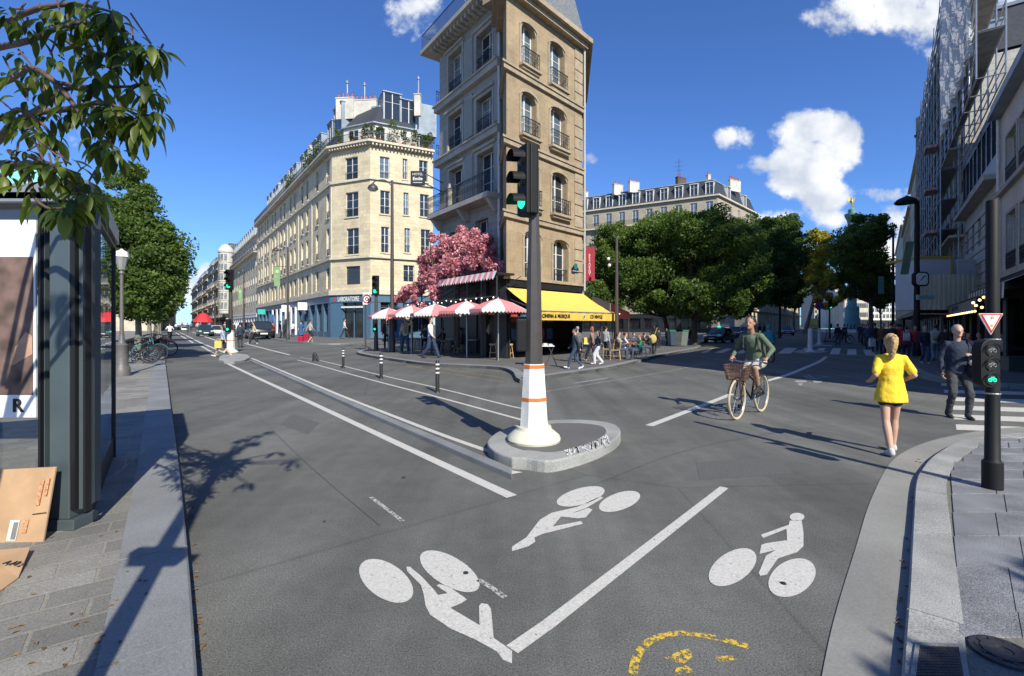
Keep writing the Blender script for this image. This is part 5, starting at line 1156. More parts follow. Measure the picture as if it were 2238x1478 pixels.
# near cherry tree, leaning into the picture at the upper left
random.seed(3); np.random.seed(3)
CH = leafmat('cherry_leaf', (.022,.045,.012), (.17,.22,.04), .38, .5); TWIG = mat('cherry_twig', (.10,.06,.04), .7, .3, 20)
def leafmesh(name, specs, m, parent):     # specs: (base, dir, normal-ish, length, width, droop)
    vs, fs, tn = [], [], []
    for (b, d, up, L, wd, dr_, ti) in specs:
        d = d.normalized(); s_ = d.cross(up); s_ = s_.normalized() if s_.length > .01 else Vector((1,0,0)); n0 = len(vs); c = Vector(b); nr = s_.cross(d).normalized(); K = 7; dd = d.copy()
        prof = (0,.55,.9,1,.86,.55,.05)
        for k in range(K):
            w = wd*prof[k]*.5; fold = nr*w*.45
            vs += [c-s_*w+fold, c.copy(), c+s_*w+fold]; tn += [ti]*3
            dd = (dd+Vector((0,0,-dr_))).normalized(); c = c+dd*L/(K-1)
        for k in range(K-1):
            a = n0+3*k; fs += [(a,a+1,a+4,a+3),(a+1,a+2,a+5,a+4)]
    iv = MW[parent].inverted(); me = bpy.data.meshes.new(name); me.from_pydata([tuple(iv @ v) for v in vs], [], fs); me.materials.append(m)
    at = me.attributes.new('tint','FLOAT','POINT'); at.data.foreach_set('value', tn); me.polygons.foreach_set('use_smooth',[True]*len(fs)); o = bpy.data.objects.new(name, me); COL.objects.link(o); o.parent = parent; MW[o] = MW[parent]; return o
tb = Vector((-3.15,1.55,PH)); CT = thing('cherry_tree', 'close cherry tree whose drooping leafy branches hang over the top left', 'tree', tb)
mb = MB(); fork = Vector((-3.05,1.75,2.3)); mb.tube(tb-Vector((0,0,.1)), fork, .12, .085, 10); specs = []
def twigline(pts, r0, r1, mb=mb):
    pts = [Vector(p) for p in pts]; q = smoothpts([tuple(p) for p in pts], 4); n = len(q)
    for i in range(n-1): a = r0+(r1-r0)*i/n; mb.tube(q[i], q[i+1], a, a+(r1-r0)/n, 6)
    return [Vector(p) for p in q]
def cluster(c, n=8, L=.13, spread=1.0, tint=None):
    for i in range(n):
        a = 2*math.pi*(i+random.uniform(-.3,.3))/n; d = Vector((math.cos(a),math.sin(a),random.uniform(-1.1,.25)))*1.0; d.z -= .15
        l = L*random.uniform(.5,1.25)*(.84 if c[1] > 1.5 else 1); specs.append((Vector(c)+d.normalized()*random.uniform(.01,.05), d, Vector((0,0,1)), l, l*random.uniform(.28,.38), random.uniform(.08,.5), random.uniform(0,1)**1.4*random.choice((1,1,1,1.5)) if tint is None else tint))
BR = [ # (pixel path with depth), clusters drawn along it
 [(-60,330,2.9),(20,275,2.6),(90,235,2.45),(160,190,2.4),(225,225,2.35),(235,255,2.35)],
 [(-60,330,2.9),(60,255,2.5),(140,240,2.4),(220,225,2.35),(260,235,2.3),(300,250,2.3)],
 [(-40,180,2.8),(60,150,2.5),(120,180,2.4),(165,235,2.35),(205,290,2.35),(225,310,2.3)],
 [(-60,120,2.8),(60,90,2.5),(130,60,2.4),(200,50,2.3),(260,70,2.3)],
 [(-60,60,2.8),(80,20,2.5),(170,10,2.4),(240,25,2.3)],
 [(120,60,2.45),(160,100,2.4),(230,120,2.35),(290,130,2.3),(330,110,2.25)],
 [(120,180,2.4),(190,190,2.4),(260,190,2.35),(330,188,2.3)],
 [(-60,400,2.6),(30,360,2.4),(90,370,2.2),(130,360,2.1)],
 [(20,330,2.4),(60,380,2.2),(75,430,2.1),(105,455,2.05),(140,455,2.0)],
 [(60,340,2.4),(130,370,2.2),(160,410,2.1),(185,425,2.05)],
 [(-40,260,2.6),(40,240,2.5),(80,260,2.45),(110,290,2.4)],
 [(200,230,2.35),(240,250,2.35),(275,240,2.3),(310,265,2.3)]]
ends = []
for i, pts in enumerate(BR):
    w = [P3(x,y,Y) for x,y,Y in pts]
    if pts[0][0] < 0 : w = [fork+Vector((random.uniform(-.05,.05),0,random.uniform(-.5,.6)))]+w
    q = twigline(w, .022 if pts[0][0] < 0 else .011, .004)
    for k, p in enumerate(q):
        x_ = CX+F*p.x/max(p.y,.1)
        if p.y > 1.9 and x_ > -40 and k > len(q)*.35 and k%3 == 0: cluster(p+Vector((random.uniform(-.03,.03),random.uniform(-.05,.05),0)), random.choice((5,6,7)), .12)
    cluster(q[-1], 9, .15)
for (x,y,Y) in [(30,40,2.5),(60,60,2.4),(95,40,2.45),(40,120,2.5),(75,150,2.4),(30,170,2.5),(110,120,2.4),(150,60,2.35),(185,70,2.35),(215,45,2.3),(250,50,2.25),(285,75,2.3),(170,110,2.4),(200,130,2.35),(240,150,2.3),(270,120,2.3),(205,165,2.3),(300,150,2.3),(60,220,2.5),(25,240,2.5),(95,200,2.45),(250,90,2.3),(330,95,2.2),(345,120,2.25),(320,205,2.3),(340,240,2.3),(265,275,2.3),(230,320,2.25),(260,330,2.25),(215,350,2.25),(60,330,2.35),(35,345,2.3),(130,345,2.2),(155,360,2.15),(120,395,2.1),(170,440,2.05),(150,470,2.0),(195,395,2.1),(95,350,2.2),(50,290,2.4),(20,20,2.4),(130,20,2.4),(240,20,2.3),(180,20,2.3),(295,110,2.3),(225,110,2.3),(140,130,2.4),(275,255,2.3),(300,290,2.3)]:
    cluster(P3(x,y,Y), random.choice((5,6,7,8)), random.uniform(.10,.135)); mb.tube(P3(x,y,Y), P3(x,y,Y)+Vector((random.uniform(-.12,.02),random.uniform(0,.1),random.uniform(.04,.14))), .004, .005, 5)
mb.build('branches', TWIG, CT, smooth=60); leafmesh('leaves', specs, CH, CT)
# young street tree behind the camera whose shadow falls on the left pavement
random.seed(8); yb = G(230,1462,PH)+Vector((.395,-.918,0))*2.0
YT_ = thing('young_tree', 'slender street tree standing behind the viewpoint, known by its shadow on the left pavement', 'tree', yb); mb = MB(); mb.tube(yb, yb+Vector((0,0,2.6)), .075, .06, 8); mb.tube(yb+Vector((0,0,2.6)), yb+Vector((0,0,4.7)), .06, .04, 8)
mb.frus(yb.x-.16,yb.x+.16,yb.y-.05,yb.y+.05,2.45, yb.x-.2,yb.x+.2,yb.y-.05,yb.y+.05,2.6); specs = []
for k in range(30):
    a = random.uniform(0,6.28); h = yb.z+random.uniform(4.1,5.3); r = random.uniform(.25,1.0); p = Vector((yb.x+math.cos(a)*r, yb.y+math.sin(a)*r*.9, h)); mb.tube((yb.x,yb.y,yb.z+4.4), p, .02, .008, 5); cluster(p, 8, .17)
mb.build('trunk', TWIG, YT_); leafmesh('crown', specs, CH, YT_)
# ================================================================ KIOSK
KS = mat('kiosk_steel', (.085,.11,.12), .35, .1, 3, metal=.3); KD = mat('kiosk_rubber', (.008,.008,.01), .5, 0); KG = bpy.data.materials.new('kiosk_glass'); KG.use_nodes = True; t_ = KG.node_tree; t_.nodes.clear()
gl = nn('ShaderNodeBsdfGlossy', t_); gl.inputs['Roughness'].default_value = .02; gl.inputs[0].default_value = (.8,.85,.88,1); tr_ = nn('ShaderNodeBsdfTransparent', t_); tr_.inputs[0].default_value = (.74,.78,.78,1); fr_ = nn('ShaderNodeFresnel', t_); fr_.inputs[0].default_value = 1.55
c_ = nn('ShaderNodeTexCoord', t_); w_ = nn('ShaderNodeTexNoise', t_); w_.inputs['Scale'].default_value = 1.8; w_.inputs['Detail'].default_value = 2; lk(c_.outputs['Object'], w_.inputs['Vector'], t_); bpp = nn('ShaderNodeBump', t_); bpp.inputs['Strength'].default_value = .12; bpp.inputs['Distance'].default_value = .02; lk(w_.outputs[0], bpp.inputs['Height'], t_); lk(bpp.outputs[0], gl.inputs['Normal'], t_)
fm_ = mth('MULTIPLY_ADD', fr_.outputs[0], 1.6, .03, tree=t_); fm_ = mth('MINIMUM', fm_, .92, tree=t_)
m_ = nn('ShaderNodeMixShader', t_); lk(fm_, m_.inputs[0], t_); lk(tr_.outputs[0], m_.inputs[1], t_); lk(gl.outputs[0], m_.inputs[2], t_); oo = nn('ShaderNodeOutputMaterial', t_); lk(m_.outputs[0], oo.inputs[0], t_)
k0 = G(161,1161,PH).to_2d(); Yk = k0.y; kd = DL; zk = ZY(438, Yk); T = thing('glass_kiosk', 'dark grey steel and glass kiosk with poster at the left edge of the pavement', 'kiosk', (k0.x,k0.y,PH))
def kx(x, Y=Yk): return P3(x,0,Y).x
mb = MB(); mb.box(kx(90), kx(161), Yk, Yk+.22, PH, ZY(1138,Yk)); mb.build('plinth', KS, T, bevel=.006)
mb = MB(); mb.box(kx(102), kx(146), Yk+.02, Yk+.14, ZY(1138,Yk)+.001, zk); mb.build('post', KS, T, bevel=.006)
q = Vector((kx(146)+.03, Yk+.06)); mb = MB(); e1 = Vector((kx(157),Yk+.06)); e2 = Vector((kx(181,Yk+.06),Yk+.06)); e3 = Vector((kx(203,Yk+.18), Yk+.18)); e4 = e3+kd*.12+Vector((-.12,0)); e5 = e1+Vector((0,.2))
mb.prism([tuple(v) for v in (e1,e2,e3,e4,e5)], ZY(1119,Yk), zk); mb.build('corner_post', KS, T)
for xa, xb in ((146,156),(184,189)): mb = MB(); mb.box(kx(xa)+.001, kx(xb)-.001, Yk-.01 if xa > 150 else Yk+.03, Yk+.16 if xa < 150 else Yk+.045, ZY(1119,Yk), zk); mb.build('rubber_seal', KD, T)
mb = MB(); mb.box(kx(84)-.004, kx(88), Yk+.0, Yk+.03, PH+.04, zk); mb.build('rubber_seal', KD, T)
mb = MB(); mb.box(kx(-160), kx(84), Yk+.06, Yk+.12, PH+.001, PH+.04); mb.box(kx(84), kx(90), Yk+.03, Yk+.1, PH, zk); mb.build('frame', KS, T)
mb = MB(); mb.quad((kx(-160),Yk+.09,PH+.04),(kx(84),Yk+.09,PH+.04),(kx(84),Yk+.09,zk),(kx(-160),Yk+.09,zk)); mb.build('front_glass', KG, T)
sA = e3+kd*.03+Vector((-.02,0)); LK3 = us(sA,kd,248); sB = sA+kd*LK3; mb = MB(fmat(sA, kd)); 
mb.quad((0,0,PH+.25),(LK3,0,PH+.25),(LK3,0,zk-.05),(0,0,zk-.05)); mb.build('side_glass', KG, T)
mb = MB(fmat(sA, kd)); mb.box(0,LK3,.0,.07,PH,PH+.25); mb.box(LK3,LK3+.05,-.02,.08,PH,zk); mb.box(0,LK3+.05,-.02,.07,zk-.05,zk); mb.build('side_frame', KD, T)
mb = MB(); mb.box(kx(-160),kx(128),Yk-.05,Yk+.0,zk-.02,ZY(405,Yk)); mb.build('lintel', mat('kiosk_aluminium',(.30,.31,.33),.35,.05,metal=.4), T)
rf = [Vector((kx(-160),Yk-.05)), Vector((kx(128),Yk-.05)), Vector((kx(180),Yk+.05)), sA+Vector((.05,.02)), sB+Vector((.05,.02)), sB+Vector((-3.4,-2.2))]
mb = MB(); mb.prism([tuple(p) for p in rf], zk+.001, zk+.05); mb.prism([(p.x*1.0-.05,p.y+.06) for p in rf], zk+.051, ZY(385,Yk)); mb.build('roof', KS, T)
TQ = mat('turquoise_panel', (.25,.62,.58), .3, .2, 2); mb = MB(); mb.box(kx(-160),kx(124),Yk-.02,Yk+.03,ZY(405,Yk)+.002,ZY(372,Yk)); mb.build('lit_panel', TQ, T)
mb = MB(); mb.box(kx(-160),kx(100),Yk+.0,Yk+.3,ZY(371,Yk),ZY(352,Yk)); mb.build('roof_cap', KD, T)
# back walls of the kiosk give the glass something dark behind it
mb = MB(fmat(sA+Vector((-1.75,-1.2)), kd)); mb.box(0,LK3,0,.05,PH,zk); mb.build('inner_panel', mat('kiosk_inner',(.03,.03,.028),.6,.4,2), T)
# poster in the front glass
t = thing('poster', 'white bordered advertising poster with brown picture behind the kiosk glass', 'poster', (kx(40),Yk+.05,1))
PW = mat('poster_white', (.72,.76,.78), .6, .03); mb = MB(); mb.box(kx(-120),kx(65),Yk+.045,Yk+.06,ZY(915,Yk),ZY(478,Yk)); mb.build('sheet', PW, t)
PB = mat('poster_picture', (.13,.085,.07), .7, .75, 5, detail=2); mb = MB(); mb.box(kx(-120),kx(60),Yk+.040,Yk+.044,ZY(865,Yk),ZY(560,Yk)); mb.build('picture', PB, t)
SK2 = mat('poster_warm', (.42,.25,.17), .7, .3, 6, detail=2); mb = MB(); mb.prism([(0,0),(1,0),(1,1),(0,1)],0,0) if 0 else mb.add([(kx(16),Yk+.037,ZY(800,Yk)),(kx(60),Yk+.037,ZY(775,Yk)),(kx(60),Yk+.037,ZY(735,Yk)),(kx(45),Yk+.037,ZY(725,Yk)),(kx(22),Yk+.037,ZY(760,Yk))],[(0,1,2,3,4)]); mb.build('picture_detail', SK2, t)
text('R', .145, Matrix(((1,0,0,kx(27)),(0,0,-1,Yk+.04),(0,1,0,ZY(890,Yk)),(0,0,0,1))), INK, t, bold=.002)
# cardboard
CB = mat('cardboard', (.46,.29,.16), .85, .12, 5, bump=.1, var2=.15, scale2=3); CBR = mat('cardboard_print', (.45,.13,.06), .85, .2, 20)
t = thing('cardboard_sheet', 'upright flattened cardboard box leaning against the kiosk post', 'cardboard', tuple(G(50,1185,PH)))
Yc = G(50,1187,PH).y; X0, X1 = P3(-60,0,Yc).x, P3(88,0,Yc).x; zt_ = ZY(1026,Yc+.08)
mb = MB(); mb.add([(X0,Yc,PH),(X1,Yc+.02,PH+.0),(X1-.02,Yc+.14,zt_),(X0,Yc+.12,zt_-.02),(X0,Yc+.012,PH),(X1,Yc+.032,PH),(X1-.02,Yc+.152,zt_),(X0,Yc+.132,zt_-.02)],[(0,1,2,3),(7,6,5,4),(1,5,6,2),(0,3,7,4),(3,2,6,7)]); mb.build('sheet', CB, t)
def cq(x,y,o=.004): f = (ZY(y,Yc)-PH)/(zt_-PH); return Vector((P3(x,0,Yc).x, Yc+.01+.12*f-o, ZY(y,Yc)))
mb = MB(); mb.quad(cq(10,1183),cq(31,1183),cq(31,1142),cq(10,1142)); mb.build('label', WHITE, t)
for i in range(7): mb = MB(); mb.quad(cq(19+i*1.6,1181,.006),cq(19.8+i*1.6,1181,.006),cq(19.8+i*1.6,1146,.006),cq(19+i*1.6,1146,.006)); mb.build('bar', INK, t)
mb = MB(); mb.quad(cq(55,1131,.005),cq(86,1127,.005),cq(86,1125.5,.005),cq(55,1129.5,.005)); mb.build('slot', INK, t)
for (x0,y0,x1,y1) in ((58,1060,66,1112),(72,1056,78,1092),(40,1140,50,1168)): mb = MB(); mb.quad(cq(x0,y1),cq(x1,y1),cq(x1,y0),cq(x0,y0)); mb.build('print', mat('faded_print',(.50,.24,.12),.85,.5,60), t)
t = thing('cardboard_piece', 'loose cardboard piece printed with 12 lying below the upright sheet', 'cardboard', tuple(G(30,1240,PH)))
a, b, c, d = G(66,1196,PH+.05), G(40,1262,PH+.01), G(-40,1320,PH+.01), G(-40,1205,PH+.06); mb = MB(); mb.add([a,b,c,d]+[v-Vector((0,0,.012)) for v in (a,b,c,d)],[(3,2,1,0),(4,5,6,7),(0,1,5,4),(1,2,6,5),(2,3,7,6),(3,0,4,7)]); mb.build('sheet', CB, t)
cm = G(27,1232,PH+.052); text('A 12', .055, Matrix(((.97,.1,0,cm.x),(-.12,.98,0,cm.y),(0,0,1,cm.z+.004),(0,0,0,1))), INK, t)
# drain grate and round cover on the right pavement
IRN = mat('cast_iron', (.055,.055,.065), .45, .3, 30, metal=.5)
t = thing('drain_grate', 'square iron chamber cover in the right pavement', 'drain cover', tuple(G(2050,1440,.05)))
c00, c10, c01, c11 = [G(x,y,.06) for x,y in ((1986,1500),(2124,1500),(2001,1404),(2104,1408))]
def bil(u, v, z): p = c00.lerp(c10,u).lerp(c01.lerp(c11,u),v); return (p.x,p.y,z)
def bbox(mb, u0,u1,v0,v1,z0,z1): mb.add([bil(u0,v0,z0),bil(u1,v0,z0),bil(u1,v1,z0),bil(u0,v1,z0),bil(u0,v0,z1),bil(u1,v0,z1),bil(u1,v1,z1),bil(u0,v1,z1)],[(4,5,6,7),(0,1,5,4),(1,2,6,5),(2,3,7,6),(3,0,4,7)])
mb = MB(); bbox(mb,.1,.9,0,.92,.05,.060)
for i in range(14):
    for j in range(14): bbox(mb,.115+i*.055,.115+i*.055+.038,.015+j*.064,.015+j*.064+.044,.0601,.065)
mb.build('cover', IRN, t); mb = MB(); bbox(mb,0,.099,0,1,.05,.063); bbox(mb,.901,1,0,1,.05,.063); bbox(mb,.1,.9,.921,1,.05,.063); mb.build('rim', GRAN, t)
t = thing('manhole_cover', 'round cast iron cover beside the square drain cover', 'manhole cover', tuple(G(2195,1425,.08))); c = G(2193,1424,.06); mb = MB(); mb.lathe([(.13,.05),(.13,.062),(.11,.064),(.11,.060),(.085,.060),(.085,.066),(.04,.066),(.04,.061)], (c.x,c.y,0), 30); mb.build('cover', IRN, t)
for k in range(10): a = k*.628; mb = MB(Matrix.Translation((c.x,c.y,0)) @ Matrix.Rotation(a,4,'Z')); mb.box(.09,.105,-.012,.012,.0605,.065); mb.build('stud', IRN, t)

tree('street_tree', 'street tree behind the viewpoint whose shadow darkens the bottom right', (7.0,-5.0,.05), (-.3,.3), .14, 3.2, [(6.05,-4.2,4.6,1.6,.9,.8),(7.6,-4.1,5.0,1.7,1.2,1.0)], 22000, .12, LD, BARK, None, clumps=60, cr=.4, seed=60)  # unseen tree added to cast a shadow over the near right ground
# ================================================================ STREET FURNITURE
POLE = mat('pole_brown', (.055,.048,.045), .45, .12, 8); POLEB = mat('pole_black', (.008,.008,.008), .6, .15, 8, spec=.3); LENSG = mat('signal_green', (.02,.85,.42), .3, 0, emit=1.1)
LENSD = mat('signal_dark_lens', (.02,.02,.02), .25, 0); ORANGE = mat('orange_band', (.55,.16,.03), .6, .15, 20); CREAMP = mat('cream_paint', (.62,.60,.46), .55, .08, 6)
def signal_head(parent, M, s=1.0, green=2, shape='box', n=3):     # M: x right, y away from viewer of the lens, z up, origin at head bottom centre
    mb = MB(M); w, d, h = .15*s, .2*s, .32*s*n+.06*s
    mb.box(-w,w,0,d,0,h); mb.box(-w-.03*s,-w,.05*s,d-.03*s,0,h); mb.box(w,w+.03*s,.05*s,d-.03*s,0,h); o = mb.build('signal_head', POLEB, parent, bevel=.015*s)
    for i in range(n):
        z = h-(.19+.32*i)*s; on = i == green
        mb = MB(M); mb.lathe([(.105*s,0),(.09*s,.02*s),(.0*s+.001,.035*s)], (0,-.001,z), 18, ax=(0,-1,0)); q = mb.build('lens', LENSG if on else LENSD, parent, smooth=50); q.parent = o
        mb = MB(M); k = 12
        for j in range(k):
            a0 = math.pi*(j/k)*1.1-.15; a1 = math.pi*((j+1)/k)*1.1-.15; r = .12*s; L = .2*s
            p = [(r*math.cos(a),z+r*math.sin(a)) for a in (a0,a1)]; pi_ = [((r-.01*s)*math.cos(a),z+(r-.01*s)*math.sin(a)) for a in (a0,a1)]
            mb.quad((p[0][0],0,p[0][1]),(p[1][0],0,p[1][1]),(p[1][0],-L,p[1][1]-.02*s),(p[0][0],-L,p[0][1]-.02*s)); mb.quad((pi_[1][0],0,pi_[1][1]),(pi_[0][0],0,pi_[0][1]),(pi_[0][0],-L,pi_[0][1]-.02*s),(pi_[1][0],-L,pi_[1][1]-.02*s))
        q = mb.build('visor', POLEB, parent, smooth=50); q.parent = o
    return o
def column_base(t, p, z0, h, r, bands=True):
    z0 = z0
    mb = MB(); mb.lathe([(r*1.75,z0),(r*1.8,z0+.03),(r*1.7,z0+.08),(r*1.2,z0+.16),(r*1.15,z0+.2)], (p.x,p.y,0), 20); mb.build('foot', CREAMP, t, smooth=35)
    mb = MB(Matrix.Translation((p.x,p.y,0)) @ Matrix.Rotation(math.radians(20),4,'Z')); mb.lathe([(r,z0+.18),(r*.72,z0+h)], (0,0,0), 8); mb.build('white_shaft', WHITE, t)
    if bands:
        for z, rr in ((z0+h*.97,.735),(z0+h*.55,.87)): mb = MB(Matrix.Translation((p.x,p.y,0)) @ Matrix.Rotation(math.radians(20),4,'Z')); mb.lathe([(r*rr+.006,z-.025),(r*rr+.005,z+.02)], (0,0,0), 8); mb.build('orange_band', ORANGE, t)
# near signal on the traffic island
p = P3(1167,0,6.45).to_2d(); zi = .146
t = thing('traffic_light', 'large dark traffic light on a white column with orange bands on the graffiti island', 'traffic light', (p.x,p.y,zi))
zsh = ZY(795,p.y); column_base(t, p, zi, zsh-zi, .20); ztp = ZY(335,p.y); mb = MB(Matrix.Translation((p.x,p.y,0)) @ Matrix.Rotation(math.radians(20),4,'Z')); mb.lathe([(.125,zsh),(.10,ZY(600,p.y)),(.075,ZY(480,p.y)),(.07,ztp)], (0,0,0), 8); mb.build('pole', POLE, t)
hm = Matrix.Translation((p.x-.06,p.y-.02,ZY(472,p.y))) @ Matrix.Rotation(math.radians(-62),4,'Z') @ Matrix.Translation((0,-.12,0)); signal_head(t, hm, .9, 2)
mb = MB(); mb.box(p.x-.24,p.x-.10,p.y-.12,p.y+.12,ZY(768,p.y),ZY(697,p.y)); mb.build('pedestrian_signal', POLEB, t, bevel=.02)
mb = MB(); mb.box(p.x-.3,p.x-.11,p.y+.3,p.y+.5,zi,ZY(770,p.y)); 
# graffiti on the kerb
gf = MB(); random.seed(4)
for k in range(15):
    x = 1238+k*6.2; pts = []
    for j in range(5): pts.append(tuple(G(x+random.uniform(-7,9), 984-(x-1238)*.27+random.uniform(-14,14), .1445)))
    strip(gf, smoothpts(pts,3), .018, .1445)
tag(gf.build('graffiti', WHITE), 'white scribbled graffiti tag on the granite rim of the island', 'graffiti')
# right pole with bicycle signals and warning triangle
p = P3(2170,0,0)*0+G(2169,1068,.05); Yp = p.y
t = thing('bicycle_signal_pole', 'black pole with bicycle signals and red triangle sign on the right pavement', 'traffic light', p)
mb = MB(); mb.lathe([(.083,.05),(.083,.32),(.072,.33),(.062,.345),(.055,1.3),(.052,ZY(441,Yp)),(.045,ZY(440,Yp)+.01)], (p.x,p.y,0), 14); mb.build('pole', POLEB, t, smooth=40)
def stad(mb, x0, x1, z0, z1, y0, y1, n=8):
    r = (x1-x0)/2; cx = (x0+x1)/2; pts = [(cx+r*math.cos(a), z1-r+r*math.sin(a)) for a in [math.pi*i/n for i in range(n+1)]]+[(cx+r*math.cos(a), z0+r+r*math.sin(a)) for a in [math.pi+math.pi*i/n for i in range(n+1)]]
    m = len(pts); mb.add([(x,y0,z) for x,z in pts]+[(x,y1,z) for x,z in pts], [tuple(range(m-1,-1,-1)), tuple(range(m,2*m))]+[(i,(i+1)%m,m+(i+1)%m,m+i) for i in range(m)])
yb = Yp-.16; mb = MB(); stad(mb, P3(2144,0,yb).x, P3(2187,0,yb).x, ZY(848,yb), ZY(742,yb), yb, yb+.1); hd = mb.build('signal_housing', POLEB, t, bevel=.008)
def bikeicon(cx, cz, s, m, y, par, nm):
    mb = MB(); mb.torus((cx-.5*s,y,cz-.15*s), .33*s, .09*s, (0,1,0), 14, 4); mb.torus((cx+.5*s,y,cz-.15*s), .33*s, .09*s, (0,1,0), 14, 4)
    for a,b in (((-.5,-.15),(-.15,.35)),((-.15,.35),(.35,.35)),((.35,.35),(.5,-.15)),((-.15,.35),(0,-.15)),((0,-.15),(.35,.35)),((.35,.35),(.25,.6)),((-.3,.45),(-.05,.45))): mb.tube((cx+a[0]*s,y,cz+a[1]*s),(cx+b[0]*s,y,cz+b[1]*s),.06*s,n=4)
    return mb.build(nm, m, par)
for i, yc in enumerate((765,797,829)):
    c = Vector((P3(2165.5,0,yb).x, yb-.001, ZY(yc,yb))); mb = MB(); mb.lathe([(.062,0),(.055,.012)], c, 18, ax=(0,-1,0)); q = mb.build('lens', LENSD, t); q.parent = hd
    q = bikeicon(c.x, c.z, .045, LENSG if i == 2 else mat('dim_lens',(.25,.25,.24),.5,0), yb-.018, t, 'bicycle_symbol'); q.parent = hd
    mb = MB(); mb.torus((c.x,yb-.03,c.z), .066, .006, (0,1,0), 14, 4, 0, math.pi); q = mb.build('visor', POLEB, t); q.parent = hd
REDS = mat('sign_red', (.45,.02,.02), .4, 0); SW = mat('sign_white', (.72,.72,.70), .4, .03); yt = Yp-.09
def tri(mb, s, y0, y1, c):
    pts = [(-s,s*.58),(s,s*.58),(0,-s*1.15)]; out = []
    for i in range(3):
        a = Vector(pts[i-1]); b = Vector(pts[i]); d = Vector(pts[(i+1)%3]); out += [b+(a-b)*.07, b*.985, b+(d-b)*.07]
    m = 9; mb.add([(c.x+v.x,y0,c.z+v.y) for v in out]+[(c.x+v.x,y1,c.z+v.y) for v in out],[tuple(range(m)),tuple(range(2*m-1,m-1,-1))]+[(i,m+i,m+(i+1)%m,(i+1)%m) for i in range(m)])
c = Vector((P3(2166,0,yt).x,0,ZY(701,yt))); mb = MB(); tri(mb,.122,yt,yt+.012,c); sg = mb.build('warning_triangle', SW, t)
mb = MB(); tri(mb,.113,yt-.003,yt-.001,c); q = mb.build('red_border', REDS, t); q.parent = sg
mb = MB(); tri(mb,.086,yt-.006,yt-.004,c+Vector((0,0,.004))); q = mb.build('white_field', SW, t); q.parent = sg
q = bikeicon(c.x, c.z+.022, .038, YPAINT, yt-.008, t, 'bicycle_symbol'); q.parent = sg; mb = MB(); mb.box(c.x-.012,c.x+.012,yt-.009,yt-.007,c.z-.062,c.z-.03); q = mb.build('arrow_symbol', YPAINT, t); q.parent = sg
for z in (c.z+.05, ZY(860,Yp), ZY(742,Yp)): mb = MB(); mb.torus((p.x,p.y,z), .058, .008, (0,0,1), 16, 5); mb.build('clamp', STEEL, t)
# left: lantern lamp post
p = G(266,822,PH); t = thing('lantern_lamp_post', 'ornate iron lantern lamp post with white topped glass beside the kiosk', 'street lamp', p); Y = p.y
zt_ = ZY(548,Y); mb = MB(); mb.lathe([(.22,PH),(.22,PH+.25),(.2,PH+.28),(.17,PH+.35),(.15,PH+.9),(.17,PH+.95),(.11,PH+1.0),(.09,PH+1.05),(.055,PH+1.3),(.045,ZY(600,Y)),(.08,ZY(598,Y)),(.04,ZY(590,Y))], (p.x,p.y,0), 16); mb.build('post', mat('lamp_iron',(.11,.10,.095),.5,.15,10), t, smooth=40)
mb = MB(); mb.lathe([(.09,ZY(590,Y)),(.17,ZY(563,Y)),(.17,ZY(562,Y))], (p.x,p.y,0), 8); mb.build('lantern', mat('lamp_glass',(.25,.25,.24),.15,.1,4), t); mb = MB(); mb.lathe([(.19,ZY(562,Y)),(.17,ZY(551,Y)),(.06,ZY(547,Y)),(.02,ZY(544,Y))], (p.x,p.y,0), 8); mb.build('lantern_top', WHITE, t)
# tall lamp posts on the left
def armlamp(label, x, yb, ytop, lx, ly, z0=PH, group='tall lamp posts along the long street', banner=None):
    p = G(x,yb,z0); Y = p.y; t = thing('lamp_post', label, 'street lamp', p, group=group); zt_ = ZY(ytop,Y)
    mb = MB(); mb.lathe([(.19,z0),(.19,z0+.9),(.14,z0+1.0),(.12,z0+2),(.075,zt_)], (p.x,p.y,0), 14); mb.build('pole', POLE, t, smooth=40)
    L = P3(lx,ly,Y); mb = MB(); mb.path(smoothpts([(p.x,p.y,zt_-.35),(p.x+(L.x-p.x)*.35,p.y,zt_+.02),(p.x+(L.x-p.x)*.8,p.y,L.z+.45),(L.x,p.y,L.z+.3)],4), .03); mb.build('arm', POLE, t)
    mb = MB(); mb.lathe([(.04,.3),(.1,.26),(.26,.12),(.30,.0),(.30,-.05)], (L.x,p.y,L.z), 16); lh = mb.build('lamp_shade', POLE, t, smooth=50); mb = MB(); mb.lathe([(.27,-.05),(.2,-.14),(.02,-.17)], (L.x,p.y,L.z), 14); q = mb.build('lamp_glass', mat('frosted',(.55,.56,.55),.3,0), t, smooth=50); q.parent = lh
    if banner:
        bx0,bx1,by0,by1 = banner; mb = MB(); a = P3(bx0,0,Y).x; b = P3(bx1,0,Y).x; mb.box(a,b,p.y-.01,p.y+.01,ZY(by1,Y),ZY(by0,Y)); mb.build('green_banner', mat('green_banner',(.20,.33,.14),.7,.2,2), t); mb = MB(); mb.box(min(a,p.x),max(b,p.x),p.y-.015,p.y+.015,ZY(by0,Y),ZY(by0,Y)+.04); mb.build('banner_arm', POLE, t)
        mb = MB(); mb.ell(((a+b)/2,p.y-.015,ZY(by0*.75+by1*.25,Y)),(b-a)*.28,.006,(b-a)*.28,12,8); mb.build('banner_emblem', mat('pale_green',(.42,.5,.3),.7,0), t)
    return t
armlamp('tallest lamp post with hooded lamp before the cafe and the corner building', 857, 770, 395, 815, 412)
armlamp('lamp post with green banner before the blue shopfront', 629, 743, 540, 603, 547, banner=(599,612,583,626))
armlamp('smaller lamp post with green banner beyond the first banner', 533, 737, 590, 522, 597, banner=(521,529,630,660))
armlamp('farthest slim lamp post before the cream terrace', 470, 729, 640, 463, 645)
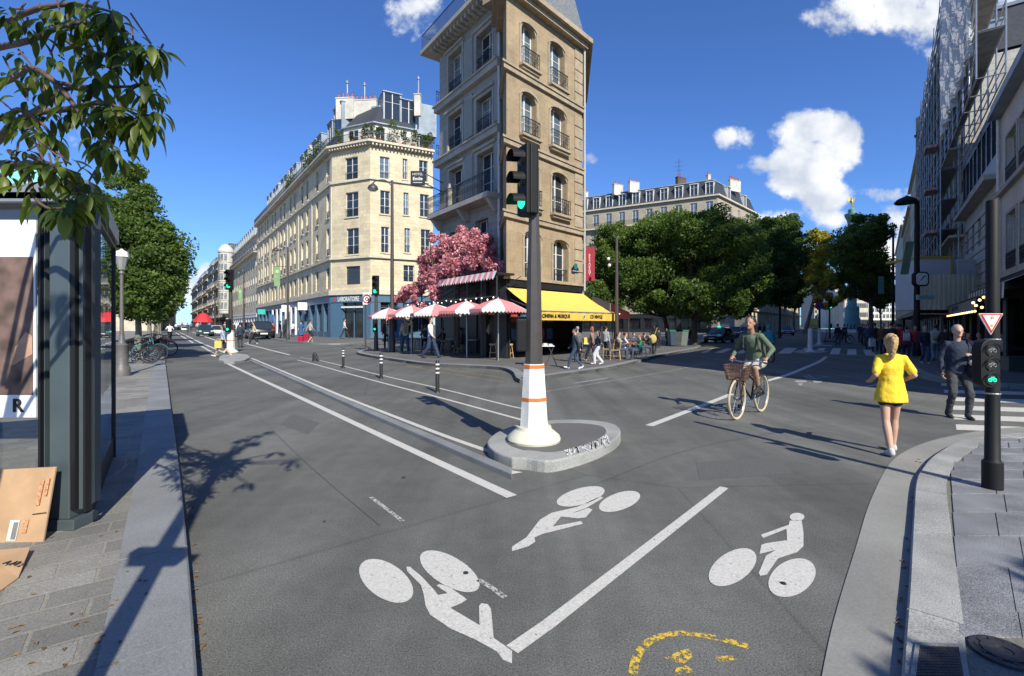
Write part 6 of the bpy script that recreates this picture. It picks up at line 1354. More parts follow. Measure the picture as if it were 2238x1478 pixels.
# lantern bracket on the tall lamp post
# left traffic lights
def small_signal(label, x, yb, y0, y1, z0=PH, col=False, extra=None, w=None):
    p = G(x,yb,z0); Y = p.y; t = thing('traffic_light', label, 'traffic light', p); hh = ZY(y0,Y)-ZY(y1,Y); s = hh/1.02
    if col: column_base(t, p, z0, ZY(722,Y)-z0, .2*s, True); zb = ZY(722,Y)
    else: zb = z0
    mb = MB(); mb.lathe([(.13*s if not col else .1*s,zb),(.10*s,zb+1),(.07*s,ZY(y0+8,Y))], (p.x,p.y,0), 12); mb.build('pole', POLE, t, smooth=40)
    signal_head(t, Matrix.Translation((p.x,p.y-.2*s,ZY(y1,Y))), s, 2)
    mb = MB(); zz = ZY(extra,Y); mb.box(p.x-.1*s,p.x+.1*s,p.y-.28*s,p.y-.1*s,zz-.33*s,zz+.33*s); q = mb.build('repeater', POLEB, t, bevel=.01)
    mb = MB(); mb.lathe([(.06*s,0),(.05*s,.02)], (p.x,p.y-.285*s,zz-.18*s), 12, ax=(0,-1,0)); l = mb.build('lens', LENSG, t); l.parent = q
    return t, p, s
small_signal('traffic light showing green on the white column of the small island', 504, 771, 590, 634, .12, True, 712)
t, p, s = small_signal('traffic light showing green at the cafe corner', 822, 767, 603, 645, PH, False, 712)
mb = MB(); c = Vector((p.x,0,ZY(691,p.y))); tri(mb,.17,p.y-.22,p.y-.2,c); mb.build('small_triangle', REDS, t); mb = MB(); tri(mb,.12,p.y-.224,p.y-.221,c); mb.build('small_triangle_field', SW, t)
p = G(799,764,PH); t = thing('zone_sign', 'white square zone sign with a red ring on a thin pole', 'sign', p); Y = p.y; mb = MB(); mb.tube((p.x,p.y,PH),(p.x,p.y,ZY(640,Y)),.05,n=10); mb.build('pole', POLE, t)
x0, x1 = P3(794,0,Y).x, P3(812,0,Y).x; z0_, z1_ = ZY(666,Y), ZY(640,Y); xm = (x0+x1)/2; mb = MB(); mb.box(x0,x1,Y-.1,Y-.07,z0_,z1_); mb.build('plate', SW, t); mb = MB(); mb.torus((xm,Y-.105,z0_+.36),.24,.045,(0,1,0),24,5); mb.build('red_ring', REDS, t); mb = MB(); mb.torus((xm,Y-.105,z0_+.36),.09,.03,(0,1,0),16,5); mb.build('inner_ring', INK, t)
text('ZONE', .19, upM((xm,Y-.1,z1_-.16),(1,0),.003), INK, t)
# flexible bollards
BB = mat('bollard_black', (.018,.018,.018), .5, .15, 10)
def bollard(label, x, yb, yt, z0=0, lean=0):
    p = G(x,yb,z0); h = ZY(yt,p.y)-z0; r = h*.062; t = thing('lane_bollard', label, 'bollard', p, group='black and white lane bollards'); t.rotation_euler[1] = lean; L = Matrix.Identity(4); MW[t] = Matrix.Translation(p)
    mb = MB(Matrix.Translation(p)); mb.lathe([(r*1.5,0),(r*1.4,h*.03),(r,h*.05),(r,h*.97),(r*.8,h)], (0,0,0), 14); mb.build('shaft', BB, t, smooth=40)
    for f in (.62,.75,.88): mb = MB(Matrix.Translation(p)); mb.lathe([(r+.003,h*f-h*.025),(r+.003,h*f+h*.025)], (0,0,0), 14); mb.build('white_band', WHITE, t)
bollard('nearest lane bollard with white bands on the right end of the row', 956, 858, 788); bollard('middle lane bollard with white bands', 833, 828, 771); bollard('farthest lane bollard with white bands', 750, 805, 761)
p = G(688,790); t = thing('knocked_stub', 'low black bent bollard stub on the cycle lane line', 'bollard', p); mb = MB(); mb.lathe([(.14,0),(.12,.04),(.1,.3),(.06,.42)], (p.x,p.y,0), 10); mb.tube((p.x+.02,p.y,.3),(p.x+.2,p.y,.0),.07,.04,8); mb.build('stub', BB, t)
# right island posts and signs across the crossing
for (x,yb,yt,z,lb) in ((1771,769,718,.05,'nearer white cylindrical post on the far crossing island'),(1791,753,718,.05,'farther white column carrying the no parking sign')):
    p = G(x,yb,z); h = ZY(yt,p.y)-z; t = thing('white_post', lb, 'post', p); mb = MB(); r = h*.10; mb.lathe([(r*1.8,z),(r*1.7,z+.06),(r,z+.12),(r*.9,z+h*.97),(r*.6,z+h)], (p.x,p.y,0), 14); mb.build('shaft', WHITE, t, smooth=40)
    if x == 1791:
        Y = p.y; mb = MB(); mb.tube((p.x,p.y,z+h),(p.x,p.y,ZY(655,Y)),.08,n=8); mb.build('sign_pole', POLEB, t); c = (P3(1789,0,Y).x,Y-.12,ZY(668,Y)); mb = MB(); mb.lathe([(.33,0),(.33,.03)], c, 24, ax=(0,-1,0)); mb.build('sign_disc', REDS, t); mb = MB(); mb.lathe([(.25,0),(.25,.04)], c, 24, ax=(0,-1,0)); mb.build('blue_disc', mat('sign_blue',(.02,.05,.35),.4,0), t)
        mb = MB(); M = Matrix.Translation((c[0],Y-.165,c[2])) @ Matrix.Rotation(math.radians(45),4,'Y'); mb.M = M; mb.box(-.28,.28,-.003,.003,-.03,.03); mb.build('red_bar', REDS, t)
mb = MB(); mb.prism([tuple(G(x,y))[:2] for x,y in ((1733,771),(1768,774),(1800,773),(1812,771),(1790,767),(1745,767))], 0, .05); struct(mb, 'far_island', GRANL); mb = MB(); mb.prism([tuple(G(x,y))[:2] for x,y in ((1762,757),(1790,759),(1818,758),(1822,756),(1780,754))], 0, .05); struct(mb, 'far_island', GRANL)
small_signal('slim traffic light showing green beyond the crossing islands', 1813, 740, 655, 676, .02, False, 715)
# clock post
p = G(2004,778,PH); Y = p.y; t = thing('clock_post', 'dark street post carrying a square clock and green direction sign', 'street clock', p)
mb = MB(); mb.lathe([(.20,PH),(.20,PH+.8),(.15,PH+.9),(.13,2.4),(.10,ZY(440,Y))], (p.x,p.y,0), 14); mb.build('pole', POLEB, t, smooth=40)
cz = ZY(611,Y); hw = (P3(2021,0,Y).x-P3(1990,0,Y).x)/2; mb = MB(); r = hw; k = .35
oct_ = [(-r,-r*(1-k)),(-r*(1-k),-r),(r*(1-k),-r),(r,-r*(1-k)),(r,r*(1-k)),(r*(1-k),r),(-r*(1-k),r),(-r,r*(1-k))]
mb.add([(p.x+a,Y-.3,cz+b) for a,b in oct_]+[(p.x+a,Y-.1,cz+b) for a,b in oct_],[tuple(range(8)),tuple(range(15,7,-1))]+[(i,8+i,8+(i+1)%8,(i+1)%8) for i in range(8)]); cl = mb.build('clock_case', POLEB, t)
mb = MB(); mb.add([(p.x+a*.82,Y-.304,cz+b*.82) for a,b in oct_],[tuple(range(8))]); q = mb.build('clock_face', SW, t); q.parent = cl
mb = MB()
for i in range(12): a = i*math.pi/6; mb.tube((p.x+.62*r*math.sin(a),Y-.306,cz+.62*r*math.cos(a)),(p.x+.74*r*math.sin(a),Y-.306,cz+.74*r*math.cos(a)),.014,n=4)
q = mb.build('hour_marks', INK, t); q.parent = cl
mb = MB(); mb.tube((p.x-.08,Y-.31,cz-.08),(p.x+.55*r*.8,Y-.31,cz+.55*r*.8),.02,n=4); mb.tube((p.x,Y-.31,cz),(p.x+.3*r,Y-.31,cz+.36*r),.025,n=4); q = mb.build('clock_hands', INK, t); q.parent = cl
mb = MB(); a, b = P3(1995,0,Y).x, P3(2034,0,Y).x; mb.box(a,b,Y-.25,Y-.2,ZY(656,Y),ZY(645,Y)); mb.build('direction_sign', mat('pale_teal',(.35,.5,.48),.5,.1), t); text('BASTILLE', .17, upM(((a+b)/2,Y-.25,ZY(650.5,Y)),(1,0),.003), mat('sign_green',(.02,.2,.15),.5,0), t)
L = P3(1980,440,Y); mb = MB(); mb.path([(p.x,Y,ZY(445,Y)),(P3(1990,0,Y).x,Y,ZY(432,Y)),(L.x,Y,L.z+.25)], .06); mb.build('lamp_arm', POLEB, t); mb = MB(); mb.lathe([(.05,.25),(.38,.1),(.5,-.05),(.45,-.12)], (L.x,Y,L.z), 16); mb.build('lamp_shade', POLEB, t, smooth=50)
mb = MB(); a, b = P3(1968,0,Y).x, P3(1992,0,Y).x; mb.add([(a,Y,ZY(600,Y)),(b-.15,Y,ZY(600,Y)),(b+.15,Y,ZY(528,Y)),(a+.3,Y,ZY(528,Y)),(a,Y+.02,ZY(600,Y)),(b-.15,Y+.02,ZY(600,Y)),(b+.15,Y+.02,ZY(528,Y)),(a+.3,Y+.02,ZY(528,Y))],[(0,1,2,3),(7,6,5,4)]); mb.build('green_banner', mat('sage_banner',(.14,.22,.13),.7,.2,1.5), t)
p = G(1952,748,PH); Y = p.y; t = thing('lamp_post', 'slim dark lamp post with pale banner beside the right avenue tree', 'street lamp', p); mb = MB(); mb.lathe([(.16,PH),(.12,2),(.08,ZY(500,Y))], (p.x,p.y,0), 10); mb.build('pole', POLEB, t); mb = MB(); mb.box(P3(1920,0,Y).x,P3(1932,0,Y).x,Y,Y+.02,ZY(642,Y),ZY(604,Y)); mb.build('pale_banner', mat('teal_banner',(.16,.28,.26),.7,.1), t); mb = MB(); mb.box(P3(1920,0,Y).x,p.x,Y-.01,Y+.03,ZY(604,Y),ZY(603,Y)); mb.build('banner_arm', POLEB, t)
# street lamp among the square trees, bins
p = G(1348,776,PH); Y = p.y; t = thing('lamp_post', 'brown lamp post before the leftmost square tree', 'street lamp', p); mb = MB(); mb.lathe([(.14,PH),(.1,2),(.07,ZY(520,Y))], (p.x,p.y,0), 10); mb.build('pole', IRON, t)
for x, y in ((1330,566),(1332,580)): mb = MB(); mb.ell(P3(x,y,Y), .09,.09,.09, 8, 6); mb.build('globe', WHITE, t)
mb = MB(); mb.tube(P3(1330,573,Y),P3(1348,573,Y),.02,n=5); mb.build('arm', IRON, t)
for x, m, lb in ((1487,mat('bin_grey',(.12,.14,.13),.5,.1),'grey wheeled bin with green lid by the square trees'),(1474,mat('bin_dark',(.03,.05,.08),.5,.1),'dark blue bin left of the grey one by the square trees')):
    p = G(x,757,PH); h = .95; t = thing('waste_bin', lb, 'bin', p); mb = MB(); mb.frus(p.x-.36,p.x+.36,p.y-.36,p.y+.36,PH+.08,p.x-.45,p.x+.45,p.y-.42,p.y+.42,PH+1.1); mb.build('bin_body', m, t); mb = MB(); mb.box(p.x-.47,p.x+.47,p.y-.44,p.y+.44,PH+1.1,PH+1.2); mb.build('lid', mat('lid_green',(.02,.14,.07),.5,0), t)
# ================================================================ CAFE TERRACES
PK = mat('pink_canvas', (.62,.22,.22), .85, .06, 4); WC_ = mat('white_canvas', (.62,.61,.60), .85, .05, 4); AL = mat('umbrella_pole', (.35,.35,.36), .4, .05, metal=.5)
def umbrella(label, x, Y, yap, R_=1.3, a0=.2, z0=PH):
    c = P3(x,0,Y); za = ZY(yap,Y); ze = za-.50; t = thing('cafe_umbrella', label, 'umbrella', (c.x,Y,z0), group='pink and white cafe umbrellas in a row'); n = 8
    for k, m in ((0,PK),(1,WC_)):
        mb = MB()
        for i in range(k,n,2):
            b0 = a0+2*math.pi*i/n; b1 = a0+2*math.pi*(i+1)/n; P0 = Vector((c.x,Y,za)); 
            e0 = Vector((c.x+R_*math.cos(b0),Y+R_*math.sin(b0),ze)); e1 = Vector((c.x+R_*math.cos(b1),Y+R_*math.sin(b1),ze)); m0 = P0.lerp(e0,.5)+Vector((0,0,.06)); m1 = P0.lerp(e1,.5)+Vector((0,0,.06))
            mb.add([P0,m0,m1],[(0,1,2)]); mb.quad(m0,e0,e1,m1)
            for j in range(6):
                u0, u1 = j/6, (j+1)/6; um = (u0+u1)/2; q0 = e0.lerp(e1,u0); q1 = e0.lerp(e1,u1); qm = e0.lerp(e1,um); D = Vector((0,0,1)); mb.add([q0,q0-D*.10,qm-D*.17,q1-D*.10,q1],[(0,1,2,3,4)])
        mb.build('pink_panels' if k == 0 else 'white_panels', m, t)
    mb = MB(); mb.tube((c.x,Y,z0),(c.x,Y,za+.06),.03,n=8); mb.build('pole', AL, t)
umbrella('leftmost pink and white umbrella beside the lamp post', 850, 27.6, 673, 1.15, .1); umbrella('second pink and white umbrella from the left', 899, 26, 668, 1.25, .3); umbrella('third pink and white umbrella from the left', 952, 24.4, 664.5, 1.3, 0)
umbrella('fourth pink and white umbrella with a full front pole', 1020, 22.8, 658, 1.4, .5); umbrella('rightmost pink and white umbrella by the drainpipe', 1089, 21.2, 652, 1.3, .25)
# terrace canopy with flowers
nh = nrm2(dh); t = thing('cafe_canopy', 'black terrace canopy edged with scalloped pink and white fringe under the blossoms', 'canopy', (*HA,0)); Mt = MH
mb = MB(MH); mb.add([(-.6,-2.3,3.95),(LH+.6,-2.3,3.95),(LH+.6,0,4.5),(-.6,0,4.5),(-.6,-2.3,4.05),(LH+.6,-2.3,4.05),(LH+.6,0,4.6),(-.6,0,4.6)],[(3,2,1,0),(4,5,6,7),(0,1,5,4),(1,2,6,5),(3,0,4,7)]); mb.box(LH+.61,LH+3.0,-2.3,-1.35,3.96,4.06); mb.build('roof', BLACK, t)
mb = MB(MH); mb.box(LH+.1,LH+2.6,-1.36,-1.30,.12,3.9); mb.build('shade_end_panel', DARKSH, t)  # dark panel added so the terrace end looks shaded inside
mb = MB(MH)
for u in np.linspace(-.5,LH+2.9,9): mb.tube((u,-2.25,PH),(u,-2.25,3.95),.04,n=6); mb.tube((u,-2.2,3.2),(u,-.9,3.95),.02,n=5)
mb.tube((-.5,-2.25,3.0),(LH+2.9,-2.25,3.0),.04,n=6); mb.build('frame', BLACK, t)
n = 44
for k, m in ((0,PK),(1,WC_)):
    mb = MB(MH)
    for i in range(k,n,2):
        a = -.6+(LH+3.6)*i/n; b = -.6+(LH+3.6)*(i+1)/n; mb.add([(a,-2.33,4.12),(b,-2.33,4.12),(b,-2.45,3.82),((a+b)/2,-2.46,3.72),(a,-2.45,3.82)],[(0,1,2,3,4)])
    mb.build('fringe', m, t)
mb = MB(MH); mb.box(-.5,LH,-.06,-.03,.12,3.6); mb.build('shade_back_panel', DARKSH, t)  # dark sheet that puts the shade under the canopy into its colour
for i in range(20): mb = MB(MH); u = .2+i*.5; mb.ell((u,-2.28,2.92+.06*math.sin(i*2)),.035,.035,.035,6,4); mb.build('light_bulb', mat('white_bulb',(1,.9,.75),.5,0,emit=1.5), t)
# blossom tree mass
PKL = leafmat('blossom', (.34,.08,.13), (.85,.48,.55), .7, .3); t = thing('blossom_garland', 'mass of pink blossoms climbing the hotel front above the cafe', 'blossom', (*HA,3)); random.seed(11); np.random.seed(11); pts = []; tn = []
def bl(x, y, Y, r, n, zs=.8): q = blob(P3(x,y,Y), r, n, zs); pts.append(q); tn.append(np.clip(np.random.uniform(0,1,n)*.8+.1*random.uniform(-2,2),0,1))
for (x,y,r,Yy) in ((955,560,1.0,27.5),(985,545,1.1,26.5),(1015,535,1.1,25.8),(1045,550,1.0,25.2),(1070,575,.9,24.6),(1090,592,.7,24),(1000,580,1.2,25.8),(1030,578,.9,25.2),(960,595,1.0,27),(930,590,.8,27.6),(935,615,.8,27.3),(915,630,.6,27.8),(900,637,.55,28),(885,642,.5,28.2),(873,650,.45,28.3),(965,605,.8,26.8),(940,560,.6,28),(1012,505,.5,26),(1035,515,.5,25.6),(970,525,.45,27),(950,518,.3,27.8),(1060,530,.5,25),(1078,545,.4,24.5),(925,570,.5,28),(905,660,.35,27.5),(925,668,.3,27),(950,640,.5,26.5)):
    for k in range(4): bl(x+random.uniform(-9,9), y+random.uniform(-9,9), Yy+random.uniform(-.5,.3), r*random.uniform(.4,.7), int(480*r))
leafobj('blossoms', np.concatenate(pts), .075, PKL, t, tint=np.concatenate(tn), aspect=.7)
mb = MB()
for (a,b) in (((1000,620),(1015,500)),((1005,600),(960,520)),((1010,590),(1060,530)),((990,600),(930,570)),((960,590),(880,645)),((1020,560),(1035,490)),((945,580),(938,512))): mb.tube(P3(a[0],a[1],26.4),P3(b[0],b[1],26.4),.05,.015,5)
mb.tube(P3(1000,760,26.6),P3(1002,610,26.5),.12,.08,8); mb.build('stems', IRON, t)
# tables, stools, chairs
RAT = mat('rattan', (.45,.30,.14), .6, .25, 30); CH1 = mat('white_seat', (.6,.58,.5), .6, .1, 20)
def stool(loc, label, group='rattan stools of the pink cafe'):
    t = thing('rattan_stool', label, 'stool', (0,0,0), group=group); mb = MB(); mb.lathe([(.19,.6),(.2,.62),(.2,.66),(.18,.68)], (0,0,0), 14); mb.build('seat', RAT, t)
    for a in (.78,2.35,3.93,5.5): mb = MB(); mb.tube((.24*math.cos(a),.24*math.sin(a),0),(.15*math.cos(a),.15*math.sin(a),.6),.018,n=6); mb.build('leg', RAT, t)
    mb = MB(); mb.torus((0,0,.25),.21,.012,(0,0,1),16,5); mb.build('foot_ring', RAT, t); t.location = loc; return t
S0 = stool(G(1078,782,PH), 'rattan stool nearest the viewer at the right end of the pink cafe')
for (x,y,lb) in ((971,770,'rattan stool under the fourth pink umbrella'),(912,764,'leftmost rattan stool by the beige jacket man'),(1000,772,'rattan stool beside the dark cafe tables'),(1112,783,'rattan stool at the building corner')): dup(S0, G(x,y,PH), random.uniform(0,1), lb, 'rattan stools of the pink cafe')
def table(label, loc, top=WC_, h=.75, r=.33, rot=0, group=None, base=IRON, square=False):
    t = thing('cafe_table', label, 'table', (0,0,0), group=group); mb = MB()
    if square: mb.box(-r,r,-r,r,h-.03,h)
    else: mb.lathe([(r,h-.03),(r,h)], (0,0,0), 18)
    mb.build('tabletop', top, t); mb = MB(); mb.tube((0,0,.02),(0,0,h-.03),.025,n=8); mb.build('pedestal', base, t); mb = MB()
    for a in (.78,2.35,3.93,5.5): mb.tube((0,0,.05),(.26*math.cos(a),.26*math.sin(a),.012),.016,n=5)
    mb.build('foot', base, t); t.location = loc; t.rotation_euler = (0,0,rot); return t
T0 = table('round table under the rightmost pink umbrella', G(1095,778,PH)); GT2 = 'round tables of the pink cafe'; T0['group'] = GT2
for (x,y,lb) in ((985,768,'round table under the third pink umbrella'),(1035,772,'round table under the fourth pink umbrella'),(930,763,'round table behind the beige jacket man'),(1060,768,'round table deep in the pink cafe terrace')): dup(T0, G(x,y,PH), .3, lb, GT2)
def chair(loc, rot, label, m=IRON, sm=IRON, group=None):
    t = thing('cafe_chair', label, 'chair', (0,0,0), group=group); mb = MB(); mb.box(-.2,.2,-.2,.2,.43,.46); mb.build('seat', sm, t, bevel=.01)
    for sx_, sy in ((-1,-1),(1,-1),(-1,1),(1,1)): mb = MB(); mb.tube((.22*sx_,.22*sy,0),(.18*sx_,.18*sy,.43),.014,n=5); mb.build('leg', m, t)
    mb = MB(); mb.path([(-.19,-.19,.44),(-.2,-.24,.72),(-.12,-.27,.88),(.12,-.27,.88),(.2,-.24,.72),(.19,-.19,.44)], .013, 5)
    for z in (.56,.66,.76): mb.tube((-.19,-.22,z),(.19,-.22,z),.01,n=4)
    mb.build('backrest', m, t); t.location = loc; t.rotation_euler = (0,0,rot); return t
CH0 = chair(G(1345,787,PH), 1.3, 'rattan chair with curved back left of the red table', RAT, RAT, 'rattan chairs beside the red table')
for (x,y,r_,lb) in ((1402,785,-1.8,'rattan chair right of the red table under the green jumper'),(1363,783,.9,'rattan chair of the woman in white'),(1330,784,1.2,'rattan chair nearest the shop front')): dup(CH0, G(x,y,PH), r_, lb, 'rattan chairs beside the red table')
CD = chair(G(1010,766,PH), .5, 'dark chair in the pink cafe under the fourth umbrella', IRON, IRON, 'dark chairs of the pink cafe')
for (x,y,r_,lb) in ((1048,768,2.5,'dark chair right of the fourth umbrella pole'),(960,762,1.5,'dark chair under the third umbrella'),(1072,765,3.5,'dark chair under the rightmost umbrella'),(938,760,4,'dark chair under the second umbrella')): dup(CD, G(x,y,PH), r_, lb, 'dark chairs of the pink cafe')
REDT = mat('red_enamel', (.4,.03,.02), .4, 0); table('square red cafe table beside the seated people', G(1382,785,PH), REDT, base=REDT, square=True)
TG = table('small table behind the red one under the trees', G(1420,775,PH), IRON); 
# trestle tables of the shop
for (x0,x1,y,lb) in ((1150,1212,800,'white topped trestle table of books before the yellow awning shop'),(1276,1292,790,'dark trestle table with a yellow box beside the shop entrance')):
    A, B = G(x0,y,PH), G(x1,y,PH); d = (B-A).to_2d(); L = d.length; d.normalize(); M = fmat(A.to_2d(), d); t = thing('trestle_table', lb, 'table', A); zt_ = .86
    mb = MB(M); mb.box(0,L,0,.7,zt_,zt_+.03); mb.build('tabletop', WC_, t); random.seed(int(x0))
    for u in (.12,L-.12):
        for sgn in (0,1): mb = MB(M); mb.tube((u-.22 if sgn else u+.22,.1,PH),(u+.1 if sgn else u-.1,.1,zt_),.018,n=5); mb.build('leg', IRON, t)
    for k in range(5 if x0 == 1150 else 1):
        tb = thing('book_stack', ['pile of pale books at the left end of the trestle','pile of white records second on the trestle','pile of grey books in the middle of the trestle','pile of cream books fourth on the trestle','low pile of books at the right end of the trestle'][k] if x0 == 1150 else 'yellow box of records on the dark trestle', 'books', M @ Vector((.1+k*.18,.2,zt_+.03)), group='books on the trestle table' if x0 == 1150 else None)
        mb = MB(M); u = L*(.08+k*.18); h = random.uniform(.06,.16) if x0 == 1150 else .25; mb.box(u,u+.15 if x0 == 1150 else L*.8,.08,.5,zt_+.031,zt_+.031+h); mb.build('stack', [WC_,CB,SW,CHIMW,CURTAIN][k] if x0 == 1150 else YEL, tb)
# right cafe: striped and grey awnings, planters
nr_ = nrm2(dB); 
STB = mat('brown_canvas', (.16,.10,.075), .85, .06); 
def awn(root, M, u0, u1, zt_, zf, out, val, mats, n, nm='canvas'):
    for k in range(len(mats)):
        mb = MB(M)
        for i in range(k, n, len(mats)):
            a = u0+(u1-u0)*i/n; b = u0+(u1-u0)*(i+1)/n; mb.quad((a,-.03,zt_),(b,-.03,zt_),(b,-out,zf),(a,-out,zf)); mb.quad((a,-out-.005,zf),(b,-out-.005,zf),(b,-out-.02,zf-val),(a,-out-.02,zf-val))
        mb.build(nm, mats[k], root)
t = thing('striped_awning', 'brown and white striped awning at the right edge over the terrace', 'awning', (*RP(s1),3)); A, B = RP(s1), RP(-14)
u0 = us(A-nr_*0, dB, 2206); awn(t, MR, u0, u0+8, 3.66, 3.05, 1.3, .5, [STB, WC_], 24)
mb = MB(MR); mb.box(u0,u0+8,-.05,-.01,3.6,3.68); mb.build('awning_box', STEEL, t)
GA = mat('grey_awning_cloth', (.26,.26,.25), .85, .06); t = thing('cafe_awning', 'long grey lettered awning with a string of warm bulbs over the right pavement', 'awning', (*RP(s1+2),3)); fl_, fr_ = P3(2064,700,30).to_2d(), P3(2134,700,17.6).to_2d(); A4 = fl_-nr_*2.1; B4 = fr_-nr_*2.1; d4 = (B4-A4).normalized(); L4 = (B4-A4).length; M4 = fmat(A4, d4)
awn(t, M4, 0, L4, 3.35, 2.72, 2.1, .46, [GA], 1); mb = MB(M4); mb.tube((0,-2.1,2.72),(L4,-2.1,2.72),.04,n=6); mb.tube((.1,-2.1,2.72),(.1,0,3.35),.03,n=5); mb.tube((L4-.1,-2.1,2.72),(L4-.1,0,3.35),.03,n=5); mb.build('frame', IRON, t)
pm = A4+nr_*2.13+d4*L4*.5; text('WINE   FOOD   COFFEE', .3, upM((pm.x,pm.y,2.48), d4, .03), INK, t, ext=.002)
for i in range(18): mb = MB(M4); mb.ell((.15+i*(L4-.3)/17,-2.12,2.2),.045,.045,.045,6,4); mb.build('light_bulb', BULB, t)
t = thing('light_string', 'short string of bulbs under the striped awning beside the signal pole', 'lights', (*RP(s1-2),3))
for (x,y) in ((2127,662),(2133,668),(2141,656),(2146,672),(2150,650)): mb = MB(); mb.ell(P3(x,y,17.5),.05,.05,.05,6,4); mb.build('light_bulb', BULB, t)
mb = MB(); mb.path([tuple(P3(x,y,17.5)) for x,y in ((2120,645),(2127,661),(2141,655),(2150,649),(2165,645))], .006, 4); mb.build('wire', IRON, t)
PG = mat('planter_green', (.10,.12,.105), .6, .1, 4); p0 = G(2205,812,PH); t = thing('terrace_planter', 'grey green planter box with glass screen at the right terrace', 'planter', p0); x0, x1, Y = p0.x, P3(2300,0,p0.y).x, p0.y
mb = MB(); mb.box(x0,x1,Y,Y+.4,PH,ZY(780,Y)); mb.build('box', PG, t); mb = MB(); mb.box(x0,x1,Y+.15,Y+.17,ZY(779,Y),ZY(655,Y)); mb.build('glass_screen', KG, t); mb = MB(); mb.box(x0,x0+.06,Y+.1,Y+.2,ZY(780,Y)+.001,ZY(650,Y)); mb.build('post', PG, t)
p0 = G(2100,806,PH); t = thing('menu_board', 'slanted grey terrace screen behind the man with the bag', 'screen', p0); Y = p0.y; mb = MB(); a = P3(2120,0,Y).x; b = P3(2150,0,Y).x; mb.add([(a,Y,PH),(b,Y,PH),(b,Y,ZY(765,Y)),(a,Y,ZY(765,Y)),(a,Y+.05,PH),(b,Y+.05,PH),(b,Y+.05,ZY(765,Y)),(a,Y+.05,ZY(765,Y))],[(0,1,2,3),(7,6,5,4),(2,6,7,3),(0,3,7,4),(1,5,6,2)]); mb.build('screen', GA, t)
for (x,y,lb) in ((2195,805,'round table behind the signal pole on the right terrace'),(2132,798,'round table beside the grey screen on the right terrace'),(2228,806,'rightmost round table on the right terrace')): dup(T0, G(x,y,PH), .3, lb, 'round tables of the right terrace')
for (x,y,r_,lb) in ((2186,808,.5,'dark chair left of the planter on the right terrace'),(2212,803,2,'dark chair behind the planter on the right terrace'),(2116,796,1,'dark chair behind the man with the bag')): dup(CD, G(x,y,PH), r_, lb, 'dark chairs of the right terrace')
# red awning and blue sign far along the long street
t = thing('red_parasol', 'bright red shop parasol far along the long street', 'parasol', P3(444,700,82)); mb = MB(); c = P3(444,693,82); mb.lathe([(1.5,-.9),(1.2,-.3),(.6,.5),(.05,.75)], c, 12); mb.build('canopy', mat('bright_red',(.5,.02,.03),.7,.05), t); mb = MB(); mb.tube((c.x,c.y,PH),c,.06,n=6); mb.build('pole', IRON, t)
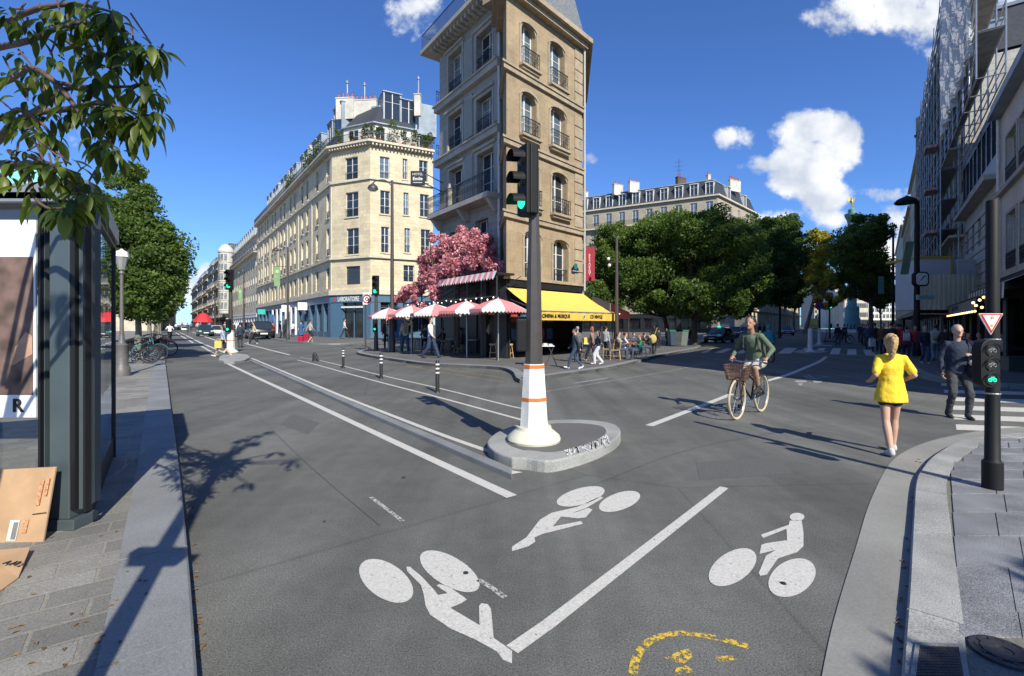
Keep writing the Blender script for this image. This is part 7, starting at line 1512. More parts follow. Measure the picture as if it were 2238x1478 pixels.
# ================================================================ BICYCLES AND CARS
RUB = mat('tyre_rubber', (.015,.015,.015), .8, .1, 20); CRM = mat('cream_tyre', (.5,.42,.28), .7, .08, 10); CHR = mat('chrome', (.5,.5,.52), .2, .05, metal=.9)
def bicycle(name, label, cat, frame, tyre=RUB, basket=False, r=.34, group=None, wb=1.08, detail=True, mud=True):
    t = thing(name, label, cat, (0,0,0), group=group); y0, y1 = -wb/2, wb/2
    mb = MB(); bb = (0,-.08,.29); hd0 = (0,y1-.20,.62); hd1 = (0,y1-.24,.86); st = (0,-.2,.62); rr = .017
    for a, b in ((bb,hd0),(bb,(0,-.25,.78)),(st,hd1),((.05,y0,r),(0,-.2,.66)),((-.05,y0,r),(0,-.2,.66)),((.05,y0,r),bb),((-.05,y0,r),bb),(hd0,hd1)): mb.tube(a,b,rr,n=6)
    if mud: mb.torus((0,y0,r), r+.035, .018, (1,0,0), 14, 4, math.radians(100), math.radians(260)) if 0 else None
    mb.build('frame', frame, t)
    mb = MB(); mb.tube((.05,y1,r),(.05,y1-.17,.66),.014,n=5); mb.tube((-.05,y1,r),(-.05,y1-.17,.66),.014,n=5); mb.tube((-.05,y1-.17,.66),(.05,y1-.17,.66),.016,n=5); mb.tube((0,y1-.19,.6),(0,y1-.27,.98),.014,n=5); mb.build('fork', frame, t)
    for y in (y0,y1):
        mb = MB(); mb.torus((0,y,r), r-.02, .022, (1,0,0), 30, 6); w = mb.build('wheel', tyre, t, smooth=60); mb = MB(); mb.torus((0,y,r), r-.045, .010, (1,0,0), 24, 4); mb.tube((-.04,y,r),(.04,y,r),.022,n=6)
        for k in range(14): a = 2*math.pi*k/14; mb.tube((.02*(-1)**k,y,r),(0,y+(r-.05)*math.cos(a),r+(r-.05)*math.sin(a)),.0022,n=3)
        q = mb.build('rim', CHR, t); q.parent = w
        mb = MB(); mb.torus((0,y,r), r+.022, .014, (1,0,0), 16, 5, math.radians(20), math.radians(170)); mb.build('mudguard', frame, t)
    mb = MB(); mb.path([(-.29,y1-.44,.98),(-.24,y1-.32,1.02),(0,y1-.26,.99),(.24,y1-.32,1.02),(.29,y1-.44,.98)], .012, 6); mb.build('handlebar', CHR, t)
    for sx_ in (-1,1): mb = MB(); mb.tube((.285*sx_,y1-.42,.985),(.30*sx_,y1-.54,.965),.018,n=6); mb.build('grip', RUB, t)
    mb = MB(); mb.ell((0,-.33,.86),.085,.13,.035,12,6); mb.tube((0,-.25,.76),(0,-.3,.85),.014,n=6); mb.build('saddle', RUB, t)
    mb = MB(); mb.torus((.05,-.08,.29),.09,.008,(1,0,0),18,4); mb.tube((.05,-.08,.29),(.07,-.04,.13),.01,n=4); mb.tube((-.05,-.08,.29),(-.07,-.12,.45),.01,n=4); mb.box(.06,.16,-.08,0,.115,.14); mb.box(-.16,-.06,-.16,-.08,.44,.465); mb.build('crank', CHR, t)
    mb = MB(); mb.box(-.06,.06,y0-.05,y0+.33,.70,.715); mb.tube((.05,y0,r),(.05,y0,.70),.008,n=4); mb.tube((-.05,y0,r),(-.05,y0,.70),.008,n=4); mb.build('rack', RUB, t)
    if basket:
        mb = MB(); 
        for k in range(5):
            z = .70+k*.062; w = .14+.012*k; d = .11+.008*k; c = y1-.02; mb.path([(-w,c-d,z),(w,c-d,z),(w,c+d,z),(-w,c+d,z),(-w,c-d,z)], .006, 4)
        for i in range(9):
            f = -1+i/4
            for (x,y) in ((f*.14,-.11),(f*.14,.11),(-.14,f*.11),(.14,f*.11)): mb.tube((x,y1-.02+y,.70),(x*1.33,y1-.02+y*1.3,.95),.005,n=4)
        mb.box(-.14,.14,y1-.13,y1+.09,.69,.70); mb.build('basket', mat('wicker',(.12,.06,.04),.7,.3,30), t)
    return t
def place(t, loc, rz, s=1.0): t.location = loc; t.rotation_euler = (0,0,rz); t.scale = (s,)*3; return t
def heading(d): return math.atan2(-d[0], d[1])
GB = 'bicycles parked in a dark row under the left trees'
b0 = bicycle('parked_bicycle', 'black parked bicycle nearest the lantern lamp post', 'bicycle', POLEB, group=GB)
b1 = bicycle('parked_bicycle', 'red framed parked bicycle at the kerb end of the row', 'bicycle', mat('bike_red',(.35,.03,.02),.4,0), group=GB); b2 = bicycle('parked_bicycle', 'teal framed parked bicycle in the row under the trees', 'bicycle', mat('bike_teal',(.02,.18,.2),.4,0), group=GB)
place(b0, G(290,796,PH), heading((.9,.4)), 1.05); place(b1, G(338,779,PH), heading((.9,.5)), 1.1); place(b2, G(315,789,PH), heading((.95,.3)), 1.05)
random.seed(5); lbs = ['second black bicycle from the lamp post','third black bicycle from the lamp post','fourth black bicycle from the lamp post','fifth black bicycle in the row','sixth black bicycle in the row','seventh black bicycle in the row','eighth black bicycle in the row','ninth black bicycle close to the kerb','farthest black bicycle in the row']
for i, l in enumerate(lbs):
    x = 296+i*5.2; y = 792-i*4.2; dup(b0, G(x,y,PH), heading((.9,.45))+random.uniform(-.2,.2), l, GB, 1.05)
def car(name, label, paint, loc, rz, s=1.0, taxi=False, group=None, van=False, cat='car', lights=None, plate=True):
    t = thing(name, label, cat, (0,0,0), group=group); L, Wd = (4.4,1.8); hb = .86; ht = 1.46
    if van: hb, ht, L, Wd = 1.3, 2.9, 6.0, 2.2
    st = [(-L/2,.45,.62,.80),(-L/2+.08,.30,hb-.06,.90),(-L/2+.6,.22,hb,.98),(-L/4,.2,hb+.02,1.0),(L/6,.2,hb,1.0),(L/2-.75,.22,hb-.08,.98),(L/2-.2,.26,hb-.18,.92),(L/2,.36,.58,.78)]
    rings = []
    for (y, zl_, zh_, wf) in st:
        w = Wd/2*wf; zm = (zl_+zh_)/2; rings.append([(w*.9,y,zl_),(w,y,zm),(w*.97,y,zh_-.06),(w*.88,y,zh_),(-w*.88,y,zh_),(-w*.97,y,zh_-.06),(-w,y,zm),(-w*.9,y,zl_)])
    mb = MB(); mb.loft(rings); mb.build('body', paint, t, smooth=40, bevel=.02)
    yb0, yb1, yt0, yt1 = (-L/2+.35, L/2-1.15, -L/2+.95, L/2-2.1) if not van else (-L/2+.1, L/2-.5, -L/2+.15, L/2-1.1); w0, w1 = Wd/2*.86, Wd/2*(.66 if not van else .82)
    mb = MB(); mb.add([(-w0,yb0,hb-.02),(w0,yb0,hb-.02),(w0,yb1,hb-.02),(-w0,yb1,hb-.02),(-w1,yt0,ht-.05),(w1,yt0,ht-.05),(w1,yt1,ht-.05),(-w1,yt1,ht-.05)],[(0,1,5,4),(1,2,6,5),(2,3,7,6),(3,0,4,7)]); mb.build('windows', GLASS if not van else paint, t, bevel=.02)
    mb = MB(); mb.add([(-w1-.02,yt0-.05,ht-.06),(w1+.02,yt0-.05,ht-.06),(w1+.02,yt1+.05,ht-.06),(-w1-.02,yt1+.05,ht-.06),(-w1*.85,yt0+.1,ht),(w1*.85,yt0+.1,ht),(w1*.85,yt1-.1,ht),(-w1*.85,yt1-.1,ht)],[(0,1,5,4),(1,2,6,5),(2,3,7,6),(3,0,4,7),(4,5,6,7),(3,2,1,0)]); mb.build('roof', paint, t)
    mb = MB()
    for sg in (-1,1):
        for (ya,yb_) in ((yb0,yt0),(yb1,yt1),(-.1,-.15)): mb.tube((sg*w0,ya,hb),(sg*(w1+.0),yb_,ht-.05),.035,n=5)
    mb.build('pillars', paint, t)
    for y in (-L/2+.8,L/2-.85):
        for sg in (-1,1):
            mb = MB(); mb.lathe([(.20,-.105),(.33,-.10),(.34,-.04),(.34,.04),(.33,.10),(.20,.105)], (sg*(Wd/2-.12),y,.34), 18, ax=(1,0,0)); w = mb.build('wheel', RUB, t, smooth=40); mb = MB(); mb.lathe([(.21,0),(.19,.02)], (sg*(Wd/2-.015),y,.34), 14, ax=(sg,0,0)); q = mb.build('rim', CHR, t); q.parent = w
    for sg in (-1,1):
        mb = MB(); mb.ell((sg*(Wd/2*.70),L/2-.1,.66 if not van else .8),.17,.08,.09,10,6); mb.build('headlight', mat('headlight',(.6,.6,.6),.2,0), t)
        mb = MB(); mb.ell((sg*(Wd/2*.74),-L/2+.08,.74 if not van else 1.0),.14,.06,.09,10,6); mb.build('tail_light', mat('tail_light',(.25,.01,.01),.3,0), t)
        mb = MB(); mb.ell((sg*(Wd/2+.08),L/2-1.5,hb+.08),.09,.06,.07,8,6); mb.build('mirror', paint, t)
    for y, sg in ((L/2+.01,1),(-L/2-.01,-1)):
        mb = MB(); mb.box(-.26,.26,min(y,y+sg*.02),max(y,y+sg*.02),.42,.53); mb.build('number_plate', SW, t)
    mb = MB(); mb.box(-.45,.45,L/2-.02,L/2+.012,.56,.66); mb.build('grille', RUB, t)
    if taxi: mb = MB(); mb.box(-.14,.14,.0,.12,ht,ht+.09); mb.build('taxi_sign', LENSG, t)
    if van: mb = MB(); mb.add([(-.95,L/2-.62,1.45),(.95,L/2-.62,1.45),(.88,L/2-1.02,2.45),(-.88,L/2-1.02,2.45)],[(0,1,2,3)]); mb.build('windscreen', GLASS, t)
    place(t, loc, rz, s); return t
BK = mat('car_black', (.012,.013,.015), .25, 0, coat=.6); WHC = mat('car_white', (.6,.6,.6), .3, 0, coat=.5); DGC = mat('car_grey', (.06,.075,.09), .3, 0, coat=.5); YC = mat('bus_yellow', (.62,.42,.02), .35, 0, coat=.4); GRC = mat('car_green', (.02,.06,.05), .3, 0, coat=.5)
dl3 = heading(DL); yp = heading((.63,.77))
car('parked_car', 'black car seen from behind under the long front of the corner building', BK, G(567,741), dl3, 1.45)
car('parked_car', 'dark car left of the black car behind the pedestrians', BK, G(540,737), dl3, 1.4)
car('parked_car', 'dark green car far along the long street', GRC, G(448,735), dl3+math.pi, 1.15)
car('parked_car', 'white car between the dark green car and the island', WHC, G(473,734), dl3, 1.1)
car('parked_car', 'pale van far along the long street', WHC, G(403,724), dl3, .9); 
car('taxi_cab', 'black taxi with green roof light waiting at the square', BK, G(1572,749), heading((-.65,-.76)), 1.0, taxi=True, cat='taxi')
car('parked_car', 'dark car behind the black taxi', DGC, G(1607,738), heading((-.5,-.85)), 1.0)
car('parked_car', 'dark blue car half hidden behind the cyclist', mat('car_blue',(.02,.06,.12),.3,0,coat=.5), G(1628,736), heading((-.5,-.85)), 1.0)
car('moving_car', 'dark grey car coming down the avenue behind the teal rider', DGC, G(1720,733), heading((-.45,-.9)), 1.05)
car('yellow_bus', 'yellow open top bus coming down the avenue', YC, G(1777,724), heading((-.5,-.86)), 1.15, van=True, cat='bus')
# scooters and bikes near the far island
e = dup(b0, G(1843,752), heading((.9,.1)), 'bicycle stood beside the people on the avenue crossing', 'bicycles on the avenue', 1.15)
t = thing('electric_scooter', 'black electric scooter lying beside the far island', 'scooter', G(1815,749)); p = G(1815,749); mb = MB(); mb.box(p.x-.5,p.x+.5,p.y-.09,p.y+.09,.1,.16); mb.build('deck', POLEB, t); mb = MB(); mb.tube((p.x-.5,p.y,.15),(p.x-.35,p.y,1.15),.03,n=6); mb.tube((p.x-.35,p.y-.25,1.15),(p.x-.35,p.y+.25,1.15),.02,n=6); mb.build('stem', POLEB, t)
for x in (-.55,.5): mb = MB(); mb.torus((p.x+x,p.y,.12),.10,.03,(0,1,0),14,5); mb.build('wheel', RUB, t)
# ================================================================ PEOPLE
FT = {}
def ftex(sc):
    if sc not in FT: FT[sc] = bpy.data.textures.new('folds','CLOUDS'); FT[sc].noise_scale = sc; FT[sc].noise_depth = 2
    return FT[sc]
TMP = bpy.data.scenes.new('workbench')
def voxel(mb, name, m, parent, vox, smooth=4, fold=None):
    me = mb.mesh('t', m); o = bpy.data.objects.new('t', me); TMP.collection.objects.link(o)
    r = o.modifiers.new('r', 'REMESH'); r.mode = 'VOXEL'; r.voxel_size = vox; r.use_smooth_shade = True
    if fold: dm = o.modifiers.new('d','DISPLACE'); dm.texture = ftex(fold[0]); dm.strength = fold[1]; dm.mid_level = .5; dm.texture_coords = 'GLOBAL'
    s = o.modifiers.new('s', 'SMOOTH'); s.iterations = smooth; s.factor = .5
    
    with bpy.context.temp_override(scene=TMP, view_layer=TMP.view_layers[0]): dg = bpy.context.evaluated_depsgraph_get()
    out = bpy.data.meshes.new_from_object(o.evaluated_get(dg)); bpy.data.objects.remove(o)
    out.name = name; out.materials.clear(); out.materials.append(m)
    q = bpy.data.objects.new(name, out); COL.objects.link(q); q.parent = parent; MW[q] = MW[parent]; return q
def cap(mb, a, b, r0, r1, n=10):
    a = Vector(a); b = Vector(b); mb.tube(a, b, r0, r1, n); mb.ell(a, r0, r0, r0, n, 6); mb.ell(b, r1, r1, r1, n, 6)
def bend(a, b, L1, L2, hint):           # joint position between a and b with bone lengths L1, L2, bending towards hint
    a = Vector(a); b = Vector(b); d = b-a; D = min(d.length, (L1+L2)*.999); u = d.normalized(); h = Vector(hint); h -= u*h.dot(u); h.normalize()
    x = (D*D+L1*L1-L2*L2)/(2*D); y = math.sqrt(max(0, L1*L1-x*x)); return a+u*x+h*y
SKIN = mat('skin', (.50,.29,.20), .55, .08, 8); SKIND = mat('skin_tan', (.36,.19,.12), .55, .08, 8); EYE = mat('eye_dark', (.02,.015,.01), .3, 0); LIPS = mat('lips', (.35,.13,.11), .5, 0)
HB_ = mat('hair_brown', (.045,.025,.015), .6, .3, 30); HK_ = mat('hair_black', (.012,.010,.010), .5, .3, 30); HBL = mat('hair_blonde', (.42,.27,.11), .55, .35, 40); HGR = mat('hair_grey', (.28,.27,.26), .7, .3, 40); HRD = mat('hair_red', (.25,.08,.03), .6, .3, 30)
CLC = {}
def cloth(c):
    k = 'cloth_%02x%02x%02x' % tuple(int(x*255) for x in c)
    return mat(k, c, .85, .14, 14, bump=.5, bscale=16)
def person(label, x, yf, yh, face, pose='stand', top=(.1,.1,.12), bot=(.03,.04,.07), shoe=(.05,.05,.05), hair=HB_, hs='short', z0=0.0, skin=SKIN, sleeve=1.0, legs='long', stride=.32, near=False, group=None, extra=None, hip=None, W_=1.0, loc=None, S=None, hood=None):
    g = G(x,yf,z0) if loc is None else Vector(loc); h = (ZY(yh,g.y)-z0) if S is None else S*1.75
    if pose in ('sit',): h *= 1.33
    s = h/1.75; vox = .013 if near else (.022 if yf-yh > 60 else .034); e_ = .0 if near else .006
    t = thing('person', label, 'person', g, face, group=group); MW0 = MW[t]; t.scale = (s,)*3; MW[t] = Matrix.Identity(4)
    J = dict(pel=(0,0,.93), ch=(0,.0,1.30), nk=(0,-.01,1.47), hd=(0,.02,1.63))
    for sg, k in ((-1,'L'),(1,'R')): J['hip'+k] = (.085*sg,0,.92); J['sh'+k] = (.152*sg*W_,-.01,1.40)
    if pose == 'stand': J.update(anL=(-.11,.0,.09), anR=(.12,.02,.09), wrL=(-.24,.06,.86), wrR=(.24,.06,.86))
    elif pose == 'walk':
        J.update(anL=(-.07,stride,.10), anR=(.08,-stride,.15), wrL=(-.24,-.20,.90), wrR=(.24,.22,.95)); J['pel'] = (0,0,.90); J['hipL'] = (-.085,0,.89); J['hipR'] = (.085,0,.89)
    elif pose == 'walk2':
        J.update(anL=(-.08,-stride,.15), anR=(.07,stride,.10), wrL=(-.24,.22,.95), wrR=(.24,-.20,.90)); J['pel'] = (0,0,.90); J['hipL'] = (-.085,0,.89); J['hipR'] = (.085,0,.89)
    elif pose == 'sit':
        dz = -.44
        for k in ('pel','ch','nk','hd','hipL','hipR','shL','shR'): a = J[k]; J[k] = (a[0],a[1],a[2]+dz)
        J.update(anL=(-.12,.46,.09), anR=(.12,.42,.09), wrL=(-.16,.36,.78), wrR=(.16,.36,.78))
    elif pose == 'ride':
        J.update(pel=(0,-.30,.95), ch=(0,-.16,1.30), nk=(0,-.08,1.47), hd=(0,-.03,1.63), hipL=(-.09,-.28,.93), hipR=(.09,-.28,.93), shL=(-.155,-.10,1.40), shR=(.155,-.10,1.40), anL=(-.10,-.10,.53), anR=(.10,.02,.22), wrL=(-.29,.12,1.03), wrR=(.29,.12,1.03))
    if hip: J.update(hip)
    J = {k: Vector(v) for k, v in J.items()}
    fw = Vector((0,1,0)) if pose != 'sit' else Vector((0,1,.5))
    for k in 'LR':
        sg = -1 if k == 'L' else 1
        J['kn'+k] = Vector(J.get('kn'+k)) if 'kn'+k in J else bend(J['hip'+k], J['an'+k], .43, .42, fw+Vector((sg*.1,0,.3 if pose == 'sit' else 0)))
        J['el'+k] = Vector(J['el'+k]) if 'el'+k in J else bend(J['sh'+k], J['wr'+k], .28, .25, Vector((sg*.5,-1,-.2)))
    up = (J['nk']-J['pel']).normalized()
    # body
    mb = MB(); H_ = J['hd']; mb.ell(H_+Vector((0,-.005,.02)), .074, .094, .105, 16, 12); mb.ell(H_+Vector((0,.03,-.045)), .055, .06, .07, 12, 8)
    mb.ell(H_+Vector((0,.100,-.012)), .014,.022,.026,8,6); mb.ell(H_+Vector((0,.07,-.085)), .028,.03,.022,8,6)
    for sg in (-1,1): mb.ell(H_+Vector((.076*sg,-.005,-.005)), .012,.02,.032,8,6)
    cap(mb, J['nk']-up*.07, H_-Vector((0,.01,.07)), .056, .053)
    cap(mb, J['pel'], J['ch'], .10, .11); cap(mb, J['shL'], J['shR'], .045, .045)
    for k in 'LR':
        sg = -1 if k == 'L' else 1
        cap(mb, J['hip'+k], J['kn'+k], .075, .053); cap(mb, J['kn'+k], J['kn'+k].lerp(J['an'+k],.35), .052, .057); cap(mb, J['kn'+k].lerp(J['an'+k],.35), J['an'+k], .057, .037)
        cap(mb, J['sh'+k], J['el'+k], .048, .038); cap(mb, J['el'+k], J['wr'+k], .038, .027)
        hdv = (J['wr'+k]-J['el'+k]).normalized(); w = J['wr'+k]; pm = w+hdv*.055
        side = Vector((0,1,0)) if abs(hdv.y) < .8 else Vector((-sg,0,0)); side -= hdv*side.dot(hdv); side.normalize(); nrm = hdv.cross(side).normalized()
        if near or yf-yh > 60:
            M = Matrix((side, nrm, hdv)).transposed(); mb.ell(pm, .040, .020, .052, 10, 6, R=M)
            curl = nrm*(1 if nrm.dot(Vector((-sg,0,0))) > 0 else -1)
            if near:
                for i, (off, L) in enumerate(((-.028,.060),(-.010,.072),(.010,.076),(.029,.068))):
                    b_ = w+hdv*.095+side*off; m_ = b_+(hdv*.8+curl*.5).normalized()*L*.5; mb.tube(b_,m_,.0105,.010,6); mb.tube(m_, m_+(hdv*.25+curl).normalized()*L*.5, .010,.008,6)
            b_ = w+hdv*.035+side*.036; mb.tube(b_, b_+(side*.6+hdv*.6+curl*.4).normalized()*.055, .012, .009, 6)
            if not near: mb.ell(w+hdv*.10+curl*.01, .034, .018, .035, 8, 6, R=M)
        else: cap(mb, w, w+hdv*.10, .032, .030, 8)
    voxel(mb, 'body', skin, t, vox)
    for sg in (-1,1): mb = MB(); mb.ell(H_+Vector((.030*sg,.079,.012)), .013,.010,.008,8,6); mb.build('eye', EYE, t)
    mb = MB(); mb.ell(H_+Vector((0,.083,-.052)), .024,.010,.007,8,6); mb.build('mouth', LIPS, t)
    # top
    if top is not None:
        mb = MB(); n = 16; rings = []; P_ = J['pel']; dz = J['ch']-J['pel']; sp_ = [(-.03,.150,.115),(.12,.152,.112),(.4,.140,.108),(.75,.150,.115),(1.0,.158,.115),(1.2,.148,.095),(1.34,.085,.07)]
        if hood == 'loose': sp_ = [(a-(.12 if i == 0 else 0),b*1.12,c*1.2) for i,(a,b,c) in enumerate(sp_)]
        if pose == 'ride': sp_ = [(a_,b_*1.04,c_*1.3) for a_,b_,c_ in sp_]
        if hood == 'tee': sp_ = [(-.45,.205,.155),(-.2,.20,.15),(.12,.175,.13),(.4,.155,.12),(.75,.158,.12),(1.0,.165,.118),(1.2,.15,.097),(1.34,.085,.07)]
        if hood == 'dress': sp_ = [(-1.0,.24,.22)]+sp_
        for f, rx, ry in sp_: c = P_+dz*f; rings.append([c+Vector((rx*W_*math.cos(2*math.pi*i/n), ry*math.sin(2*math.pi*i/n), 0)) for i in range(n)])
        mb.loft(rings); cap(mb, J['shL'], J['shR'], .056, .056); cap(mb, J['shL'].lerp(J['shR'],.5)+Vector((0,0,.03)), J['shL'], .055, .05); cap(mb, J['shL'].lerp(J['shR'],.5)+Vector((0,0,.03)), J['shR'], .055, .05)
        for k in 'LR':
            e = .058 if hood == 'loose' else .052; cap(mb, J['sh'+k], J['sh'+k].lerp(J['el'+k], min(1,sleeve*2)), e+.003, e if sleeve > .5 else e+.006)
            if sleeve > .5: cap(mb, J['el'+k], J['el'+k].lerp(J['wr'+k], min(1,(sleeve-.5)*2)*.96), .050 if hood == 'loose' else .045, .040 if hood == 'loose' else .036)
        voxel(mb, 'jacket' if hood == 'loose' else ('dress' if hood == 'dress' else 'shirt'), cloth(top), t, vox, 2, (.10,.022) if near else (.12,.04))
    mb = MB(); cap(mb, J['pel']+Vector((-.05,0,-.0)), J['pel']+Vector((.05,0,-.0)), .112, .112); cap(mb, J['pel']+Vector((0,0,.06)), J['pel'], .118, .12)
    wl = 1.0 if legs == 'long' else (1.35 if legs == 'wide' else 1.1)
    for k in 'LR':
        kn, an, hp_ = J['kn'+k], J['an'+k], J['hip'+k]
        if legs in ('long','wide'): cap(mb, hp_, kn, .096, .068*wl); cap(mb, kn, an+Vector((0,0,-.02)), .068*wl, .052*wl)
        elif legs == 'short': cap(mb, hp_, hp_.lerp(kn,.35), .10, .09)
        else: cap(mb, hp_, hp_.lerp(kn,.9), .10, .08)
    voxel(mb, 'trousers' if legs in ('long','wide') else 'shorts', cloth(bot), t, vox, 2, (.08,.03) if near else None)
    for k in 'LR':
        an = J['an'+k]; dd = (J['an'+k]-J['kn'+k]).normalized(); ft = Vector((0,1,0)); ft -= dd*ft.dot(dd)*.75; ft.normalize(); mb = MB(); heel = an+Vector((0,-.03,-.04)); toe = heel+ft*.20
        cap(mb, heel, toe, .042, .036); cap(mb, an+Vector((0,0,.0)), heel, .045, .044); mb.ell(heel.lerp(toe,.55),.046,.10,.035,10,6)
        voxel(mb, 'shoe', cloth(shoe), t, vox, 2)
    # hair
    if hs != 'bald':
        mb = MB(); mb.ell(H_+Vector((0,-.022,.038)), .084, .096, .098, 16, 12)
        if hs == 'long': mb.ell(H_+Vector((0,-.06,-.07)), .085,.055,.16,14,10)
        if hs == 'bun': mb.ell(H_+Vector((0,-.06,.13)), .045,.045,.045)
        if hs == 'pony':
            mb.ell(H_+Vector((0,-.085,.03)), .05,.05,.05); mb.path(smoothpts([H_+Vector((0,-.10,.07)),H_+Vector((-.01,-.165,.06)),H_+Vector((-.03,-.175,-.06)),H_+Vector((-.04,-.14,-.20)),H_+Vector((-.045,-.12,-.26))],3), [.03,.04,.048,.052,.052,.052,.05,.048,.045,.04,.03,.018,.008], 8)
        if hs == 'hood': mb.ell(H_+Vector((0,-.03,.0)), .11,.11,.14,16,12)
        # clear the face
        mb2 = MB(); o = voxel(mb, 'hair' if hs != 'hood' else 'hood', hair if hs != 'hood' else cloth(top), t, .010 if near else .02, 1, (.025,.022) if near else (.05,.02))
        me = o.data
        for v in me.vertices:
            q = v.co-H_
            if q.y > .035 and q.z < .072 and abs(q.x) < .075: v.co.y = H_.y+.03+ (q.y-.035)*.1
    if extra: extra(t, J)
    MW[t] = MW0 @ Matrix.Scale(s,4)
    return t
def bag_part(name, c, r, col, rot=None):
    def f(t, J): mb = MB(); mb.box(-r[0],r[0],-r[1],r[1],-r[2],r[2]); mb.v = [tuple(Vector(v)+Vector(c)) for v in mb.v]; mb.build(name, cloth(col), t, bevel=.02, smooth=60)
    return f
def backpack(label, p, rz, s, col):       # worn by someone: still a thing of its own
    t = thing('backpack', label, 'backpack', (0,0,0)); mb = MB(); mb.frus(-.15,.15,-.26,-.12,1.02,-.13,.13,-.24,-.12,1.42); mb.build('pack', cloth(col), t, bevel=.04, smooth=60)
    mb = MB(); mb.box(-.11,.11,-.30,-.262,1.06,1.24); mb.build('pocket', cloth(tuple(c*.8 for c in col)), t, bevel=.02)
    for sg in (-1,1): mb = MB(); mb.path([(sg*.10,-.14,1.42),(sg*.12,.0,1.49),(sg*.12,.125,1.38),(sg*.13,.10,1.2),(sg*.14,-.12,1.08)], .014, 6); mb.build('strap', cloth(col), t)
    place(t, p, rz, s); return t
def hd_(dx, dy): return math.atan2(-dx, dy)
AWAY_R = hd_(.60,.80); AWAY_L = hd_(-.59,.81)
# --- the runner in yellow
def pony(t, J): pass
g = G(1947,992); sr = (ZY(731,g.y))/1.75
person('woman in a yellow T-shirt and black shorts running away on the road, blonde ponytail', 1947, 992, 731, hd_(.30,.95), 'walk', (.82,.56,.03), (.012,.012,.014), (.45,.45,.43), HBL, 'pony', sleeve=.40, legs='short', near=True, skin=SKIN, hood='tee',
  hip=dict(anL=(-.075,-.20,.10), anR=(.09,.17,.09), hipL=(-.08,0,.92), hipR=(.08,0,.92), wrL=(-.20,.16,1.05), wrR=(.20,.16,1.06), elL=(-.235,-.13,1.16), elR=(.235,-.13,1.17), pel=(0,0,.93)))
# --- the man with the black bag
g = G(2092,913); sm = ZY(711,g.y)/1.75
man = person('grey haired man in a navy jacket carrying a black bag over the crosswalk', 2092, 913, 711, hd_(-.35,-.94), 'walk', (.016,.024,.045), (.04,.042,.045), (.02,.02,.02), HGR, 'short', near=True, hood='loose',
  hip=dict(anL=(-.12,.10,.09), anR=(.12,-.04,.10), wrL=(-.10,.22,1.20), elL=(-.25,.03,1.14), wrR=(.25,.05,.86), elR=(.235,-.05,1.13)))
t = thing('shoulder_bag', 'black shoulder bag hanging at the side of the man in the navy jacket', 'bag', (0,0,0)); mb = MB(); mb.ell((-.24,.15,.92),.17,.14,.19,14,10); voxel(mb, 'bag_body', cloth((.008,.008,.009)), t, .02, 2)
mb = MB(); mb.path(smoothpts([(-.20,.20,1.05),(-.19,.15,1.3),(-.15,.04,1.475),(-.2,-.12,1.35),(-.3,-.10,1.05)],4), .016, 6); mb.build('strap', cloth((.008,.008,.009)), t); place(t, g, hd_(-.35,-.94), sm)
t = thing('paper_wrap', 'small pale parcel in the bag of the man in the navy jacket', 'parcel', (0,0,0)); mb = MB(); mb.ell((-.14,.24,1.06),.07,.05,.06,10,6); mb.build('parcel', cloth((.6,.55,.4)), t, smooth=60); place(t, g, hd_(-.35,-.94), sm)
# --- the cyclist in green
rear = Vector((4.86,9.38)); d = Vector((-.73,-.68)).normalized(); mid = rear+d*.56
bk = bicycle('city_bicycle', 'black city bicycle with cream tyres and a wicker basket ridden by the man in green', 'bicycle', POLEB, CRM, True, r=.355, wb=1.12); rzb = heading(d); place(bk, (mid.x,mid.y,0), rzb, 1.03)
person('dark haired man in a green jumper and pale shorts riding the city bicycle', 0, 915, 697, rzb, 'ride', (.095,.125,.075), (.40,.38,.33), (.02,.02,.02), HK_, 'short', near=True, legs='half', skin=SKIND, loc=(mid.x,mid.y,0), S=1.06,
  hip=dict(wrL=(-.29,.0,1.04), wrR=(.29,.0,1.04), elL=(-.30,-.22,1.17), elR=(.30,-.22,1.17)))
backpack('grey green backpack worn by the cyclist in green', (mid.x-d.x*.16,mid.y-d.y*.16,0), rzb, 1.06, (.05,.06,.05))
# --- teal rider
g = G(1686,792); dr_ = Vector((.18,.98)); bk2 = dup(b0, (g.x,g.y+.3,0), heading(dr_), 'dark bicycle ridden by the person in the teal jacket', None, .98); 
person('person in a hooded teal jacket riding away towards the square', 1686, 792, 709, heading(dr_), 'ride', (.015,.22,.25), (.02,.03,.035), hs='hood', loc=(g.x,g.y+.3,0), S=(ZY(709,g.y))/1.78, hood='loose')
# --- cyclist on the long street
g = G(371,747); bk3 = dup(b0, g, AWAY_L, 'bicycle ridden by the person in white far along the left lane', None, 1.05); person('person in a white shirt cycling away far along the left lane', 371, 747, 711, AWAY_L, 'ride', (.6,.62,.65), (.02,.02,.02), loc=g, S=1.08)
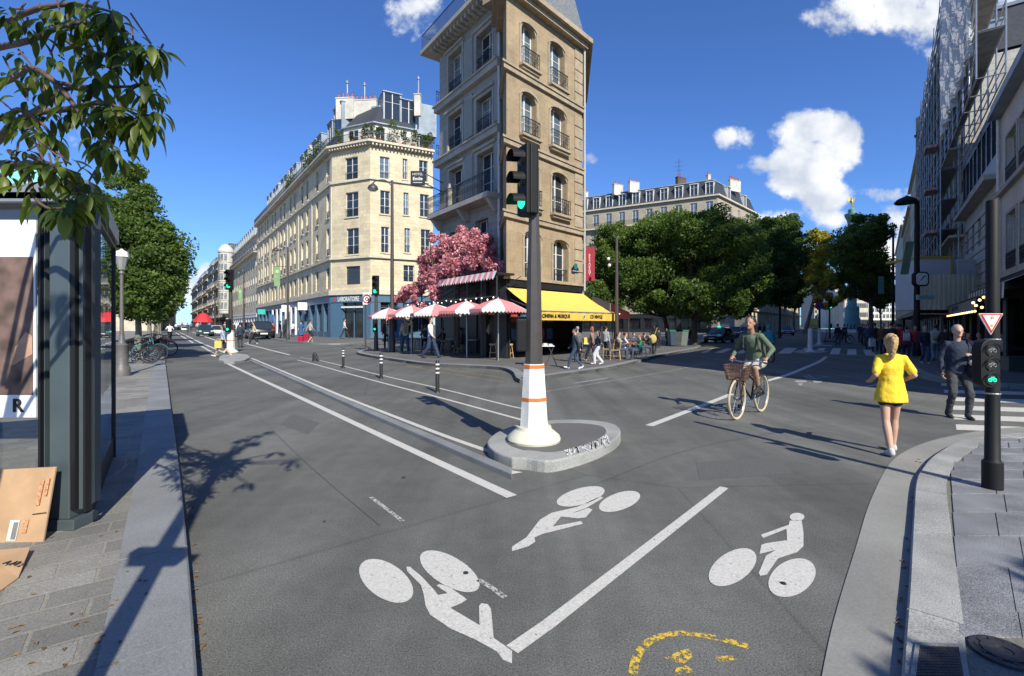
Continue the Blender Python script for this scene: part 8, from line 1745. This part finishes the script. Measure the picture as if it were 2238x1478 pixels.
# --- left group
LP = 'people on the long street'
person('woman in a grey blue shirt and black shorts striding across before the small island', 487, 781, 710, hd_(-.95,-.2), 'walk', (.30,.36,.46), (.015,.015,.02), (.5,.5,.5), HK_, 'long', z0=0, legs='half', stride=.36, sleeve=.9)
t = thing('tote_bag', 'yellow bag carried by the woman crossing before the small island', 'bag', G(477,764)); p = P3(477,752,G(487,781).y-.3); mb = MB(); mb.box(p.x-.18,p.x+.18,p.y-.05,p.y+.05,p.z-.22,p.z+.14); mb.build('bag_body', cloth((.6,.48,.12)), t, bevel=.02); mb = MB(); mb.torus((p.x,p.y,p.z+.14),.12,.012,(0,1,0),12,4,0,math.pi); mb.build('handle', cloth((.6,.48,.12)), t)
person('man in a dark blue jacket walking away behind the white column', 525, 760, 705, AWAY_L, 'walk', (.02,.03,.06), (.03,.03,.035), (.03,.03,.03), HK_, hood='loose', stride=.1)
person('man in a beige shirt and black trousers beside the parked black car', 555, 752, 704, hd_(-.8,-.5), 'walk', (.45,.38,.28), (.015,.015,.02), (.5,.5,.5), HB_, z0=0, legs='wide')
person('person in black left of the pair by the lamp post', 612, 742, 701, hd_(.9,.2), 'stand', (.02,.02,.02), (.02,.02,.02), hair=HBL, hs='long', z0=0); person('tall person in black right beside the lamp post', 623, 742, 700, hd_(-.9,.2), 'stand', (.015,.015,.018), (.02,.02,.02), hair=HK_, hs='long', z0=0)
person('person in a long blue dress with a red suitcase', 658, 748, 700, hd_(-.7,.5), 'stand', (.03,.09,.20), (.03,.08,.18), hair=HB_, z0=0, hood='dress', sleeve=.4)
person('person in a grey T-shirt and black shorts pulling the second red suitcase', 678, 750, 699, hd_(.6,.7), 'walk', (.38,.36,.34), (.02,.02,.02), (.55,.5,.5), HB_, 'bun', z0=0, sleeve=.4, legs='half', stride=.18)
for x,y0,y1,lb in ((657,750,735,'red suitcase standing left of the blue dress'),(668,747,729,'taller red suitcase between the two travellers')):
    p = G(x,y0); h = ZY(y1,p.y); t = thing('suitcase', lb, 'suitcase', p); mb = MB(); w = h*.36; mb.box(p.x-w,p.x+w,p.y-.15,p.y+.15,.06,h); mb.build('shell', mat('suitcase_red',(.35,.01,.04),.4,.1), t, bevel=.04); mb = MB(); mb.path([(p.x-.12,p.y,h),(p.x-.12,p.y,h+.35),(p.x+.12,p.y,h+.35),(p.x+.12,p.y,h)],.012,4); mb.build('handle', IRON, t)
    for sg in (-1,1): mb = MB(); mb.ell((p.x+sg*w*.7,p.y,.05),.05,.05,.05,8,6); mb.build('wheel', RUB, t)
person('woman in a white top and dark trousers striding past the blue shop', 753, 741, 697, hd_(.95,.1), 'walk', (.55,.52,.48), (.03,.03,.03), hair=HK_, z0=PH, stride=.4)
person('woman in a dark open suit facing the viewer beside the tall lamp post', 846, 765, 696, hd_(.1,-.99), 'stand', (.015,.015,.02), (.015,.015,.02), (.5,.5,.5), HRD, 'long', z0=PH, hood='loose')
def cream(t, J): 
    mb = MB(); n = 14; c0 = J['pel']; rings = [[c0+Vector((.085*math.cos(2*math.pi*i/n),.10+.045*math.sin(2*math.pi*i/n),z)) for i in range(n)] for z in (.05,.25,.46)]; mb.loft(rings); mb.build('t_shirt', cloth((.16,.20,.22)), t, smooth=60)
person('man in a beige overshirt and blue jeans shading his eyes with a raised hand', 886, 770, 694, hd_(.05,-.99), 'walk', (.46,.40,.26), (.035,.07,.13), (.3,.3,.3), HB_, z0=PH, hood='loose', legs='wide', stride=.08, extra=cream,
  hip=dict(anL=(-.17,.08,.09), anR=(.19,-.02,.09), wrL=(-.10,.17,1.66), elL=(-.36,.08,1.50), wrR=(.28,.05,.88)))
person('man in a white shirt and blue jeans walking past the pink cafe terrace', 941, 783, 694, hd_(.85,-.2), 'walk', (.66,.64,.57), (.02,.035,.08), (.04,.03,.025), HB_, z0=PH, legs='wide', stride=.34)
GS = 'dark seated guests of the pink cafe'
for i,(x,y,c,hr,lb) in enumerate(((968,768,(.02,.02,.02),HB_,'seated guest in black below the third umbrella'),(1005,768,(.12,.10,.10),HK_,'seated guest in brown below the fourth umbrella'),(1040,769,(.03,.03,.04),HBL,'blonde seated guest behind the fourth umbrella pole'),(1068,768,(.25,.05,.05),HK_,'seated guest in dark red near the rightmost umbrella'),(1052,764,(.3,.3,.3),HK_,'seated guest in grey deep in the terrace'),(930,762,(.05,.05,.07),HK_,'seated guest behind the man in white'))):
    person(lb, x, y, y-52, random.uniform(-3,3), 'sit', c, (.02,.02,.03), hair=hr, z0=PH, group=GS)
# distant walkers on the long street
random.seed(12)
WD = 'distant walkers along the long street'
cols = [((.6,.6,.6),'white'),((.35,.05,.05),'red'),((.05,.05,.06),'black'),((.1,.15,.3),'blue'),((.4,.35,.3),'beige')]
for i,(x,y,yh) in enumerate(((385,724,706),(398,722,704),(410,727,706),(418,724,704),(432,728,703),(353,722,708),(362,720,708),(345,724,708),(458,730,702),(492,735,703),(640,738,703),(596,739,703),(510,736,704),(438,724,704))):
    c, cn = cols[i%5]; person('distant walker in %s, %s' % (cn, ['left of the pale van','beside the pale van','right of the pale van','before the far shops','near the dark green car','far left under the trees','farthest along the cycle lane','under the street trees','between the cars','beside the white car','near the blue poster','before the white shop piers','behind the traffic light column','beyond the dark green car'][i]), x, y, yh, random.choice((AWAY_L, AWAY_L+math.pi)), 'walk', c, (.03,.03,.04), z0=0, group=WD, stride=.2)
# --- right pavement and cafe by the yellow awning
person('man in dark jacket, jeans and white shoes walking before the yellow awning', 1257, 807, 718, hd_(-.95,.1), 'walk', (.015,.03,.045), (.03,.055,.10), (.65,.65,.65), HK_, z0=PH, hood='loose', stride=.30)
person('woman in a black top and white trousers walking beside the kerb', 1308, 797, 722, hd_(-.9,.1), 'walk', (.012,.015,.03), (.55,.54,.56), (.6,.6,.6), HK_, 'long', z0=PH, legs='wide', stride=.2)
person('red haired woman in dark clothes behind the woman in white trousers', 1294, 790, 714, hd_(-.8,.5), 'walk', (.25,.16,.13), (.02,.02,.03), (.5,.4,.4), HRD, 'long', z0=PH)
person('pale haired person standing at the shop tables behind the dark jacket man', 1262, 792, 714, hd_(0,1), 'stand', (.12,.11,.10), (.03,.03,.04), hair=HGR, z0=PH)
person('man in a grey hooded top and dark jeans standing by the shop entrance', 1324, 781, 713, hd_(.7,.5), 'stand', (.30,.32,.32), (.02,.03,.05), hair=HK_, z0=PH, hood='loose')
for x,y,yh,c,hr,f,lb in ((1350,786,728,(.10,.09,.08),HB_,hd_(.9,-.2),'person in brown sitting left of the red table'),(1366,785,726,(.55,.5,.52),HB_,hd_(.9,-.1),'woman in white sitting at the red table'),(1399,786,730,(.02,.16,.08),HRD,hd_(-.95,-.1),'red haired person in green sitting right of the red table'),(1352,776,725,(.3,.28,.26),HK_,hd_(.8,-.4),'person in grey sitting behind the red table'),(1420,777,727,(.02,.02,.02),HK_,hd_(-.9,0),'person in black sitting under the trees'),(1385,774,727,(.05,.06,.08),HK_,hd_(.3,-.9),'person in navy sitting under the trees behind the red table'),(1408,772,727,(.2,.12,.08),HB_,hd_(.9,0),'person in tan sitting under the trees')):
    person(lb, x, y, yh, f, 'sit', c, (.05,.07,.11), hair=hr, z0=PH)
person('person in black carrying a yellow bag walking under the square trees', 1429, 775, 713, hd_(.4,.9), 'walk', (.012,.012,.014), (.015,.015,.02), hair=HK_, hs='long', z0=PH, hood='loose', stride=.12)
t = thing('tote_bag', 'yellow shoulder bag of the walker in black under the trees', 'bag', G(1427,775,PH)); p = P3(1427,741,G(1429,775,PH).y-.25); mb = MB(); mb.ell(p,.2,.1,.24,12,8); mb.build('bag_body', cloth((.45,.35,.12)), t); mb = MB(); mb.tube(p,p+Vector((.25,.05,.6)),.015,n=5); mb.build('strap', cloth((.45,.35,.12)), t)
WR = 'dark figures under the square trees'
for i,(x,y,yh) in enumerate(((1505,752,715),(1512,753,714),(1456,756,718),(1440,760,718),(1545,743,712),(1660,738,708),(1670,737,707))):
    person(['dark figure left of the forked tree','dark figure beside the forked tree','dark figure by the blue bin','dark figure left of the bins','dark figure behind the taxi','first dark figure before the corner house','second dark figure before the corner house'][i], x, y, yh, random.uniform(-3,3), 'stand', (.02,.022,.025), (.02,.02,.025), hair=HK_, z0=PH, group=WR)
# --- avenue crossing
person('man in black with a green bicycle on the avenue crossing', 1831, 756, 708, AWAY_R, 'stand', (.015,.018,.02), (.04,.07,.12), hair=HK_, z0=0); person('dark figure behind the man with the bicycle', 1845, 750, 709, AWAY_R, 'stand', (.02,.02,.02), (.02,.02,.02), z0=0)
# --- right pavement walkers
person('person in a crimson jacket walking away on the right pavement', 1981, 790, 713, AWAY_R, 'walk', (.28,.012,.07), (.02,.025,.04), (.05,.05,.05), HB_, z0=PH, hood='loose', stride=.14); g = G(1981,790,PH); backpack('white backpack on the crimson jacket', g, AWAY_R, (ZY(713,g.y)-PH)/1.75, (.45,.42,.36))
person('older man in a dark blue coat walking towards the viewer, right pavement', 2021, 795, 713, hd_(-.3,-.9), 'walk', (.012,.018,.04), (.03,.05,.11), (.3,.3,.3), HGR, z0=PH, hood='loose', stride=.14)
person('person in a cream hooded top and pale jeans walking away', 2045, 789, 710, AWAY_R, 'walk2', (.42,.39,.34), (.15,.22,.30), hair=HK_, z0=PH, hood='loose', stride=.14); g = G(2045,789,PH); backpack('pale grey backpack on the cream hooded top', g, AWAY_R, (ZY(710,g.y)-PH)/1.75, (.33,.31,.28))
person('person in black holding a white paper bag on the right kerb', 1912, 770, 706, AWAY_R, 'stand', (.015,.015,.02), (.02,.02,.02), hair=HK_, z0=PH, hood='loose')
t = thing('paper_bag', 'white paper carrier bag held on the right kerb', 'bag', G(1906,766,PH)); p = P3(1906,748,G(1912,770,PH).y-.2); mb = MB(); mb.box(p.x-.16,p.x+.16,p.y-.06,p.y+.06,p.z-.25,p.z+.2); mb.build('bag_body', WHITE, t); mb = MB(); mb.torus((p.x,p.y,p.z+.2),.08,.01,(0,1,0),10,4,0,math.pi); mb.build('handle', WHITE, t)
for x,y,yh,c,lb in ((1930,778,706,(.10,.05,.025),'person in a brown coat left of the runner'),(1948,780,705,(.02,.02,.025),'tall person in black behind the runner'),(1962,772,708,(.35,.02,.02),'person in a red jacket beyond the crimson one'),(1968,765,709,(.3,.02,.04),'second person in red farther up the pavement'),(1897,765,708,(.03,.05,.12),'person in navy at the kerb beyond the white bag'),(1888,757,708,(.03,.03,.05),'small dark figure at the kerb'),(1880,750,707,(.02,.03,.05),'farther small dark figure at the kerb'),(2000,782,712,(.3,.02,.03),'person in red beside the clock post'),(2066,793,712,(.02,.02,.02),'person in black beyond the cream hooded top'),(1955,762,707,(.4,.38,.35),'person in grey far up the right pavement')):
    person(lb, x, y, yh, random.choice((AWAY_R, AWAY_R, AWAY_R+math.pi)), random.choice(('walk','walk2')), c, (.02,.025,.035), hair=random.choice((HK_,HB_)), z0=PH, group='walkers on the right pavement', stride=.15, hood='loose')
for x,y,c,hr,lb in ((2117,800,(.35,.2,.42),HRD,'red haired woman in lilac sitting on the right terrace'),(2108,796,(.02,.02,.03),HK_,'person in black sitting beside the woman in lilac'),(2141,798,(.12,.13,.09),HB_,'person in olive sitting behind the signal housing'),(2190,800,(.45,.43,.42),HK_,'person in white sitting between the pole and the planter')):
    person(lb, x, y, y-72, random.uniform(1,2.5), 'sit', c, (.03,.03,.05), hair=hr, hs='long', z0=PH, group='guests of the right terrace')
# people on the far square
random.seed(21)
for i,(x,y) in enumerate(((1860,722),(1868,721),(1878,722),(1884,722),(1852,721),(1893,722))):
    person(['tiny figure on the far square left of the lamp','tiny figure second on the far square','tiny figure third on the far square','tiny figure fourth on the far square','leftmost tiny figure on the far square','rightmost tiny figure on the far square'][i], x, y, y-16, 1.0, 'walk', (.05,.05,.07), (.03,.03,.03), z0=0, group='tiny figures on the far square', stride=.2)
# ---------------- leaf litter and small dirt along the kerbs
random.seed(77)
LIT = mat('dry_leaf', (.16,.09,.035), .8, .3, 40); mb = MB()
def lit(x, y, z, s=.03):
    p = G(x,y,z); a = random.uniform(0,6.28); d = Vector((math.cos(a),math.sin(a),0))*s; e = Vector((-d.y,d.x,0))*.5; mb.add([p-d,p+e+Vector((0,0,.006)),p+d,p-e+Vector((0,0,.008))],[(0,1,2,3)])
for i in range(40): u = random.random(); lit(395+u*30+random.uniform(2,26), 1100+u*340, .004, .02)
for i in range(30): lit(random.uniform(20,320), random.uniform(1150,1460), PH+.004, .018)
for i in range(28): y = random.uniform(1000,1460); lit(1975-(y-1400)*.06+random.uniform(-18,0)+ (0 if y>1150 else (1150-y)*.15), y, .009, .018)
for i in range(70): lit(random.uniform(850,1500), random.uniform(770,812), .13, .03)
tag(mb.build('leaf_litter', LIT), 'scattered dry leaf fragments along the kerbs', 'leaf litter', kind='stuff')
bpy.data.scenes.remove(TMP)
for o in SC.objects:
    if o.type == 'MESH' and o.parent is None and 'label' not in o and 'kind' not in o: print('UNTAGGED', o.name)
